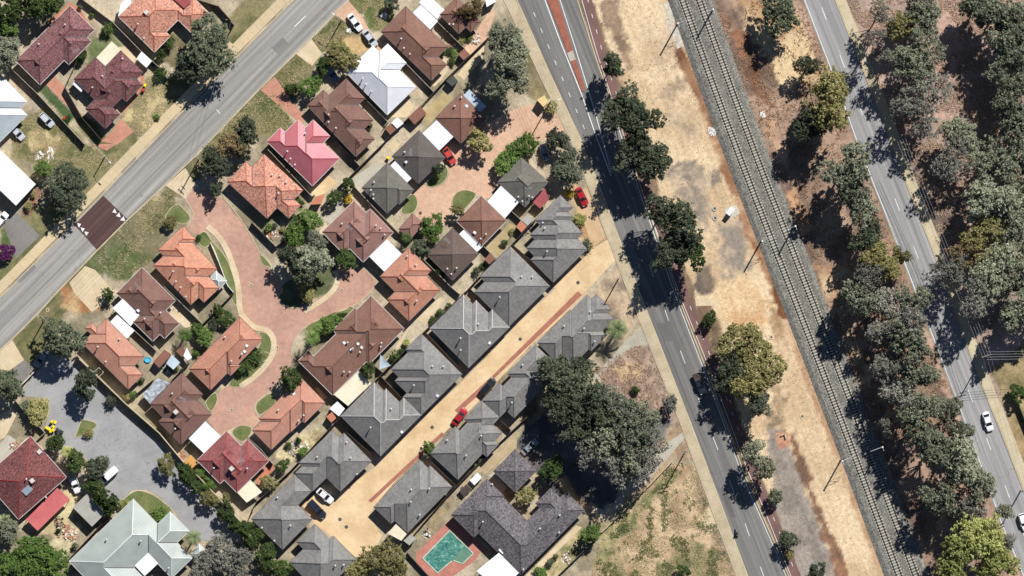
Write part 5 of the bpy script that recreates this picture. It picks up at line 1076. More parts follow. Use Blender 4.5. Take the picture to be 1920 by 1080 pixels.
FN = [
 ('fence between the orange-red tile house and the maroon house', A([(600, -20), (850, 170), (1070, 395), (1190, 500), (1260, 590)]), 1.9, f_grey),
 ('fence beside the pale blue-grey roofed house and white car', A([(80, 508), (280, 700), (640, 1085)]), 1.9, f_grey),
 ('fence between the two maroon tile houses down to the street', A([(575, 470), (490, 658), (615, 880), (762, 1050)]), 1.8, f_dark),
 ('fence at the side of the orange-red house towards the street', A([(1480, 0), (1640, 50), (1760, 185)]), 1.8, f_dark),
 ('fence between the brown house and the white metal roofed house', B([(1128, 480), (1335, 692), (1220, 820)]), 1.8, f_grey),
 ('long back fence behind the brown, white and red roofed houses', B([(1740, 285), (1420, 600), (1235, 800), (1010, 1010)])+F([(960, -10), (790, 160), (700, 250), (610, 330)]), 1.9, f_dark),
 ('fence between the white metal roofed house and brown house', B([(820, 740), (990, 915), (965, 945)]), 1.8, f_grey),
 ('fence between the brown house and the red metal roofed house', F([(600, -30), (780, 165)]), 1.8, f_grey),
 ('fence between the red metal roofed and orange speckled houses', F([(90, 40), (420, 392), (445, 380)]), 1.8, f_grey),
 ('fence between the rose-brown house and the olive-grey house', F([(735, 315), (870, 460), (1075, 672)]), 1.8, f_grey),
 ('dark fence around the garden of the orange speckled house', F([(-30, 590), (150, 772), (228, 708)]), 1.8, f_dark),
 ('fence beside the dark brown square house and terracotta house', F([(1250, 860), (1470, 1078)])+J([(1530, 48)]), 1.8, f_grey),
 ('long dark back fence of the grey villas beside the brick court houses', [(1004, 412), (958, 460), (907, 510), (877, 543), (797, 620), (712, 705), (640, 780), (610, 812), (545, 882), (480, 942), (470, 968)], 1.9, f_dark),
 ('long dark back fence of the villas beside the trailer drive', [(1006, 765), (955, 812), (905, 860), (847, 920), (790, 985), (768, 1012)], 1.9, f_dark),
 ('dividing fence between the zigzag villa and its neighbour', [(960, 458), (1000, 492), (1036, 532)], 1.7, f_dark),
 ('dividing fence between the villa with white ridges and the villa above', [(882, 542), (950, 606)], 1.7, f_dark),
 ('dividing fence between the white-ridged villa and the villa below', [(797, 622), (860, 688)], 1.7, f_dark),
 ('dividing fence beside the villa with the ochre courtyard', J([(940, 665), (1100, 830)]), 1.7, f_dark),
 ('dividing fence between two villas near the white sedan', N([(680, 0), (862, 160), (845, 185)]), 1.7, f_dark),
 ('dividing fence between the poolside villa and the red-car villa', N([(1310, 215), (1495, 395), (1440, 450)]), 1.7, f_dark),
 ('dividing fence between the red-car villa and the black-wagon villa', Z2([(870, 385), (1010, 520)]), 1.7, f_dark),
 ('tall rendered boundary wall along the grey car court', [(145, 668), (237, 757), (300, 812), (345, 866), (372, 892), (462, 988)], 2.3, f_brick),
 ('white picket fence beside the flame-orange tile house', [(395, 455), (410, 490), (427, 535), (438, 548)], 1.3, f_white),
 ('dark fence below the flame-orange tile house yard', [(438, 549), (420, 568), (381, 607)], 1.7, f_dark),
 ('fence between the brown house and the flame-orange house', I([(1235, -10), (1520, 268)]), 1.8, f_grey),
 ('low pale retaining wall beside the grassy field', O([(1200, 220), (930, 500), (670, 752)]), 1.0, f_brick),
 ('dark fence continuing past the green bush by the grassy field', O([(640, 790), (470, 955), (335, 1085)]), 1.5, f_dark),
 ('white entrance wall at the mouth of the grey car court', I([(140, 752), (258, 630)]), 1.6, f_white),
 ('second entrance wall at the corner of the grey car court', I([(115, 845), (250, 985), (340, 1085)])+M([(200, 130)]), 1.6, f_grey),
 ('dark fence between the workshop shed and the big pale metal house', M([(815, 635), (508, 965)]), 1.9, f_dark),
 ('dark pool fence beside the poolside villa', N([(1135, 905), (1300, 1085)]), 1.4, f_dark),
 ('fence at the back of the silver patio roof', I([(1150, 690), (940, 865)]), 1.8, f_dark),
 ('fence between the dark red house and the villas', N([(-60, 40), (40, 130), (130, 240)]), 1.8, f_grey),
 ('fence between the small brown house and its carport yard', Z5([(960, 340), (1130, 500)]), 1.7, f_grey),
 ('fence beside the small brown shed against the villa back fence', Z5([(640, 730), (780, 868)]), 1.7, f_grey),
 ('fence beside the brown house near the main road tree', B([(1360, 165), (1570, 370)]), 1.8, f_grey),
 ('fence between terracotta house and brown house with stepped carports', I([(960, 270), (1175, 470)]), 1.8, f_grey),
 ('fence beside the far road verge at the picture edge', L([(1800, 780), (1870, 860), (1960, 1085)]), 1.8, f_dark),
 ('fence between the long terracotta house and the brown house below it', I([(1420, 560), (1290, 690)]), 1.8, f_dark),
]
for lab, px, h, mt in FN: fence(lab, px, h, mt, .16 if mt is f_brick else .07, 'wall' if 'wall' in lab else 'fence', 'wall' if 'wall' in lab else 'fence')

# ------------------------------------------------------------------ swimming pool
deck = sheet('pool_deck', Z3([(285, 575), (60, 800), (0, 860), (0, 965), (130, 1100), (330, 1100), (560, 940), (625, 850), (740, 870), (545, 705), (345, 520)]), paver('pool deck paver', C(206, 140, 122), C(188, 124, 108), .24, .12, .4), 2)
pw = Z3([(325, 648), (545, 862), (448, 955), (352, 922), (208, 1042), (72, 908)])
pc = W(*pw[0]); root = empty('swimming_pool', (pc.x, pc.y, 0)); tag(root, 'L-shaped green-blue swimming pool with pale coping and brick deck', 'swimming pool')
wp = [W(*p)-Vector((pc.x, pc.y, 0)) for p in pw]
n = len(wp); ar = sum(wp[i].x*wp[(i+1) % n].y-wp[(i+1) % n].x*wp[i].y for i in range(n))
if ar < 0: wp = wp[::-1]
m, t, b = newmat('pool water', .04, .6); pos = nd(t, 'ShaderNodeNewGeometry').outputs['Position']
f = maprange(t, noise(t, pos, .5, 6, .7), .35, .65, 0, 1); c = mixc(t, f, C(84, 150, 134), C(46, 106, 98))
f2 = maprange(t, noise(t, pos, 1.2, 6, .85), .5, .66, 0, .9); c = mixc(t, f2, c, C(186, 222, 204))
t.links.new(c, b.inputs['Base Color']); bump(t, b, noise(t, pos, 2.5, 3), .12, .05); water_m = m
mb = MB(); mb.poly([(p.x, p.y, .045) for p in wp]); mb.build('water', water_m, root)
cop = MB(); cen = sum(wp, Vector())/n
for i in range(n):
    a, b2 = wp[i], wp[(i+1) % n]; e = (b2-a).normalized(); nn = Vector((e.y, -e.x, 0))
    q = [a-e*.0, b2+e*.0, b2+nn*.25+e*.2, a+nn*.25-e*.2]; k = len(cop.v)
    cop.v += [(v.x, v.y, .02) for v in q]+[(v.x, v.y, .12) for v in q]; cop.f += [(k+7, k+6, k+5, k+4), (k+1, k, k+4, k+5), (k+3, k+2, k+6, k+7)]
for i, f in enumerate(cop.f): pass
cop.build('coping', surf('pool coping', C(206, 214, 190), C(180, 190, 166), .6, 3, .12), root)
st = [W(*p)-Vector((pc.x, pc.y, 0)) for p in Z3([(145, 842), (300, 930)])]; mb = MB(); mb.bar((st[0].x, st[0].y, .06), (st[1].x, st[1].y, .06), .12, .02); pass
st = [W(*p)-Vector((pc.x, pc.y, 0)) for p in Z3([(350, 915), (455, 805), (540, 868), (448, 950)])]
if (st[1]-st[0]).cross(st[2]-st[0]).z < 0: st = st[::-1]
mb = MB(); mb.poly([(p.x, p.y, .052) for p in st]); mb.build('shallow_step', surf('pool step', C(120, 158, 132), C(96, 134, 114), .6, 2, .2, .2, .5, 0), root)

# ------------------------------------------------------------------ trees, palms and shrubs
def crown_mesh(name, seed, R, Hc, ncl, nleaf, leaf, cr=.2, dens=.45, hole=-.95):
    r = np.random.default_rng(seed); ph = r.random(4)*6.28; cl = []
    fr = r.uniform(1.2, 2.6, 6)/R*2.2; fp = r.random(6)*6.28; tries = 0
    while len(cl) < ncl and tries < ncl*6:
        tries += 1; az = r.random()*6.283; u = r.random()
        env = .80+.13*math.sin(2*az+ph[0])+.10*math.sin(3*az+ph[1])+.08*math.sin(5*az+ph[2])+.05*math.sin(9*az+ph[3])
        rad = (dens+(1-dens)*u**.55)*env; el = math.asin(r.uniform(-.3, 1.0))
        x, y, z = rad*math.cos(el)*math.cos(az)*R, rad*math.cos(el)*math.sin(az)*R, math.sin(el)*Hc*rad
        f = math.sin(fr[0]*x+fp[0])*math.sin(fr[1]*y+fp[1])+math.sin(fr[2]*(x+y)+fp[2])*math.sin(fr[3]*(x-y)+fp[3])*.8+.4*math.sin(fr[4]*z+fp[4])
        if f < hole: continue          # open gaps between the boughs
        cl.append((x, y, z+.10*Hc*f, cr*R*r.uniform(.6, 1.25)))
    ncl = len(cl)
    cl = np.array(cl); k = np.repeat(np.arange(ncl), nleaf); n = len(k)
    dv = r.normal(size=(n, 3)); dv[:, 2] = np.abs(dv[:, 2])*.9+dv[:, 2]*.25; dv /= np.linalg.norm(dv, axis=1)[:, None]
    rr = cl[k, 3]*np.abs(r.normal(size=n))
    c = cl[k, :3]+dv*rr[:, None]*np.array([1, 1, .75])
    nm = dv*.8+r.normal(size=(n, 3))*.8+np.array([0, 0, .3]); nm /= np.linalg.norm(nm, axis=1)[:, None]
    tg = np.cross(nm, r.normal(size=(n, 3))); tg /= np.linalg.norm(tg, axis=1)[:, None]; bt = np.cross(nm, tg)
    s = leaf*r.uniform(.6, 1.35, n); a = tg*s[:, None]*.75; b = bt*s[:, None]*.38
    v = np.stack([c-a, c-b*1.0, c+a, c+b*1.0], 1).reshape(-1, 3)
    me = bpy.data.meshes.new(name); me.vertices.add(4*n); me.vertices.foreach_set('co', v.ravel().astype(np.float32))
    me.loops.add(4*n); me.loops.foreach_set('vertex_index', np.arange(4*n, dtype=np.int32)); me.polygons.add(n)
    me.polygons.foreach_set('loop_start', np.arange(0, 4*n, 4, dtype=np.int32)); me.polygons.foreach_set('loop_total', np.full(n, 4, np.int32)); me.update()
    cv = np.clip(r.random(ncl)[k]*.5+r.random(n)*.6-.05, 0, 1); at = me.attributes.new('clump', 'FLOAT', 'FACE'); at.data.foreach_set('value', cv.astype(np.float32))
    me.materials.append(leafG['gum']); return me, cl
def trunk_mesh(name, seed, cl, R, Hc, zc, m, tr=.22):
    r = random.Random(seed); mb = MB()
    top = Vector((0, 0, zc-.15*Hc)); mb.tube([(0, 0, 0), (r.uniform(-.15, .15), r.uniform(-.15, .15), zc*.45), tuple(top)], [tr, tr*.8, tr*.5], 7)
    fork = Vector((0, 0, max(zc*.45, zc-Hc*1.1)))
    for i in range(0, len(cl), max(1, len(cl)//14)):
        e = Vector((cl[i][0], cl[i][1], cl[i][2]+zc)); mdl = fork.lerp(e, .5)+Vector((r.uniform(-.3, .3), r.uniform(-.3, .3), -.1*R*.2))
        mb.tube([fork, mdl, e], [tr*.45, tr*.28, tr*.08], 5)
    return mb.mesh(name, m)
leafG = {}
def lg(k, c1, c2, tr=.28): leafG[k] = leafmat('leaves '+k, C(*c1, k=1.08), C(*c2, k=1.08), tr)
lg('gum', (92, 99, 80), (172, 174, 148)); lg('dark', (60, 71, 57), (122, 129, 104)); lg('green', (70, 96, 46), (128, 150, 84)); lg('deep', (50, 68, 38), (98, 114, 68))
lg('olive', (104, 102, 66), (182, 174, 118)); lg('grey', (112, 113, 104), (172, 168, 154)); lg('yellow', (134, 142, 80), (190, 190, 124)); lg('rust', (120, 100, 72), (150, 134, 100))
lg('purple', (78, 34, 76), (116, 58, 108)); lg('gold', (196, 168, 60), (220, 190, 90)); lg('palm', (92, 112, 66), (178, 190, 140))
bark = surf('grey bark', C(150, 136, 118), C(112, 98, 84), 1, 4, .25); barkw = surf('pale gum bark', C(206, 192, 172), C(160, 144, 124), 1, 4, .2)
PROTO = {}
def proto(kind, variants):
    PROTO[kind] = []
    for sd, R, Hc, ncl, nl, lf, cr, dens in variants:
        me, cl = crown_mesh('crown', sd, R, Hc, ncl, nl, lf, cr, dens); zc = PZ[kind]
        PROTO[kind].append((me, trunk_mesh('trunk', sd, cl, R, Hc, zc, barkw if kind in ('gum', 'sparse') else bark, R*.045), R, Hc, zc))
PZ = {'gum': 7.5, 'round': 3.4, 'shrub': 1.0, 'sparse': 8.0, 'med': 4.6}
proto('gum', [(1, 5.5, 3.9, 540, 25, .31, .055, .25), (2, 5.5, 3.6, 620, 20, .27, .05, .2), (3, 5.5, 4.2, 420, 30, .35, .065, .3), (4, 5.5, 3.9, 560, 22, .29, .055, .15), (5, 5.5, 3.6, 480, 26, .30, .06, .3), (6, 5.5, 4.0, 460, 24, .33, .06, .2)])
proto('sparse', [(s, 5.5, 3.9, 300, 20, .26, .055, .25) for s in (11, 12, 13)])
proto('med', [(s, 3.6, 2.8, 340, 25, .26, .07, .3) for s in (21, 22, 23)]); proto('round', [(s, 2.6, 2.1, 230, 25, .22, .085, .4) for s in (31, 32, 33)])
proto('shrub', [(s, 1.1, .85, 24, 60, .19, .30, .4) for s in (41, 42, 43)])
tcount = [0]
def tree(px, py, r, kind, leaf, label, group, h=None, name=None, cat='tree', sq=None):
    me, tm, R, Hc, zc = PROTO[kind][tcount[0] % len(PROTO[kind])]; tcount[0] += 1
    s = r/PPM/(R*.88); h = h*(1.0 if px > 1640 and py < 600 else 1.15) if h and kind in ('gum', 'sparse') else h; sz = (h/(zc+Hc*.9)) if h else s
    cz = zc*sz; q = W(px, py, cz); root = empty(name or {'shrub': 'shrub'}.get(kind, 'tree'), (q.x, q.y, 0), rnd.uniform(0, 6.28)); tag(root, label, cat, group)
    asp = sq or rnd.uniform(.9, 1.12)
    share('crown', me, root, (0, 0, cz), 0, (s*asp, s/asp, sz*rnd.uniform(.9, 1.1)), leafG[leaf])
    share('trunk' if kind != 'shrub' else 'stem', tm, root, (0, 0, 0), 0, (s*asp, s/asp, sz)); return root
def many(lst, kind, leaf, label, group, h=None, where=None, **kw):
    for p in lst:
        lb = label if isinstance(label, str) else label[p[3] if len(p) > 3 else 0]
        if where: lb = lb+' '+next(t_ for y_, t_ in where if p[1] < y_)
        tree(p[0], p[1], p[2], kind, p[3] if len(p) > 3 and p[3] else leaf, lb, group, p[4] if len(p) > 4 else h, **kw)

bl = lambda t_: {None: t_, 0: t_}
def leaflab(base, leafnames):      # one label per leaf colour
    return {k: v+' '+base for k, v in leafnames.items()}
G1 = 'gum trees in the belt between the railway and the far road'
WB = [(260, 'beside the pale sand clearing'), (460, 'near the slab-side mast'), (540, 'by the pale earth patch'), (640, 'opposite the square drain pits'), (725, 'opposite the tall wire pole'), (850, 'facing the driving white sedan'), (9999, 'beyond the sand-strip mast')]
WE = [(60, 'by the pinkish clearing top'), (140, 'beside the pinkish clearing'), (260, 'beside the narrow pinkish gap'), (400, 'by the dark litter patch'), (480, 'beside the side path stub'), (9999, 'above the shaded wires')]
LB = leaflab('gum tree in the railway tree belt', {'gum': 'grey-green leafy', 'dark': 'dark green dense', 'olive': 'olive', 'yellow': 'pale yellow-green', 'grey': 'greyish thin-leaved'})
many([(1460, 26, 40, 'dark', 9), (1515, 124, 26, 'dark', 7), (1552, 192, 54, 'olive', 14), (1520, 232, 36, 'dark', 11), (1588, 312, 48, 'gum', 15), (1596, 356, 36, 'gum', 12), (1616, 394, 34, 'gum', 11), (1634, 428, 25, 'dark', 10),
      (1652, 488, 40, 'olive', 13), (1626, 520, 34, 'grey', 12), (1690, 478, 18, 'olive', 9), (1612, 560, 36, 'gum', 13), (1622, 450, 26, 'dark', 11), (1650, 620, 26, 'grey', 11), (1664, 800, 20, 'grey', 8), (1660, 568, 34, 'grey', 12), (1712, 560, 34, 'gum', 12), (1700, 610, 36, 'grey', 13), (1702, 648, 46, 'gum', 14), (1664, 690, 34, 'grey', 12),
      (1722, 702, 34, 'gum', 12), (1690, 738, 36, 'grey', 12), (1726, 782, 46, 'gum', 14), (1780, 768, 26, 'gum', 10), (1798, 808, 26, 'gum', 9), (1752, 836, 44, 'gum', 14), (1802, 868, 44, 'gum', 14), (1840, 908, 36, 'gum', 12), (1764, 934, 36, 'gum', 12), (1816, 950, 32, 'grey', 11), (1884, 958, 17, 'gum', 8),
      (1836, 1006, 50, 'yellow', 14), (1792, 1050, 44, 'yellow', 13), (1884, 1016, 22, 'grey', 10), (1870, 1062, 38, 'yellow', 13)], 'gum', None, LB, G1, where=WB)
G2 = 'trees in the bushland east of the far road'
LB2 = leaflab('gum tree beyond the far road', {'gum': 'grey-green leafy', 'dark': 'dark green dense', 'grey': 'greyish thin-crowned', 'rust': 'reddish sparse', 'olive': 'olive-toned broad'})
many([(1728, 22, 42, 'gum', 13), (1692, 48, 30, 'olive', 12), (1712, 122, 42, 'gum', 14), (1866, 30, 50, 'gum', 15), (1898, 78, 52, 'gum', 15), (1902, 186, 46, 'gum', 14), (1908, 240, 40, 'gum', 14), (1800, 252, 36, 'gum', 12),
      (1906, 306, 44, 'gum', 14), (1864, 372, 56, 'gum', 15), (1908, 398, 46, 'gum', 14), (1866, 508, 52, 'gum', 14), (1912, 520, 44, 'gum', 13), (1836, 10, 34, 'dark', 12), (1940, 560, 50, 'gum', 16), (1905, 590, 34, 'gum', 15), (1960, 40, 50, 'gum', 14), (1955, 350, 50, 'gum', 14)], 'gum', None, LB2, G2, where=WE)
many([(1738, 84, 42, 'gum', 14), (1886, 128, 42, 'gum', 14), (1852, 296, 44, 'gum', 13), (1898, 458, 44, 'gum', 13), (1850, 446, 48, 'olive', 14), (1652, 22, 26, 'grey', 13), (1742, 160, 46, 'grey', 13), (1714, 190, 40, 'grey', 14), (1734, 232, 34, 'grey', 12), (1788, 298, 46, 'grey', 13), (1812, 474, 36, 'rust', 12), (1776, 508, 40, 'grey', 13), (1832, 558, 40, 'grey', 15), (1640, 70, 20, 'grey', 13), (1668, 110, 22, 'grey', 13)], 'sparse', None, LB2, G2, where=WE)
G3 = 'street trees on the rail side of the main road'
W3 = [(160, 'beside the median tip'), (262, 'below the median tip'), (330, 'above the gravel patch'), (520, 'opposite the villa drive'), (790, 'beside the dark ute'), (9999, 'below the dark ute')]
LB3 = leaflab('tree on the rail side of the main road', {'dark': 'dark green dense', 'deep': 'deep green bushy', 'olive': 'olive-brown broad', 'gum': 'grey-green leafy'})
many([(1148, 122, 24, 'dark', 9), (1172, 205, 46, 'dark', 12), (1204, 240, 42, 'dark', 12), (1196, 290, 42, 'dark', 12), (1226, 306, 36, 'dark', 11), (1240, 400, 36, 'dark', 12), (1276, 422, 44, 'dark', 13), (1262, 470, 40, 'dark', 12), (1292, 476, 34, 'deep', 11), (1396, 646, 48, 'olive', 9.5), (1372, 700, 36, 'dark', 9), (1430, 694, 44, 'olive', 10), (1402, 728, 34, 'olive', 10), (1424, 760, 24, 'gum', 10), (1415, 850, 26, 'gum', 9), (1434, 880, 22, 'gum', 8)], 'gum', None, LB3, G3, where=W3)
many([(1330, 598, 15, 'deep', 3.5), (1453, 932, 16, 'dark', 4), (1478, 1012, 19, 'dark', 5), (1532, 1072, 18, 'dark', 5), (1480, 1040, 10, 'olive', 3)], 'round', None, leaflab('bush on the verge beside the red cycle path', {'deep': 'deep green', 'dark': 'dark green', 'olive': 'olive'}), 'bushes beside the cycle path', cat='bush', name='bush')
G4 = 'big trees by the driveway beside the main road'
many([(1056, 708, 46, 'dark', 11), (1032, 700, 30, 'dark', 10), (1088, 690, 28, 'dark', 9), (1112, 764, 42, 'dark', 12), (1072, 770, 40, 'dark', 11), (1040, 750, 26, 'dark', 10), (1160, 786, 48, 'gum', 12), (1128, 826, 36, 'gum', 12), (1196, 822, 42, 'gum', 12), (1176, 862, 34, 'gum', 11), (1090, 806, 34, 'dark', 11), (1212, 780, 28, 'gum', 10)], 'gum', None,
     leaflab('tree in the big clump shading the side driveway off the main road', {'dark': 'dark green dense', 'gum': 'grey-green leafy'}), G4)
many([(1222, 838, 32, 'grey', 11), (1206, 872, 34, 'grey', 11), (1152, 880, 32, 'grey', 11), (1108, 846, 34, 'grey', 11), (1140, 742, 26, 'grey', 10)], 'sparse', None, leaflab('tree on the fringe of the big clump shading the side driveway', {'grey': 'thin-crowned greyish'}), G4)
T = tree
T(1256, 756, 16, 'med', 'grey', 'small grey shrub tree beside the main road footpath and litter lot', None, 4); T(1192, 732, 8, 'shrub', 'deep', 'lone small dark bush on the brown litter lot', None, 1.6, cat='bush')
T(1035, 878, 23, 'round', 'deep', 'dark round tree beside the square charcoal garage', None, 6); T(985, 930, 19, 'round', 'olive', 'olive bushy tree in the courtyard of the charcoal house', None, 5)
T(1107, 1000, 19, 'round', 'green', 'green bush at the end of the low retaining wall', None, 5); T(1282, 1072, 14, 'round', 'deep', 'dark green bush low on the grassy field', None, 3, cat='bush', name='bush'); T(1015, 1076, 12, 'shrub', 'green', 'green shrub beside the charcoal house side path', None, 2, cat='bush')
GD = 'dense trees behind the long maroon house'
many([(18, 16, 30, 'deep', 9), (62, 8, 28, 'deep', 9), (96, 4, 24, 'deep', 8), (10, 50, 24, 'green', 8), (14, 92, 30, 'gum', 8), (2, 122, 22, 'gum', 7)], 'med', None, leaflab('tree in the dense clump behind the long maroon house', {'deep': 'dark green', 'green': 'mid green', 'gum': 'pale grey-green'}), GD)
T(392, 88, 54, 'gum', 'dark', 'large spreading dark street tree in front of the orange-red house', None, 9); T(352, 128, 28, 'med', 'dark', 'smaller lobe tree beside the large spreading street tree', None, 7)
T(128, 352, 47, 'gum', 'dark', 'large bushy dark tree on the verge by the white flat-roofed building', None, 7); T(82, 317, 17, 'round', 'green', 'small green tree touching the large bushy verge tree', None, 4); T(10, 472, 18, 'round', 'purple', 'purple-flowering bush by the old bitumen driveway', None, 3, cat='bush', name='bush')
T(640, 106, 30, 'med', 'olive', 'spiky olive tree in front of the white metal roofed house', None, 6); T(608, 122, 18, 'med', 'deep', 'dark tree over the shaded parked car', None, 5); T(583, 160, 21, 'round', 'green', 'bright green bushy tree by the red brick driveway', None, 4.5); T(548, 166, 11, 'shrub', 'deep', 'dark oval shrub on the lawn by the red brick driveway', None, 3, cat='bush')
many([(944, 66, 32, 'gum', 11), (958, 110, 42, 'gum', 12), (950, 158, 36, 'gum', 11)], 'gum', None, leaflab('tree in the tall clump between footpath and brown houses', {'gum': 'grey-green'}), 'tall clump beside the main road footpath')
T(882, 18, 22, 'med', 'rust', 'brown-leaved tree over the brown roof by the main road', None, 6); T(735, 6, 14, 'round', 'dark', 'small tree at the top edge between drive and brown house', None, 4)
many([(462, 244, 25, 'dark', 6.5), (432, 274, 28, 'rust', 7), (404, 304, 30, 'dark', 7), (450, 272, 20, 'dark', 6)], 'med', None, leaflab('tree on the verge beside the orange speckled house', {'dark': 'dark', 'rust': 'brownish'}), 'verge trees beside the orange speckled house'); T(405, 355, 14, 'round', 'dark', 'small tree with slender trunk at the entry to the brick street', None, 5)
T(116, 634, 40, 'gum', 'dark', 'large olive-dark tree shading the entrance of the grey car court', None, 8); T(14, 722, 32, 'med', 'dark', 'dark tree at the far end of the white entrance wall', None, 7); T(162, 720, 28, 'med', 'dark', 'round dark tree by the boundary wall of the grey car court', None, 7); T(70, 770, 24, 'round', 'olive', 'olive bushy tree on the grassed island of the grey car court', None, 4); T(210, 752, 10, 'shrub', 'dark', 'small shrub at the foot of the car court boundary wall', None, 2, cat='bush'); T(48, 765, 12, 'shrub', 'dark', 'small shrub beside the olive tree on the car court island', None, 2, cat='bush'); T(204, 554, 11, 'shrub', 'deep', 'round dark shrub at the corner of the stepped carports', None, 3, cat='bush')
GA = 'garden trees by the curve of the brick street'
many([(552, 440, 23, 'green', 5), (582, 412, 22, 'green', 5), (560, 415, 16, 'deep', 4)], 'round', None, leaflab('bushy tree in the garden behind the orange speckled house', {'green': 'green', 'deep': 'deep green'}), GA)
many([(588, 484, 34, 'gum', 9), (545, 484, 24, 'dark', 8), (565, 510, 26, 'dark', 8), (592, 452, 20, 'gum', 8)], 'med', None, leaflab('tree on the island beside the brick street', {'gum': 'grey-green', 'dark': 'dark'}), 'trees on the island beside the brick street')
T(650, 486, 20, 'round', 'deep', 'dark leafy bush beside the big white carport', None, 4); T(653, 346, 13, 'round', 'deep', 'deep green bush at the corner of the rose-brown house yard', None, 4); T(626, 370, 15, 'round', 'deep', 'deep green bush beside the terracotta-red garden shed', None, 4); T(655, 372, 8, 'shrub', 'gold', 'small golden shrub by the rose-brown house path', None, 1.6, cat='bush')
T(811, 427, 25, 'round', 'green', 'round bright green tree on the edge of the orange brick court', None, 5, sq=1.0); T(858, 394, 13, 'round', 'olive', 'small olive tree on the turf island', None, 4); T(822, 316, 12, 'round', 'dark', 'small dark tree on the turf corner by the dark house', None, 4); T(788, 464, 17, 'round', 'dark', 'dark olive bush between the pavilion and the dark brown house', None, 4); T(815, 492, 9, 'shrub', 'deep', 'low green shrub below the dark brown square house wall', None, 2, cat='bush'); T(825, 508, 9, 'shrub', 'deep', 'second low green shrub below the dark brown house', None, 2, cat='bush')
T(900, 266, 23, 'round', 'olive', 'olive-gold round tree casting a shadow on the orange brick court', None, 6)
many([(985, 272, 24, 'green', 4.5), (962, 284, 20, 'green', 4), (946, 306, 22, 'green', 4)], 'round', None, leaflab('bush in the hedge between the brick court and the olive-grey house', {'green': 'bright green'}), 'bright green hedge bushes at the court')
many([(1044, 260, 22, 'dark', 6), (1064, 288, 20, 'dark', 6), (1064, 322, 28, 'dark', 6)], 'med', None, leaflab('tree beside the main road footpath by the olive-grey house', {'dark': 'grey-green'}), 'small trees beside the parked grey car'); T(1086, 412, 14, 'round', 'yellow', 'lime-green shrub beside the zigzag villa', None, 2.5, cat='bush', name='bush'); T(1066, 362, 8, 'shrub', 'gold', 'golden shrub at the tip of the zigzag villa', None, 1.5, cat='bush'); T(1100, 458, 9, 'shrub', 'dark', 'dark shrub at the corner of the zigzag villa', None, 2, cat='bush'); T(1034, 202, 11, 'shrub', 'olive', 'clipped olive shrub beside the sand-coloured shelter', None, 2.4, cat='bush')
many([(620, 606, 20, 'green', 3.5), (640, 600, 16, 'deep', 3), (602, 620, 12, 'deep', 3)], 'round', None, leaflab('shrub in the garden bed beside the very large brown house', {'green': 'green', 'deep': 'deep green'}), 'shrubs beside the very large brown house', cat='bush', name='bush')
T(545, 708, 22, 'round', 'deep', 'very dark round tree at the corner of the very large brown house', None, 6); T(690, 695, 15, 'round', 'deep', 'dark tree beside the large cream patio roof', None, 5); T(576, 548, 18, 'round', 'olive', 'olive bush at the tip of the brick street island', None, 3, cat='bush', name='bush'); T(762, 644, 7, 'shrub', 'yellow', 'small yellowish shrub behind the villa', None, 1.5, cat='bush'); T(740, 668, 9, 'shrub', 'deep', 'dark shrub beside the shade sail', None, 2, cat='bush')
many([(384, 632, 18, 'green', 3.5), (370, 618, 14, 'green', 3), (424, 596, 17, 'deep', 3), (408, 582, 12, 'deep', 3), (398, 610, 12, 'dark', 3)], 'round', None, leaflab('bush in the garden beside the long terracotta house', {'green': 'green', 'deep': 'deep green', 'dark': 'dark'}), 'bushes beside the long terracotta house', cat='bush', name='bush')
many([(474, 668, 13, 'deep', 2), (460, 682, 12, 'deep', 2), (450, 694, 10, 'deep', 2)], 'shrub', None, leaflab('hedge shrub along the front of the long terracotta house', {'deep': 'dark green'}), 'hedge along the long terracotta house', cat='bush')
many([(182, 876, 24, 'dark', 6), (142, 866, 22, 'deep', 5), (196, 934, 24, 'deep', 6), (104, 830, 18, 'deep', 5), (206, 952, 16, 'deep', 5), (175, 910, 18, 'deep', 5)], 'med', None, leaflab('tree in the thicket between the red house and grey car court', {'dark': 'olive-dark', 'deep': 'dark green'}), 'thicket beside the car court')
many([(312, 872, 19, 'olive', 4), (350, 888, 20, 'deep', 4.5), (376, 886, 11, 'green', 2.5), (392, 908, 13, 'green', 3), (392, 936, 18, 'olive', 4), (368, 912, 14, 'deep', 4), (425, 962, 19, 'deep', 4.5), (424, 934, 10, 'olive', 3), (456, 990, 18, 'deep', 4.5), (440, 985, 14, 'deep', 4), (470, 1010, 18, 'deep', 5), (498, 1036, 20, 'deep', 5), (530, 1064, 18, 'green', 4), (505, 1062, 18, 'deep', 5), (484, 1000, 12, 'deep', 4)], 'round', None, leaflab('bush in the hedge line along the car court boundary wall', {'olive': 'olive', 'deep': 'dark green', 'green': 'bright green'}), 'hedge line along the car court wall', cat='bush', name='bush')
many([(415, 1040, 38, 'grey', 8), (378, 1062, 28, 'grey', 8), (450, 1058, 30, 'grey', 8)], 'gum', None, leaflab('tree beside the pale metal roofed house and villas', {'grey': 'greyish feathery'}), 'grey trees by the pale metal house')
many([(62, 1046, 46, 'green', 8), (24, 1066, 36, 'green', 8), (106, 1062, 30, 'green', 7), (14, 996, 26, 'gum', 6)], 'med', None, leaflab('tree below the lichen-covered red house yard', {'green': 'broad green', 'gum': 'grey-green'}), 'trees below the lichen-covered red house')
many([(716, 1046, 40, 'olive', 8), (672, 1070, 26, 'olive', 7), (745, 1070, 24, 'olive', 7)], 'gum', None, leaflab('tree at the end of the turning area beside the pool', {'olive': 'olive'}), 'olive trees by the turning area')
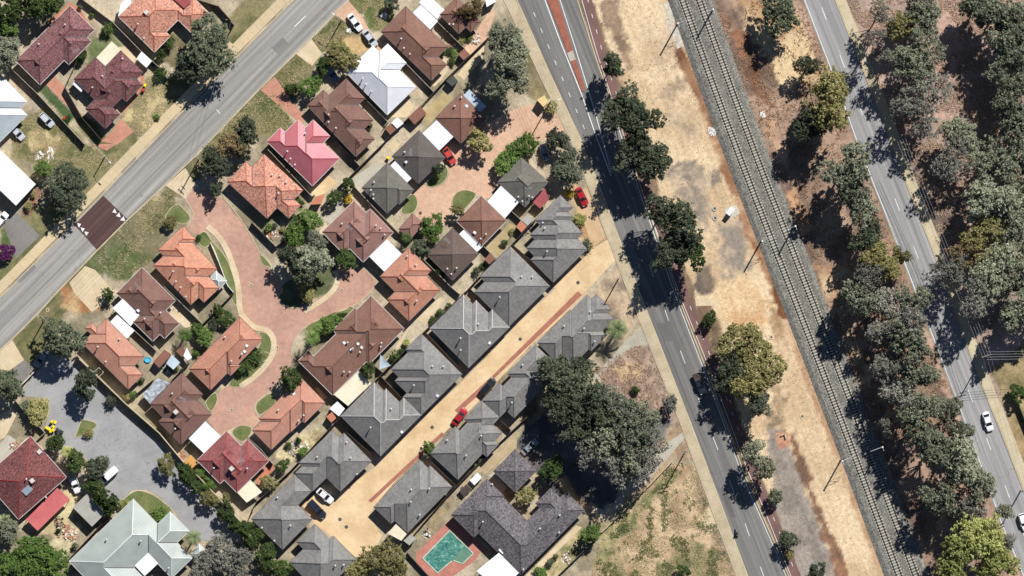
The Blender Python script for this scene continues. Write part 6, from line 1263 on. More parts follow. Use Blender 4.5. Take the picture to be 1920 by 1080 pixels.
T(805, 840, 14, 'round', 'green', 'green bush at the corner of the red-car villa', None, 3, cat='bush', name='bush'); T(567, 848, 9, 'shrub', 'green', 'small green shrub beside the villa back fence and rubble yard', None, 2, cat='bush'); T(530, 872, 13, 'round', 'deep', 'deep green bush in the corner behind the dark red house', None, 3, cat='bush', name='bush'); T(503, 905, 16, 'round', 'olive', 'olive bush behind the cream patio roof', None, 3, cat='bush', name='bush'); T(320, 416, 14, 'round', 'olive', 'olive bush in the kerbed bed at the brick street entry', None, 2.5, cat='bush', name='bush'); T(298, 966, 14, 'shrub', 'green', 'bright green shrub in the forecourt bed of the pale metal house', None, 2, cat='bush'); T(232, 945, 9, 'shrub', 'yellow', 'yellow-green shrub at the corner of the pale metal house', None, 2, cat='bush'); T(165, 812, 9, 'shrub', 'olive', 'low shrub on the triangular planter of the car court', None, 1.2, cat='bush'); T(1908, 738, 18, 'round', 'deep', 'dark green bush beside the far road verge fence', None, 4, cat='bush', name='bush')
for k, (x, y, r, lf) in enumerate([(202, 53, 10, 'deep'), (152, 108, 11, 'deep'), (302, 136, 11, 'deep'), (318, 78, 10, 'deep'), (303, 102, 9, 'deep')]):
    T(x, y, r, 'shrub', lf, ['round shrub near the fence end by the white shed', 'dark shrub on the green yard strip between the maroon houses', 'clipped round shrub on the sandy front yard', 'upper shrub on the path bed of the orange-red house', 'lower shrub on the path bed of the orange-red house'][k], None, 2.4, cat='bush')
for k, (x, y, r, lf) in enumerate([(1462, 592, 4, 'rust')]): pass
GY_ = 'small garden shrubs in back yards'
yard = [*F([(140, 610), (200, 640), (100, 620), (310, 420), (340, 440)]), *I([(1360, 620), (1320, 600), (1280, 610), (1500, 540), (1470, 490), (1000, 800), (950, 810), (1060, 700)]), *B([(1450, 380), (1490, 400), (1600, 290), (1540, 310), (1400, 400), (850, 950), (1470, 460)]), *N([(320, 60), (240, 100), (1680, 210), (1640, 250)]), *Z5([(960, 560), (880, 690), (620, 960), (560, 1010)]), *J([(1330, 240), (1380, 180), (1450, 130), (1060, 510), (1090, 480), (690, 890), (640, 650)]), *M([(440, 740), (560, 850)]), *O([(330, 930), (280, 980), (200, 1040)]), *A([(1150, 470), (600, 50), (690, 110), (500, 900), (1270, 300), (1180, 880)]), *E([(250, 380), (210, 470), (1490, 700)])]
for p in yard: T(p[0], p[1], rnd.uniform(4, 7.5), 'shrub', rnd.choice(['deep', 'green', 'olive', 'dark']), 'small garden shrub in a back yard', GY_, rnd.uniform(.8, 1.6), cat='bush')
lf = [(1212+rnd.uniform(-20, 60), 900+rnd.uniform(-20, 150)) for _ in range(0)]
# palms
def frond(mb, az, el0, ln, w_, droop, base):
    pts = []; p = Vector(base); e = el0
    for k in range(7):
        pts.append(p.copy()); p = p+Vector((math.cos(az)*math.cos(e), math.sin(az)*math.cos(e), math.sin(e)))*(ln/6); e -= droop/6
    sd = Vector((-math.sin(az), math.cos(az), 0))
    for k in range(6):
        a, b2 = pts[k], pts[k+1]; ww = w_*(.35+.65*math.sin(math.pi*(k+.6)/6.6))
        for s_ in (-1, 1):
            for j in range(2):
                c0 = a.lerp(b2, j*.5); c1 = a.lerp(b2, j*.5+.32); tip = (c0+c1)/2+sd*s_*ww+(b2-a)*.6-Vector((0, 0, ww*.35))
                mb.poly([c0, c1, tip])
def palm(px, py, r, h, leaf, label):
    q = W(px, py, h); root = empty('palm_tree', (q.x, q.y, 0)); tag(root, label, 'palm'); R = r/PPM; mb = MB()
    for k in range(34):
        az = k*2.399; lv = (k % 3); frond(mb, az+rnd.uniform(-.2, .2), [.9, .45, .05][lv]+rnd.uniform(-.1, .1), R*[.9, 1.08, 1.1][lv], R*.24, 1.5, (0, 0, h-.2))
    o = mb.build('fronds', leafG[leaf], root); at = o.data.attributes.new('clump', 'FLOAT', 'FACE'); at.data.foreach_set('value', nrg.random(len(o.data.polygons)).astype(np.float32))
    t2 = MB(); t2.tube([(0, 0, 0), (.05, .03, h*.5), (0, 0, h)], [.24, .19, .17], 9); t2.build('trunk', bark, root)
palm(1157, 618, 23, 5.5, 'palm', 'pale fan palm beside the grey villa near the main road'); palm(585, 634, 17, 6, 'green', 'green palm beside the very large brown house'); palm(347, 628, 15, 4, 'green', 'green palm in the garden behind the brown house with stepped carports'); palm(363, 1008, 17, 6, 'palm', 'fan palm beside the pale metal roofed house'); palm(126, 848, 14, 4, 'yellow', 'yellow-green palm beside the car court planter'); palm(762, 446, 12, 3.5, 'deep', 'dark green palm beside the hipped pavilion'); palm(8, 978, 16, 4, 'palm', 'pale palm at the corner of the lichen-covered red house'); palm(596, 615, 10, 5, 'green', 'smaller palm next to the green palm by the big brown house')

# ------------------------------------------------------------------ vehicles
glass_m = plain('car glass', (.015, .017, .02), .08, .6); tyre_m = plain('tyre', (.02, .02, .02), .8); rim_m = plain('wheel rim', (.4, .4, .4), .35, .5, .6)
lamp_m = plain('headlamp', (.7, .7, .68), .15, .6); tail_m = plain('tail lamp', (.35, .02, .02), .2, .5)
PAINT = {'white': (.78, .78, .78), 'silver': (.5, .52, .54), 'red': (.35, .012, .02), 'lightred': (.5, .06, .05), 'dark': (.02, .024, .035), 'black': (.012, .013, .016), 'blue': (.16, .22, .3), 'grey': (.22, .25, .28)}
def paint(k):
    n = 'paint '+k
    if n in MATS: return MATS[n]
    m, t, b = newmat(n, .28, .5); b.inputs['Base Color'].default_value = (*PAINT[k], 1); b.inputs['Coat Weight'].default_value = .6; b.inputs['Coat Roughness'].default_value = .08
    MATS[n] = m; return m
wb = MB(); wb.tube([(0, -.11, 0), (0, .11, 0)], .31, 14); TYRE = wb.mesh('tyre', tyre_m)
wb = MB(); wb.tube([(0, -.12, 0), (0, .12, 0)], .19, 10); RIM = wb.mesh('rim', rim_m)
def loft(mb, st):
    rings = []
    for x, hw, zl, zh in st:
        r_ = [(hw*.86, zl), (hw, zl+(zh-zl)*.25), (hw, zl+(zh-zl)*.72), (hw*.9, zh), (hw*.45, zh+.025), (-hw*.45, zh+.025), (-hw*.9, zh), (-hw, zl+(zh-zl)*.72), (-hw, zl+(zh-zl)*.25), (-hw*.86, zl)]
        b = len(mb.v); mb.v += [(x, y, z) for y, z in r_]; rings.append(b)
    n = 10
    for a, b in zip(rings, rings[1:]):
        for k in range(n): mb.f.append((a+k, b+k, b+(k+1) % n, a+(k+1) % n))
    mb.f.append(tuple(rings[0]+k for k in range(n))); mb.f.append(tuple(rings[-1]+n-1-k for k in range(n)))
def car(px, py, hx, hy, kind, colour, label, z=.03, cat='car', name=None, load=None):
    q = W(px, py); ang = math.atan2(-hy, hx); root = empty(name or {'ute': 'parked_ute', 'van': 'parked_van'}.get(kind, 'parked_car'), (q.x, q.y, z), ang); tag(root, label, cat)
    L_ = {'sedan': 4.65, 'hatch': 4.1, 'suv': 4.7, 'ute': 5.1, 'van': 4.7}[kind]; s = L_/4.6; hw = {'suv': .94, 'van': .94, 'ute': .92}.get(kind, .88); up = {'suv': .14, 'van': .1, 'ute': .16}.get(kind, 0)
    st = [(-2.3, .74, .38, .74), (-2.2, .86, .28, .90), (-1.6, .97, .22, .97), (-.9, 1, .22, .96), (.6, 1, .22, .95), (1.2, .98, .22, .90), (1.8, .94, .24, .82), (2.15, .86, .28, .72), (2.3, .70, .38, .62)]
    b = MB(); loft(b, [(x*s, w_*hw, zl+up, zh+up) for x, w_, zl, zh in st])
    # greenhouse: x of base rear/front and roof rear/front
    bx = {'sedan': (-1.75, 1.05, -1.05, .25), 'hatch': (-2.05, 1.05, -1.7, .25), 'suv': (-2.2, 1.05, -1.95, .3), 'ute': (-.55, 1.05, -.4, .35), 'van': (-2.25, 1.75, -2.15, 1.05)}[kind]
    x0, x1, r0, r1 = (v*s for v in bx); zb = .93+up; zr = {'sedan': 1.44, 'hatch': 1.48, 'suv': 1.72, 'ute': 1.7, 'van': 1.95}[kind]; wb_, wr = hw*.90, hw*.70 if kind != 'van' else hw*.82
    bot = [(x0, wb_), (x1, wb_), (x1, -wb_), (x0, -wb_)]; top = [(r0, wr), (r1, wr), (r1, -wr), (r0, -wr)]
    pb = paint(colour); roof = MB(); roof.prism([(r0-.04, wr+.03), (r0+.2, wr+.05), (r1-.2, wr+.05), (r1+.05, wr+.01), (r1+.05, -wr-.01), (r1-.2, -wr-.05), (r0+.2, -wr-.05), (r0-.04, -wr-.03)], zr-.03, zr+.02)
    for (ax, ay), (cx_, cy_) in zip(bot, top): roof.bar((ax, ay, zb), (cx_, cy_, zr), .09, .09)
    mxb = (x0+x1)/2; mxr = (r0+r1)/2
    for sg in (1, -1): roof.bar((mxb, sg*wb_, zb), (mxr, sg*wr, zr), .08, .08)
    for sg in (1, -1): roof.box(x1-.28, x1-.1, sg*(hw+.02)-.1, sg*(hw+.02)+.1, .95+up, 1.08+up)
    b.v, b.f = b.v, b.f; off_ = len(b.v); b.v += roof.v; b.f += [tuple(i+off_ for i in f) for f in roof.f]
    if kind == 'ute':      # open tray behind the cab
        b.box(-2.35*s, -.7*s, -hw, hw, .72, .98+.02); 
        for y0, y1 in ((-hw, -hw+.08), (hw-.08, hw)): b.box(-2.35*s, -.7*s, y0, y1, 1.0, 1.25)
        b.box(-2.35*s, -2.27*s, -hw+.08, hw-.08, 1.0, 1.25)
    b.build('body', pb, root)
    def win(nm, a, c_, tp1, tp0): MB().poly([(*a, zb+.02), (*c_, zb+.02), (*tp1, zr-.04), (*tp0, zr-.04)]).build(nm, glass_m, root)
    if kind != 'van': win('rear_window', bot[3], bot[0], top[0], top[3])
    win('windscreen', bot[1], bot[2], top[2], top[1])
    sd = glass_m if kind != 'van' else pb
    for i, (a, c_) in enumerate(((0, 1), (2, 3))):
        MB().poly([(*bot[a], zb+.02), (*bot[c_], zb+.02), (*top[c_], zr-.04), (*top[a], zr-.04)]).build('side_window' if kind != 'van' else 'side_panel', sd, root)
    if kind == 'van': MB().poly([(*bot[3], zb+.02), (*bot[0], zb+.02), (*top[0], zr-.04), (*top[3], zr-.04)]).build('rear_door', pb, root)
    for sx in (-1.4, 1.42):
        for sy in (-1, 1):
            w0 = share('wheel', RIM, root, (sx*s, sy*(hw-.11), .31)); share('tyre', TYRE, w0)
    for sy in (-1, 1):
        MB().box(2.12*s, 2.22*s, sy*hw*.62-.16, sy*hw*.62+.16, .6+up, .74+up).build('headlight', lamp_m, root)
        MB().box(-2.27*s, -2.17*s, sy*hw*.66-.14, sy*hw*.66+.14, .68+up, .86+up).build('tail_light', tail_m, root)
    if load:
        o = MB().box(-2.2*s, -.85*s, -hw+.12, hw-.12, 1.0, 1.3).build('tray_cover', load, root)
    return root
rust_load = surf('rust red load', C(86, 70, 66), C(74, 60, 56), 1, 3, .1, .7, .2, 0)
car(88, 225, 26, 26, 'hatch', 'silver', 'silver-white hatchback on the grass beside the fence by the pale blue-grey roof')
car(33, 249, 22, 24, 'hatch', 'silver', 'pale car tucked under the eave of the pale blue-grey roofed house')
car(666, 42, 22, 30, 'sedan', 'white', 'white sedan on the orange brick drive, nearer the street'); car(694, 72, 22, 30, 'sedan', 'silver', 'silver-white sedan on the orange brick drive, nearer the white metal roofed house')
car(621, 136, 18, 26, 'sedan', 'blue', 'bluish car shaded by the spiky olive tree'); car(842, 292, 16, 26, 'sedan', 'lightred', 'light red sedan beside the dark tile house on the orange brick court')
car(1021, 286, 8, 30, 'hatch', 'grey', 'grey hatchback between the small trees beside the main road footpath'); car(1091, 369, 14, 30, 'sedan', 'red', 'dark red sedan on the sandy verge beside the zigzag villa')
car(915, 724, 24, -28, 'suv', 'black', 'black wagon parked on the brick band of the cream driveway'); car(862, 781, 22, -28, 'sedan', 'red', 'red car parked on the brick band of the cream driveway')
car(609, 929, 26, 22, 'sedan', 'white', 'white sedan parked on the cream turning area'); car(595, 955, 26, 26, 'ute', 'dark', 'dark blue ute parked beside the white sedan on the turning area', cat='ute')
car(1312, 720, 13, 34, 'ute', 'dark', 'dark ute with rust-coloured tray cover driving on the main road', cat='ute', name='ute', load=rust_load); car(1852, 790, 9, 30, 'sedan', 'white', 'white sedan driving on the far road beyond the bend of trees', name='car')
car(1919, 978, 10, 30, 'hatch', 'white', 'white hatchback on the far road, cut by the picture edge', name='car'); car(205, 890, -20, 18, 'van', 'white', 'white van half under the thicket on the grey car court', cat='van')
car(140, 905, 10, 26, 'ute', 'white', 'white ute with pale tray beside the lichen-covered red house', cat='ute', load=grey_sheet); car(3, 412, 16, -20, 'hatch', 'white', 'white car at the house end of the old bitumen driveway')
car(79, 672, -16, 20, 'sedan', 'grey', 'grey car in deep tree shade at the car court entrance'); car(993, 838, 20, -18, 'sedan', 'grey', 'grey-blue car in the deep shade beside the charcoal garage')
# box trailer, loaded trailer, motorcycle with rider
def trailer(px, py, hx, hy, label, mat, h, cat='trailer'):
    q = W(px, py); root = empty('trailer', (q.x, q.y, .03), math.atan2(-hy, hx)); tag(root, label, cat)
    b = MB(); b.box(-1.5, 1.2, -.85, .85, .55, .62)
    for y0, y1 in ((-.85, -.8), (.8, .85)): b.box(-1.5, 1.2, y0, y1, .62, .95)
    b.box(-1.5, -1.45, -.8, .8, .62, .95); b.box(1.15, 1.2, -.8, .8, .62, .95); b.build('tray', steel, root)
    d = MB(); d.bar((1.2, .5, .55), (2.3, 0, .5), .07, .07); d.bar((1.2, -.5, .55), (2.3, 0, .5), .07, .07); d.build('drawbar', dark_metal, root)
    c = MB(); c.prism([(-1.42, -.78), (1.12, -.78), (1.12, .78), (-1.42, .78)], .64, h); c.prism([(-1.3, -.6), (1.0, -.6), (1.0, .6), (-1.3, .6)], h, h+.08); c.build('load', mat, root)
    for sy in (-1, 1): w0 = share('wheel', RIM, root, (-.2, sy*.97, .31)); share('tyre', TYRE, w0)
    return root
trailer(893, 897, 26, -26, 'white covered trailer on the drive beside the charcoal garage', white_sheet, 1.7); trailer(871, 920, -24, 24, 'small trailer with orange load beside the white covered trailer', rust_load, 1.1)
q = W(1381, 999); root = empty('motorcycle', (q.x, q.y, .02), math.atan2(-30, 11)); tag(root, 'black motorcycle riding on the main road near the grassy field', 'motorcycle')
b = MB(); b.tube([(-.5, 0, .62), (-.1, 0, .72), (.25, 0, .85), (.55, 0, .8)], [.12, .17, .18, .1], 8); b.tube([(.2, 0, .4), (-.2, 0, .35)], .2, 8); b.tube([(.5, 0, .95), (.72, 0, .32)], .05, 6); b.tube([(-.2, 0, .4), (-.72, 0, .32)], .06, 6); b.build('frame', plain('motorcycle paint', (.015, .015, .018), .3), root)
b = MB(); b.tube([(.45, -.38, 1.0), (.52, 0, 1.02), (.45, .38, 1.0)], .022, 6); b.build('handlebar', steel, root)
for x in (-.72, .72): w0 = share('wheel', RIM, root, (x, 0, .31), 0, (1, .5, 1)); share('tyre', TYRE, w0, (0, 0, 0), 0, (1, .55, 1))
me = bpy.data.meshes.new('person'); V = [(-.18, 0, .86), (-.08, 0, 1.1), (.05, 0, 1.34), (.1, 0, 1.45), (.16, 0, 1.62), (.05, .2, 1.34), (.26, .28, 1.15), (.45, .36, 1.03), (.05, -.2, 1.34), (.26, -.28, 1.15), (.45, -.36, 1.03), (-.15, .13, .84), (.22, .2, .78), (.0, .2, .38), (.12, .2, .33), (-.15, -.13, .84), (.22, -.2, .78), (.0, -.2, .38), (.12, -.2, .33)]
Ed = [(0, 1), (1, 2), (2, 3), (3, 4), (2, 5), (5, 6), (6, 7), (2, 8), (8, 9), (9, 10), (0, 11), (11, 12), (12, 13), (13, 14), (0, 15), (15, 16), (16, 17), (17, 18)]
me.from_pydata([(x, y, z) for x, y, z in V], Ed, []); me.update(); me.materials.append(plain('rider clothes', (.02, .02, .025), .8))
po = bpy.data.objects.new('person', me); link(po); po.location = (q.x, q.y, .02); po.rotation_euler = (0, 0, math.atan2(-30, 11)); md = po.modifiers.new('skin', 'SKIN')
rad = [.16, .15, .16, .075, .13, .075, .055, .045, .075, .055, .045, .1, .08, .06, .05, .1, .08, .06, .05]
for sv_, r_ in zip(me.skin_vertices[0].data, rad): sv_.radius = (r_, r_)
me.skin_vertices[0].data[0].use_root = True; po.modifiers.new('sub', 'SUBSURF').levels = 1
tag(po, 'person in dark clothes and helmet riding the black motorcycle', 'person')

# ------------------------------------------------------------------ bins
BB = MB(); n0 = 0
for (w0, l0, z0), (w1, l1, z1) in (((.2, .25, .05), (.27, .33, .95)),):
    BB.v = [(-l0, -w0, z0), (l0, -w0, z0), (l0, w0, z0), (-l0, w0, z0), (-l1, -w1, z1), (l1, -w1, z1), (l1, w1, z1), (-l1, w1, z1)]; BB.f = [(3, 2, 1, 0), (4, 5, 6, 7), (0, 1, 5, 4), (1, 2, 6, 5), (2, 3, 7, 6), (3, 0, 4, 7)]
BB.tube([(-.3, -.24, .1), (-.3, .24, .1)], .1, 8); BIN = BB.mesh('bin_body', plain('bin plastic', (.02, .05, .03), .6))
BL = MB(); BL.v = [(-.37, -.3, .95), (.37, -.3, .95), (.37, .3, .95), (-.37, .3, .95), (-.34, -.26, 1.03), (.3, -.24, 1.06), (.3, .24, 1.06), (-.34, .26, 1.03)]; BL.f = [(3, 2, 1, 0), (4, 5, 6, 7), (0, 1, 5, 4), (1, 2, 6, 5), (2, 3, 7, 6), (3, 0, 4, 7)]; BL.tube([(-.4, -.22, .96), (-.4, .22, .96)], .025, 5); LID = BL.mesh('bin_lid', plain('lid yellow', (.85, .62, .02), .5))
lidm = {'yellow': MATS['lid yellow'], 'red': plain('lid red', (.55, .04, .03), .5), 'green': plain('lid dark', (.04, .045, .05), .5)}
for x, y, c_, lab, g in [(272, 160, 'yellow', 'wheelie bin with yellow lid beside the maroon house porch', None), (269, 169, 'red', 'wheelie bin with red lid beside the maroon house porch', None), (125, 226, 'yellow', 'wheelie bin with yellow lid on the green strip by the fence', None), (121, 221, 'red', 'wheelie bin with red lid on the green strip by the fence', None), (728, 296, 'yellow', 'wheelie bin with yellow lid in the dark corner by the olive-grey house', None), (611, 469, 'yellow', 'wheelie bin with yellow lid beside the rose-brown house fence', None), (614, 474, 'green', 'dark-lidded bin next to the yellow bin by the rose-brown house', None)]+[(x, y, 'yellow', 'wheelie bin with yellow lid in the cluster on the grey car court', 'yellow-lidded bins on the car court') for x, y in ((88, 802), (98, 790), (104, 792), (95, 808), (101, 800), (92, 804), (100, 806))]+[(x, y, 'green', 'dark wheelie bin in the row beside the yellow-lidded cluster', 'dark bins on the car court') for x, y in ((108, 805), (112, 808), (117, 810), (110, 812))]:
    q = W(x, y); r = empty('wheelie_bin', (q.x, q.y, .025), rnd.uniform(0, 6)); tag(r, lab, 'bin', g); share('bin_body', BIN, r); share('bin_lid', LID, r, m=lidm[c_])

# ------------------------------------------------------------------ poles, masts, wires
mast_m = plain('mast steel', (.16, .16, .17), .5, .4, .3)
def mast(px, py, side, label):
    q = W(px, py, 6); e = Vector((.36, -.93, 0)); ac = Vector((.93, .36, 0))*side; root = empty('rail_mast', (q.x, q.y, 0)); tag(root, label, 'rail mast', 'overhead line masts beside the tracks')
    b = MB(); b.box(-.13, .13, -.13, .13, 0, 7.8); b.box(-.2, .2, -.2, .2, 0, .25); b.build('post', mast_m, root)
    b = MB(); t1 = ac*2.9; b.tube([(0, 0, 6.9), (t1.x, t1.y, 6.6)], .05, 6); b.tube([(0, 0, 5.6), (t1.x*.8, t1.y*.8, 6.5)], .045, 6); b.tube([(0, 0, 5.5), (t1.x, t1.y, 5.5)], .035, 6); b.tube([(t1.x, t1.y, 5.4), (t1.x, t1.y, 6.7)], .03, 5); b.build('cantilever', steel, root)
    b = MB(); b.tube([(0, 0, 7.7), (e.x*.9, e.y*.9, 7.75)], .035, 5); b.tube([(e.x*.9, e.y*.9, 7.6), (e.x*.9, e.y*.9, 7.85)], .06, 6); b.box(-.18, .18, -.18, .18, 7.8, 7.9); b.build('insulator', plain('porcelain', (.7, .7, .68), .3), root)
for x, y, sd_, lab in [(1271, 44, 1, 'rail mast standing on the pale rubble apron'), (1337, 18, -1, 'rail mast on the tree-belt side, opposite the pale rubble apron'), (1429, 452, 1, 'rail mast on the sandy side near the white equipment slab'), (1491, 424, -1, 'rail mast on the tree-belt side near the white equipment slab'), (1579, 864, 1, 'rail mast on the wide pale sand strip'), (1654, 838, -1, 'rail mast half among the belt trees facing the pale sand strip')]: mast(x, y, sd_, lab)
def pole(px, py, h, arm, label, lamp=False, mat=None, group=None, ang=0.0):
    q = W(px, py, h*.8); root = empty('power_pole' if not lamp else 'street_light', (q.x, q.y, 0), ang); tag(root, label, 'pole' if not lamp else 'street light', group)
    b = MB(); b.tube([(0, 0, 0), (0, 0, h*.5), (0, 0, h)], [.17, .14, .11], 9); b.build('post', mat or timber_pole, root)
    if arm:
        b = MB(); b.box(-arm, arm, -.06, .06, h-.5, h-.36); b.box(-arm*.7, arm*.7, -.05, .05, h-1.5, h-1.38); b.build('crossarm', timber_pole, root)
        b = MB()
        for k in (-.9, -.35, .35, .9): b.tube([(k*arm, 0, h-.36), (k*arm, 0, h-.12)], .06, 6)
        b.build('insulator', MATS['porcelain'], root)
    if lamp:
        b = MB(); b.tube([(0, 0, h-.4), (.8, 0, h+.1), (1.9, 0, h+.15)], .05, 6); b.build('lamp_arm', steel, root); b = MB(); b.prism([(1.8, -.14), (2.5, -.1), (2.5, .1), (1.8, .14)], h+.08, h+.22); b.build('lamp_head', MATS['porcelain'], root)
    return (q.x, q.y, h)
p1 = pole(1287, 848, 11, 1.2, 'tall power pole with pale crossarms by the main road path and grassy field', ang=.2); p2 = pole(1161, 522, 10, 1.0, 'power pole on the brown verge at the villa driveway entrance', ang=.2); p3 = pole(1032, 190, 9.5, 0, 'street light pole beside the clipped shrub and sand-coloured shelter', True, ang=.2)
p4 = pole(1849, 667, 11, 1.2, 'tall power pole carrying wires beside the far road', ang=.3); p5 = pole(1919, 922, 10, .9, 'power pole beside the far road at the picture edge', ang=.3); p6 = pole(82, 596, 8, .9, 'power pole on the verge by the large olive-dark tree', ang=-.8); p7 = pole(371, 296, 9, .9, 'power pole on the verge at the brick street entry', ang=-.8); p8 = pole(638, 38, 7, 0, 'street light on the verge beside the orange brick drive', True, ang=2.4); p9 = pole(195, 292, 5.5, 0, 'slim street light on the verge by the large bushy tree', True, steel, ang=-.8); p10 = pole(437, 44, 6.5, .7, 'slim power pole beside the fence of the orange-red house', ang=-.8)
pole(1343, 12, 0.01, 0, 'x') if False else None
p11 = pole(1540, 2, 9, .9, 'power pole at the top of the far road', ang=.3) if False else None
wire_m = plain('power line', (.25, .25, .26), .5)
def wires(a, b, label, offs_=(-.9, -.3, .3, .9), sag=1.0, arm=1.1, r=.02):
    A_, B_ = Vector(a), Vector(b); e = (B_-A_).normalized(); nn = Vector((-e.y, e.x, 0)); root = empty('power_line', (A_.x, A_.y, 0)); tag(root, label, 'power line')
    for k in offs_:
        b_ = MB(); pts = []
        for i in range(13):
            f = i/12; p = A_.lerp(B_, f)+nn*k*arm; p.z -= .15+sag*4*f*(1-f); pts.append((p.x-A_.x, p.y-A_.y, p.z))
        b_.tube(pts, r, 4); b_.build('wire', wire_m, root)
wires(p4, (*W(1690, 262, 11)[:2], 11), 'four parallel power lines above the far road tree shade', r=.035); wires(p4, (*W(2150, 662, 11)[:2], 11), 'four power lines running from the tall pole away from the far road', r=.04, arm=1.0); wires(p1, p2, 'power lines along the main road between the field pole and the driveway pole'); wires(p2, (*W(1010, 120, 10)[:2], 10), 'power lines along the main road footpath above the small trees'); wires(p1, (*W(1430, 1220, 10)[:2], 10), 'power lines along the main road footpath below the field pole'); wires(p6, p7, 'power lines along the residential street verge', (-.8, 0, .8)); wires(p7, p10, 'power lines crossing the residential street', (-.5, .5)); wires(p4, p5, 'power lines between the two far road poles', (-.8, 0, .8))

# ------------------------------------------------------------------ rail-side equipment and small things
sheet('equipment_slab', G([(1590, 480), (1685, 455), (1710, 520), (1640, 560), (1600, 545)]), concrete_grey, 3, thick=.0)
q = W(1369, 396); root = empty('equipment_cabinet', (q.x, q.y, .02), .9); tag(root, 'pale signalling cabinet on the white slab by the railway', 'cabinet')
b = MB(); b.box(-.9, .9, -.45, .45, 0, 1.9); b.build('body', cream_sheet, root); b = MB(); b.box(-1.0, 1.0, -.55, .55, 1.9, 1.98); b.build('roof', white_sheet, root)
for k in (-1, 1): MB().box(k*.45-.4, k*.45+.4, -.48, -.45, .15, 1.75).build('door', grey_sheet, root)
for x, y, lab in ((1340, 391, 'round pale concrete pit with open dark centre, upper of two by the slab'), (1341, 409, 'round pale concrete pit with open dark centre, lower of two by the slab')):
    q = W(x, y); root = empty('round_pit', (q.x, q.y, 0)); tag(root, lab, 'pit'); b = MB(); n = 20
    for k in range(n):
        a0, a1 = 2*math.pi*k/n, 2*math.pi*(k+1)/n
        for r0, r1, z in ((.28, .62, .18),): b.poly([(math.cos(a0)*r0, math.sin(a0)*r0, z), (math.cos(a0)*r1, math.sin(a0)*r1, z), (math.cos(a1)*r1, math.sin(a1)*r1, z), (math.cos(a1)*r0, math.sin(a1)*r0, z)])
        b.poly([(math.cos(a0)*.62, math.sin(a0)*.62, 0), (math.cos(a1)*.62, math.sin(a1)*.62, 0), (math.cos(a1)*.62, math.sin(a1)*.62, .18), (math.cos(a0)*.62, math.sin(a0)*.62, .18)])
    b.build('rim', concrete_grey, root); b = MB(); b.tube([(0, 0, 0), (0, 0, .06)], .3, 16); b.build('lid', MATS['cast iron'], root)
q = W(1471, 818); root = empty('headwall', (q.x, q.y, 0)); tag(root, 'small pale V-shaped concrete headwall in the orange earth', 'headwall'); b = MB(); b.bar((-.9, .1, .25), (0, .5, .25), .18, .5); b.bar((0, .5, .25), (.3, -.6, .25), .18, .5); b.build('wing_wall', concrete_grey, root)
def pile(px, py, r, n, label, mats, seed, plank=False, cat='debris', name='debris_pile', sz=1.0):
    q = W(px, py); R_ = random.Random(seed); root = empty(name, (q.x, q.y, 0), R_.uniform(0, 3)); tag(root, label, cat); r = r/PPM
    bs = [MB() for _ in mats]
    for k in range(n):
        a = R_.uniform(0, 6.28); d_ = r*math.sqrt(R_.random()); x, y = d_*math.cos(a), d_*math.sin(a)*.75; b = bs[k % len(bs)]
        m4 = Matrix.Translation((x, y, R_.uniform(0, .25*(1-d_/r)))) @ Matrix.Rotation(R_.uniform(0, 3.1) if not plank else R_.uniform(-.25, .25), 4, 'Z') @ Matrix.Rotation(R_.uniform(-.2, .2), 4, 'Y')
        l_, w_, h_ = (R_.uniform(.5, 1.5), R_.uniform(.06, .16), .05) if plank or R_.random() < .5 else (R_.uniform(.2, .6), R_.uniform(.15, .45), R_.uniform(.1, .35))
        l_, w_, h_ = l_*sz, w_*(sz+.6*(sz < 1)), h_*sz; b.box(-l_/2, l_/2, -w_/2, w_/2, 0, h_, m4)
    for b, m_ in zip(bs, mats): tag(b.build('piece', m_, root), kind='stuff')
pw_, pt_ = plain('pale scrap', (.7, .68, .64), .8), surf('old timber', C(190, 160, 124), C(150, 120, 92), 2, 5, .2)
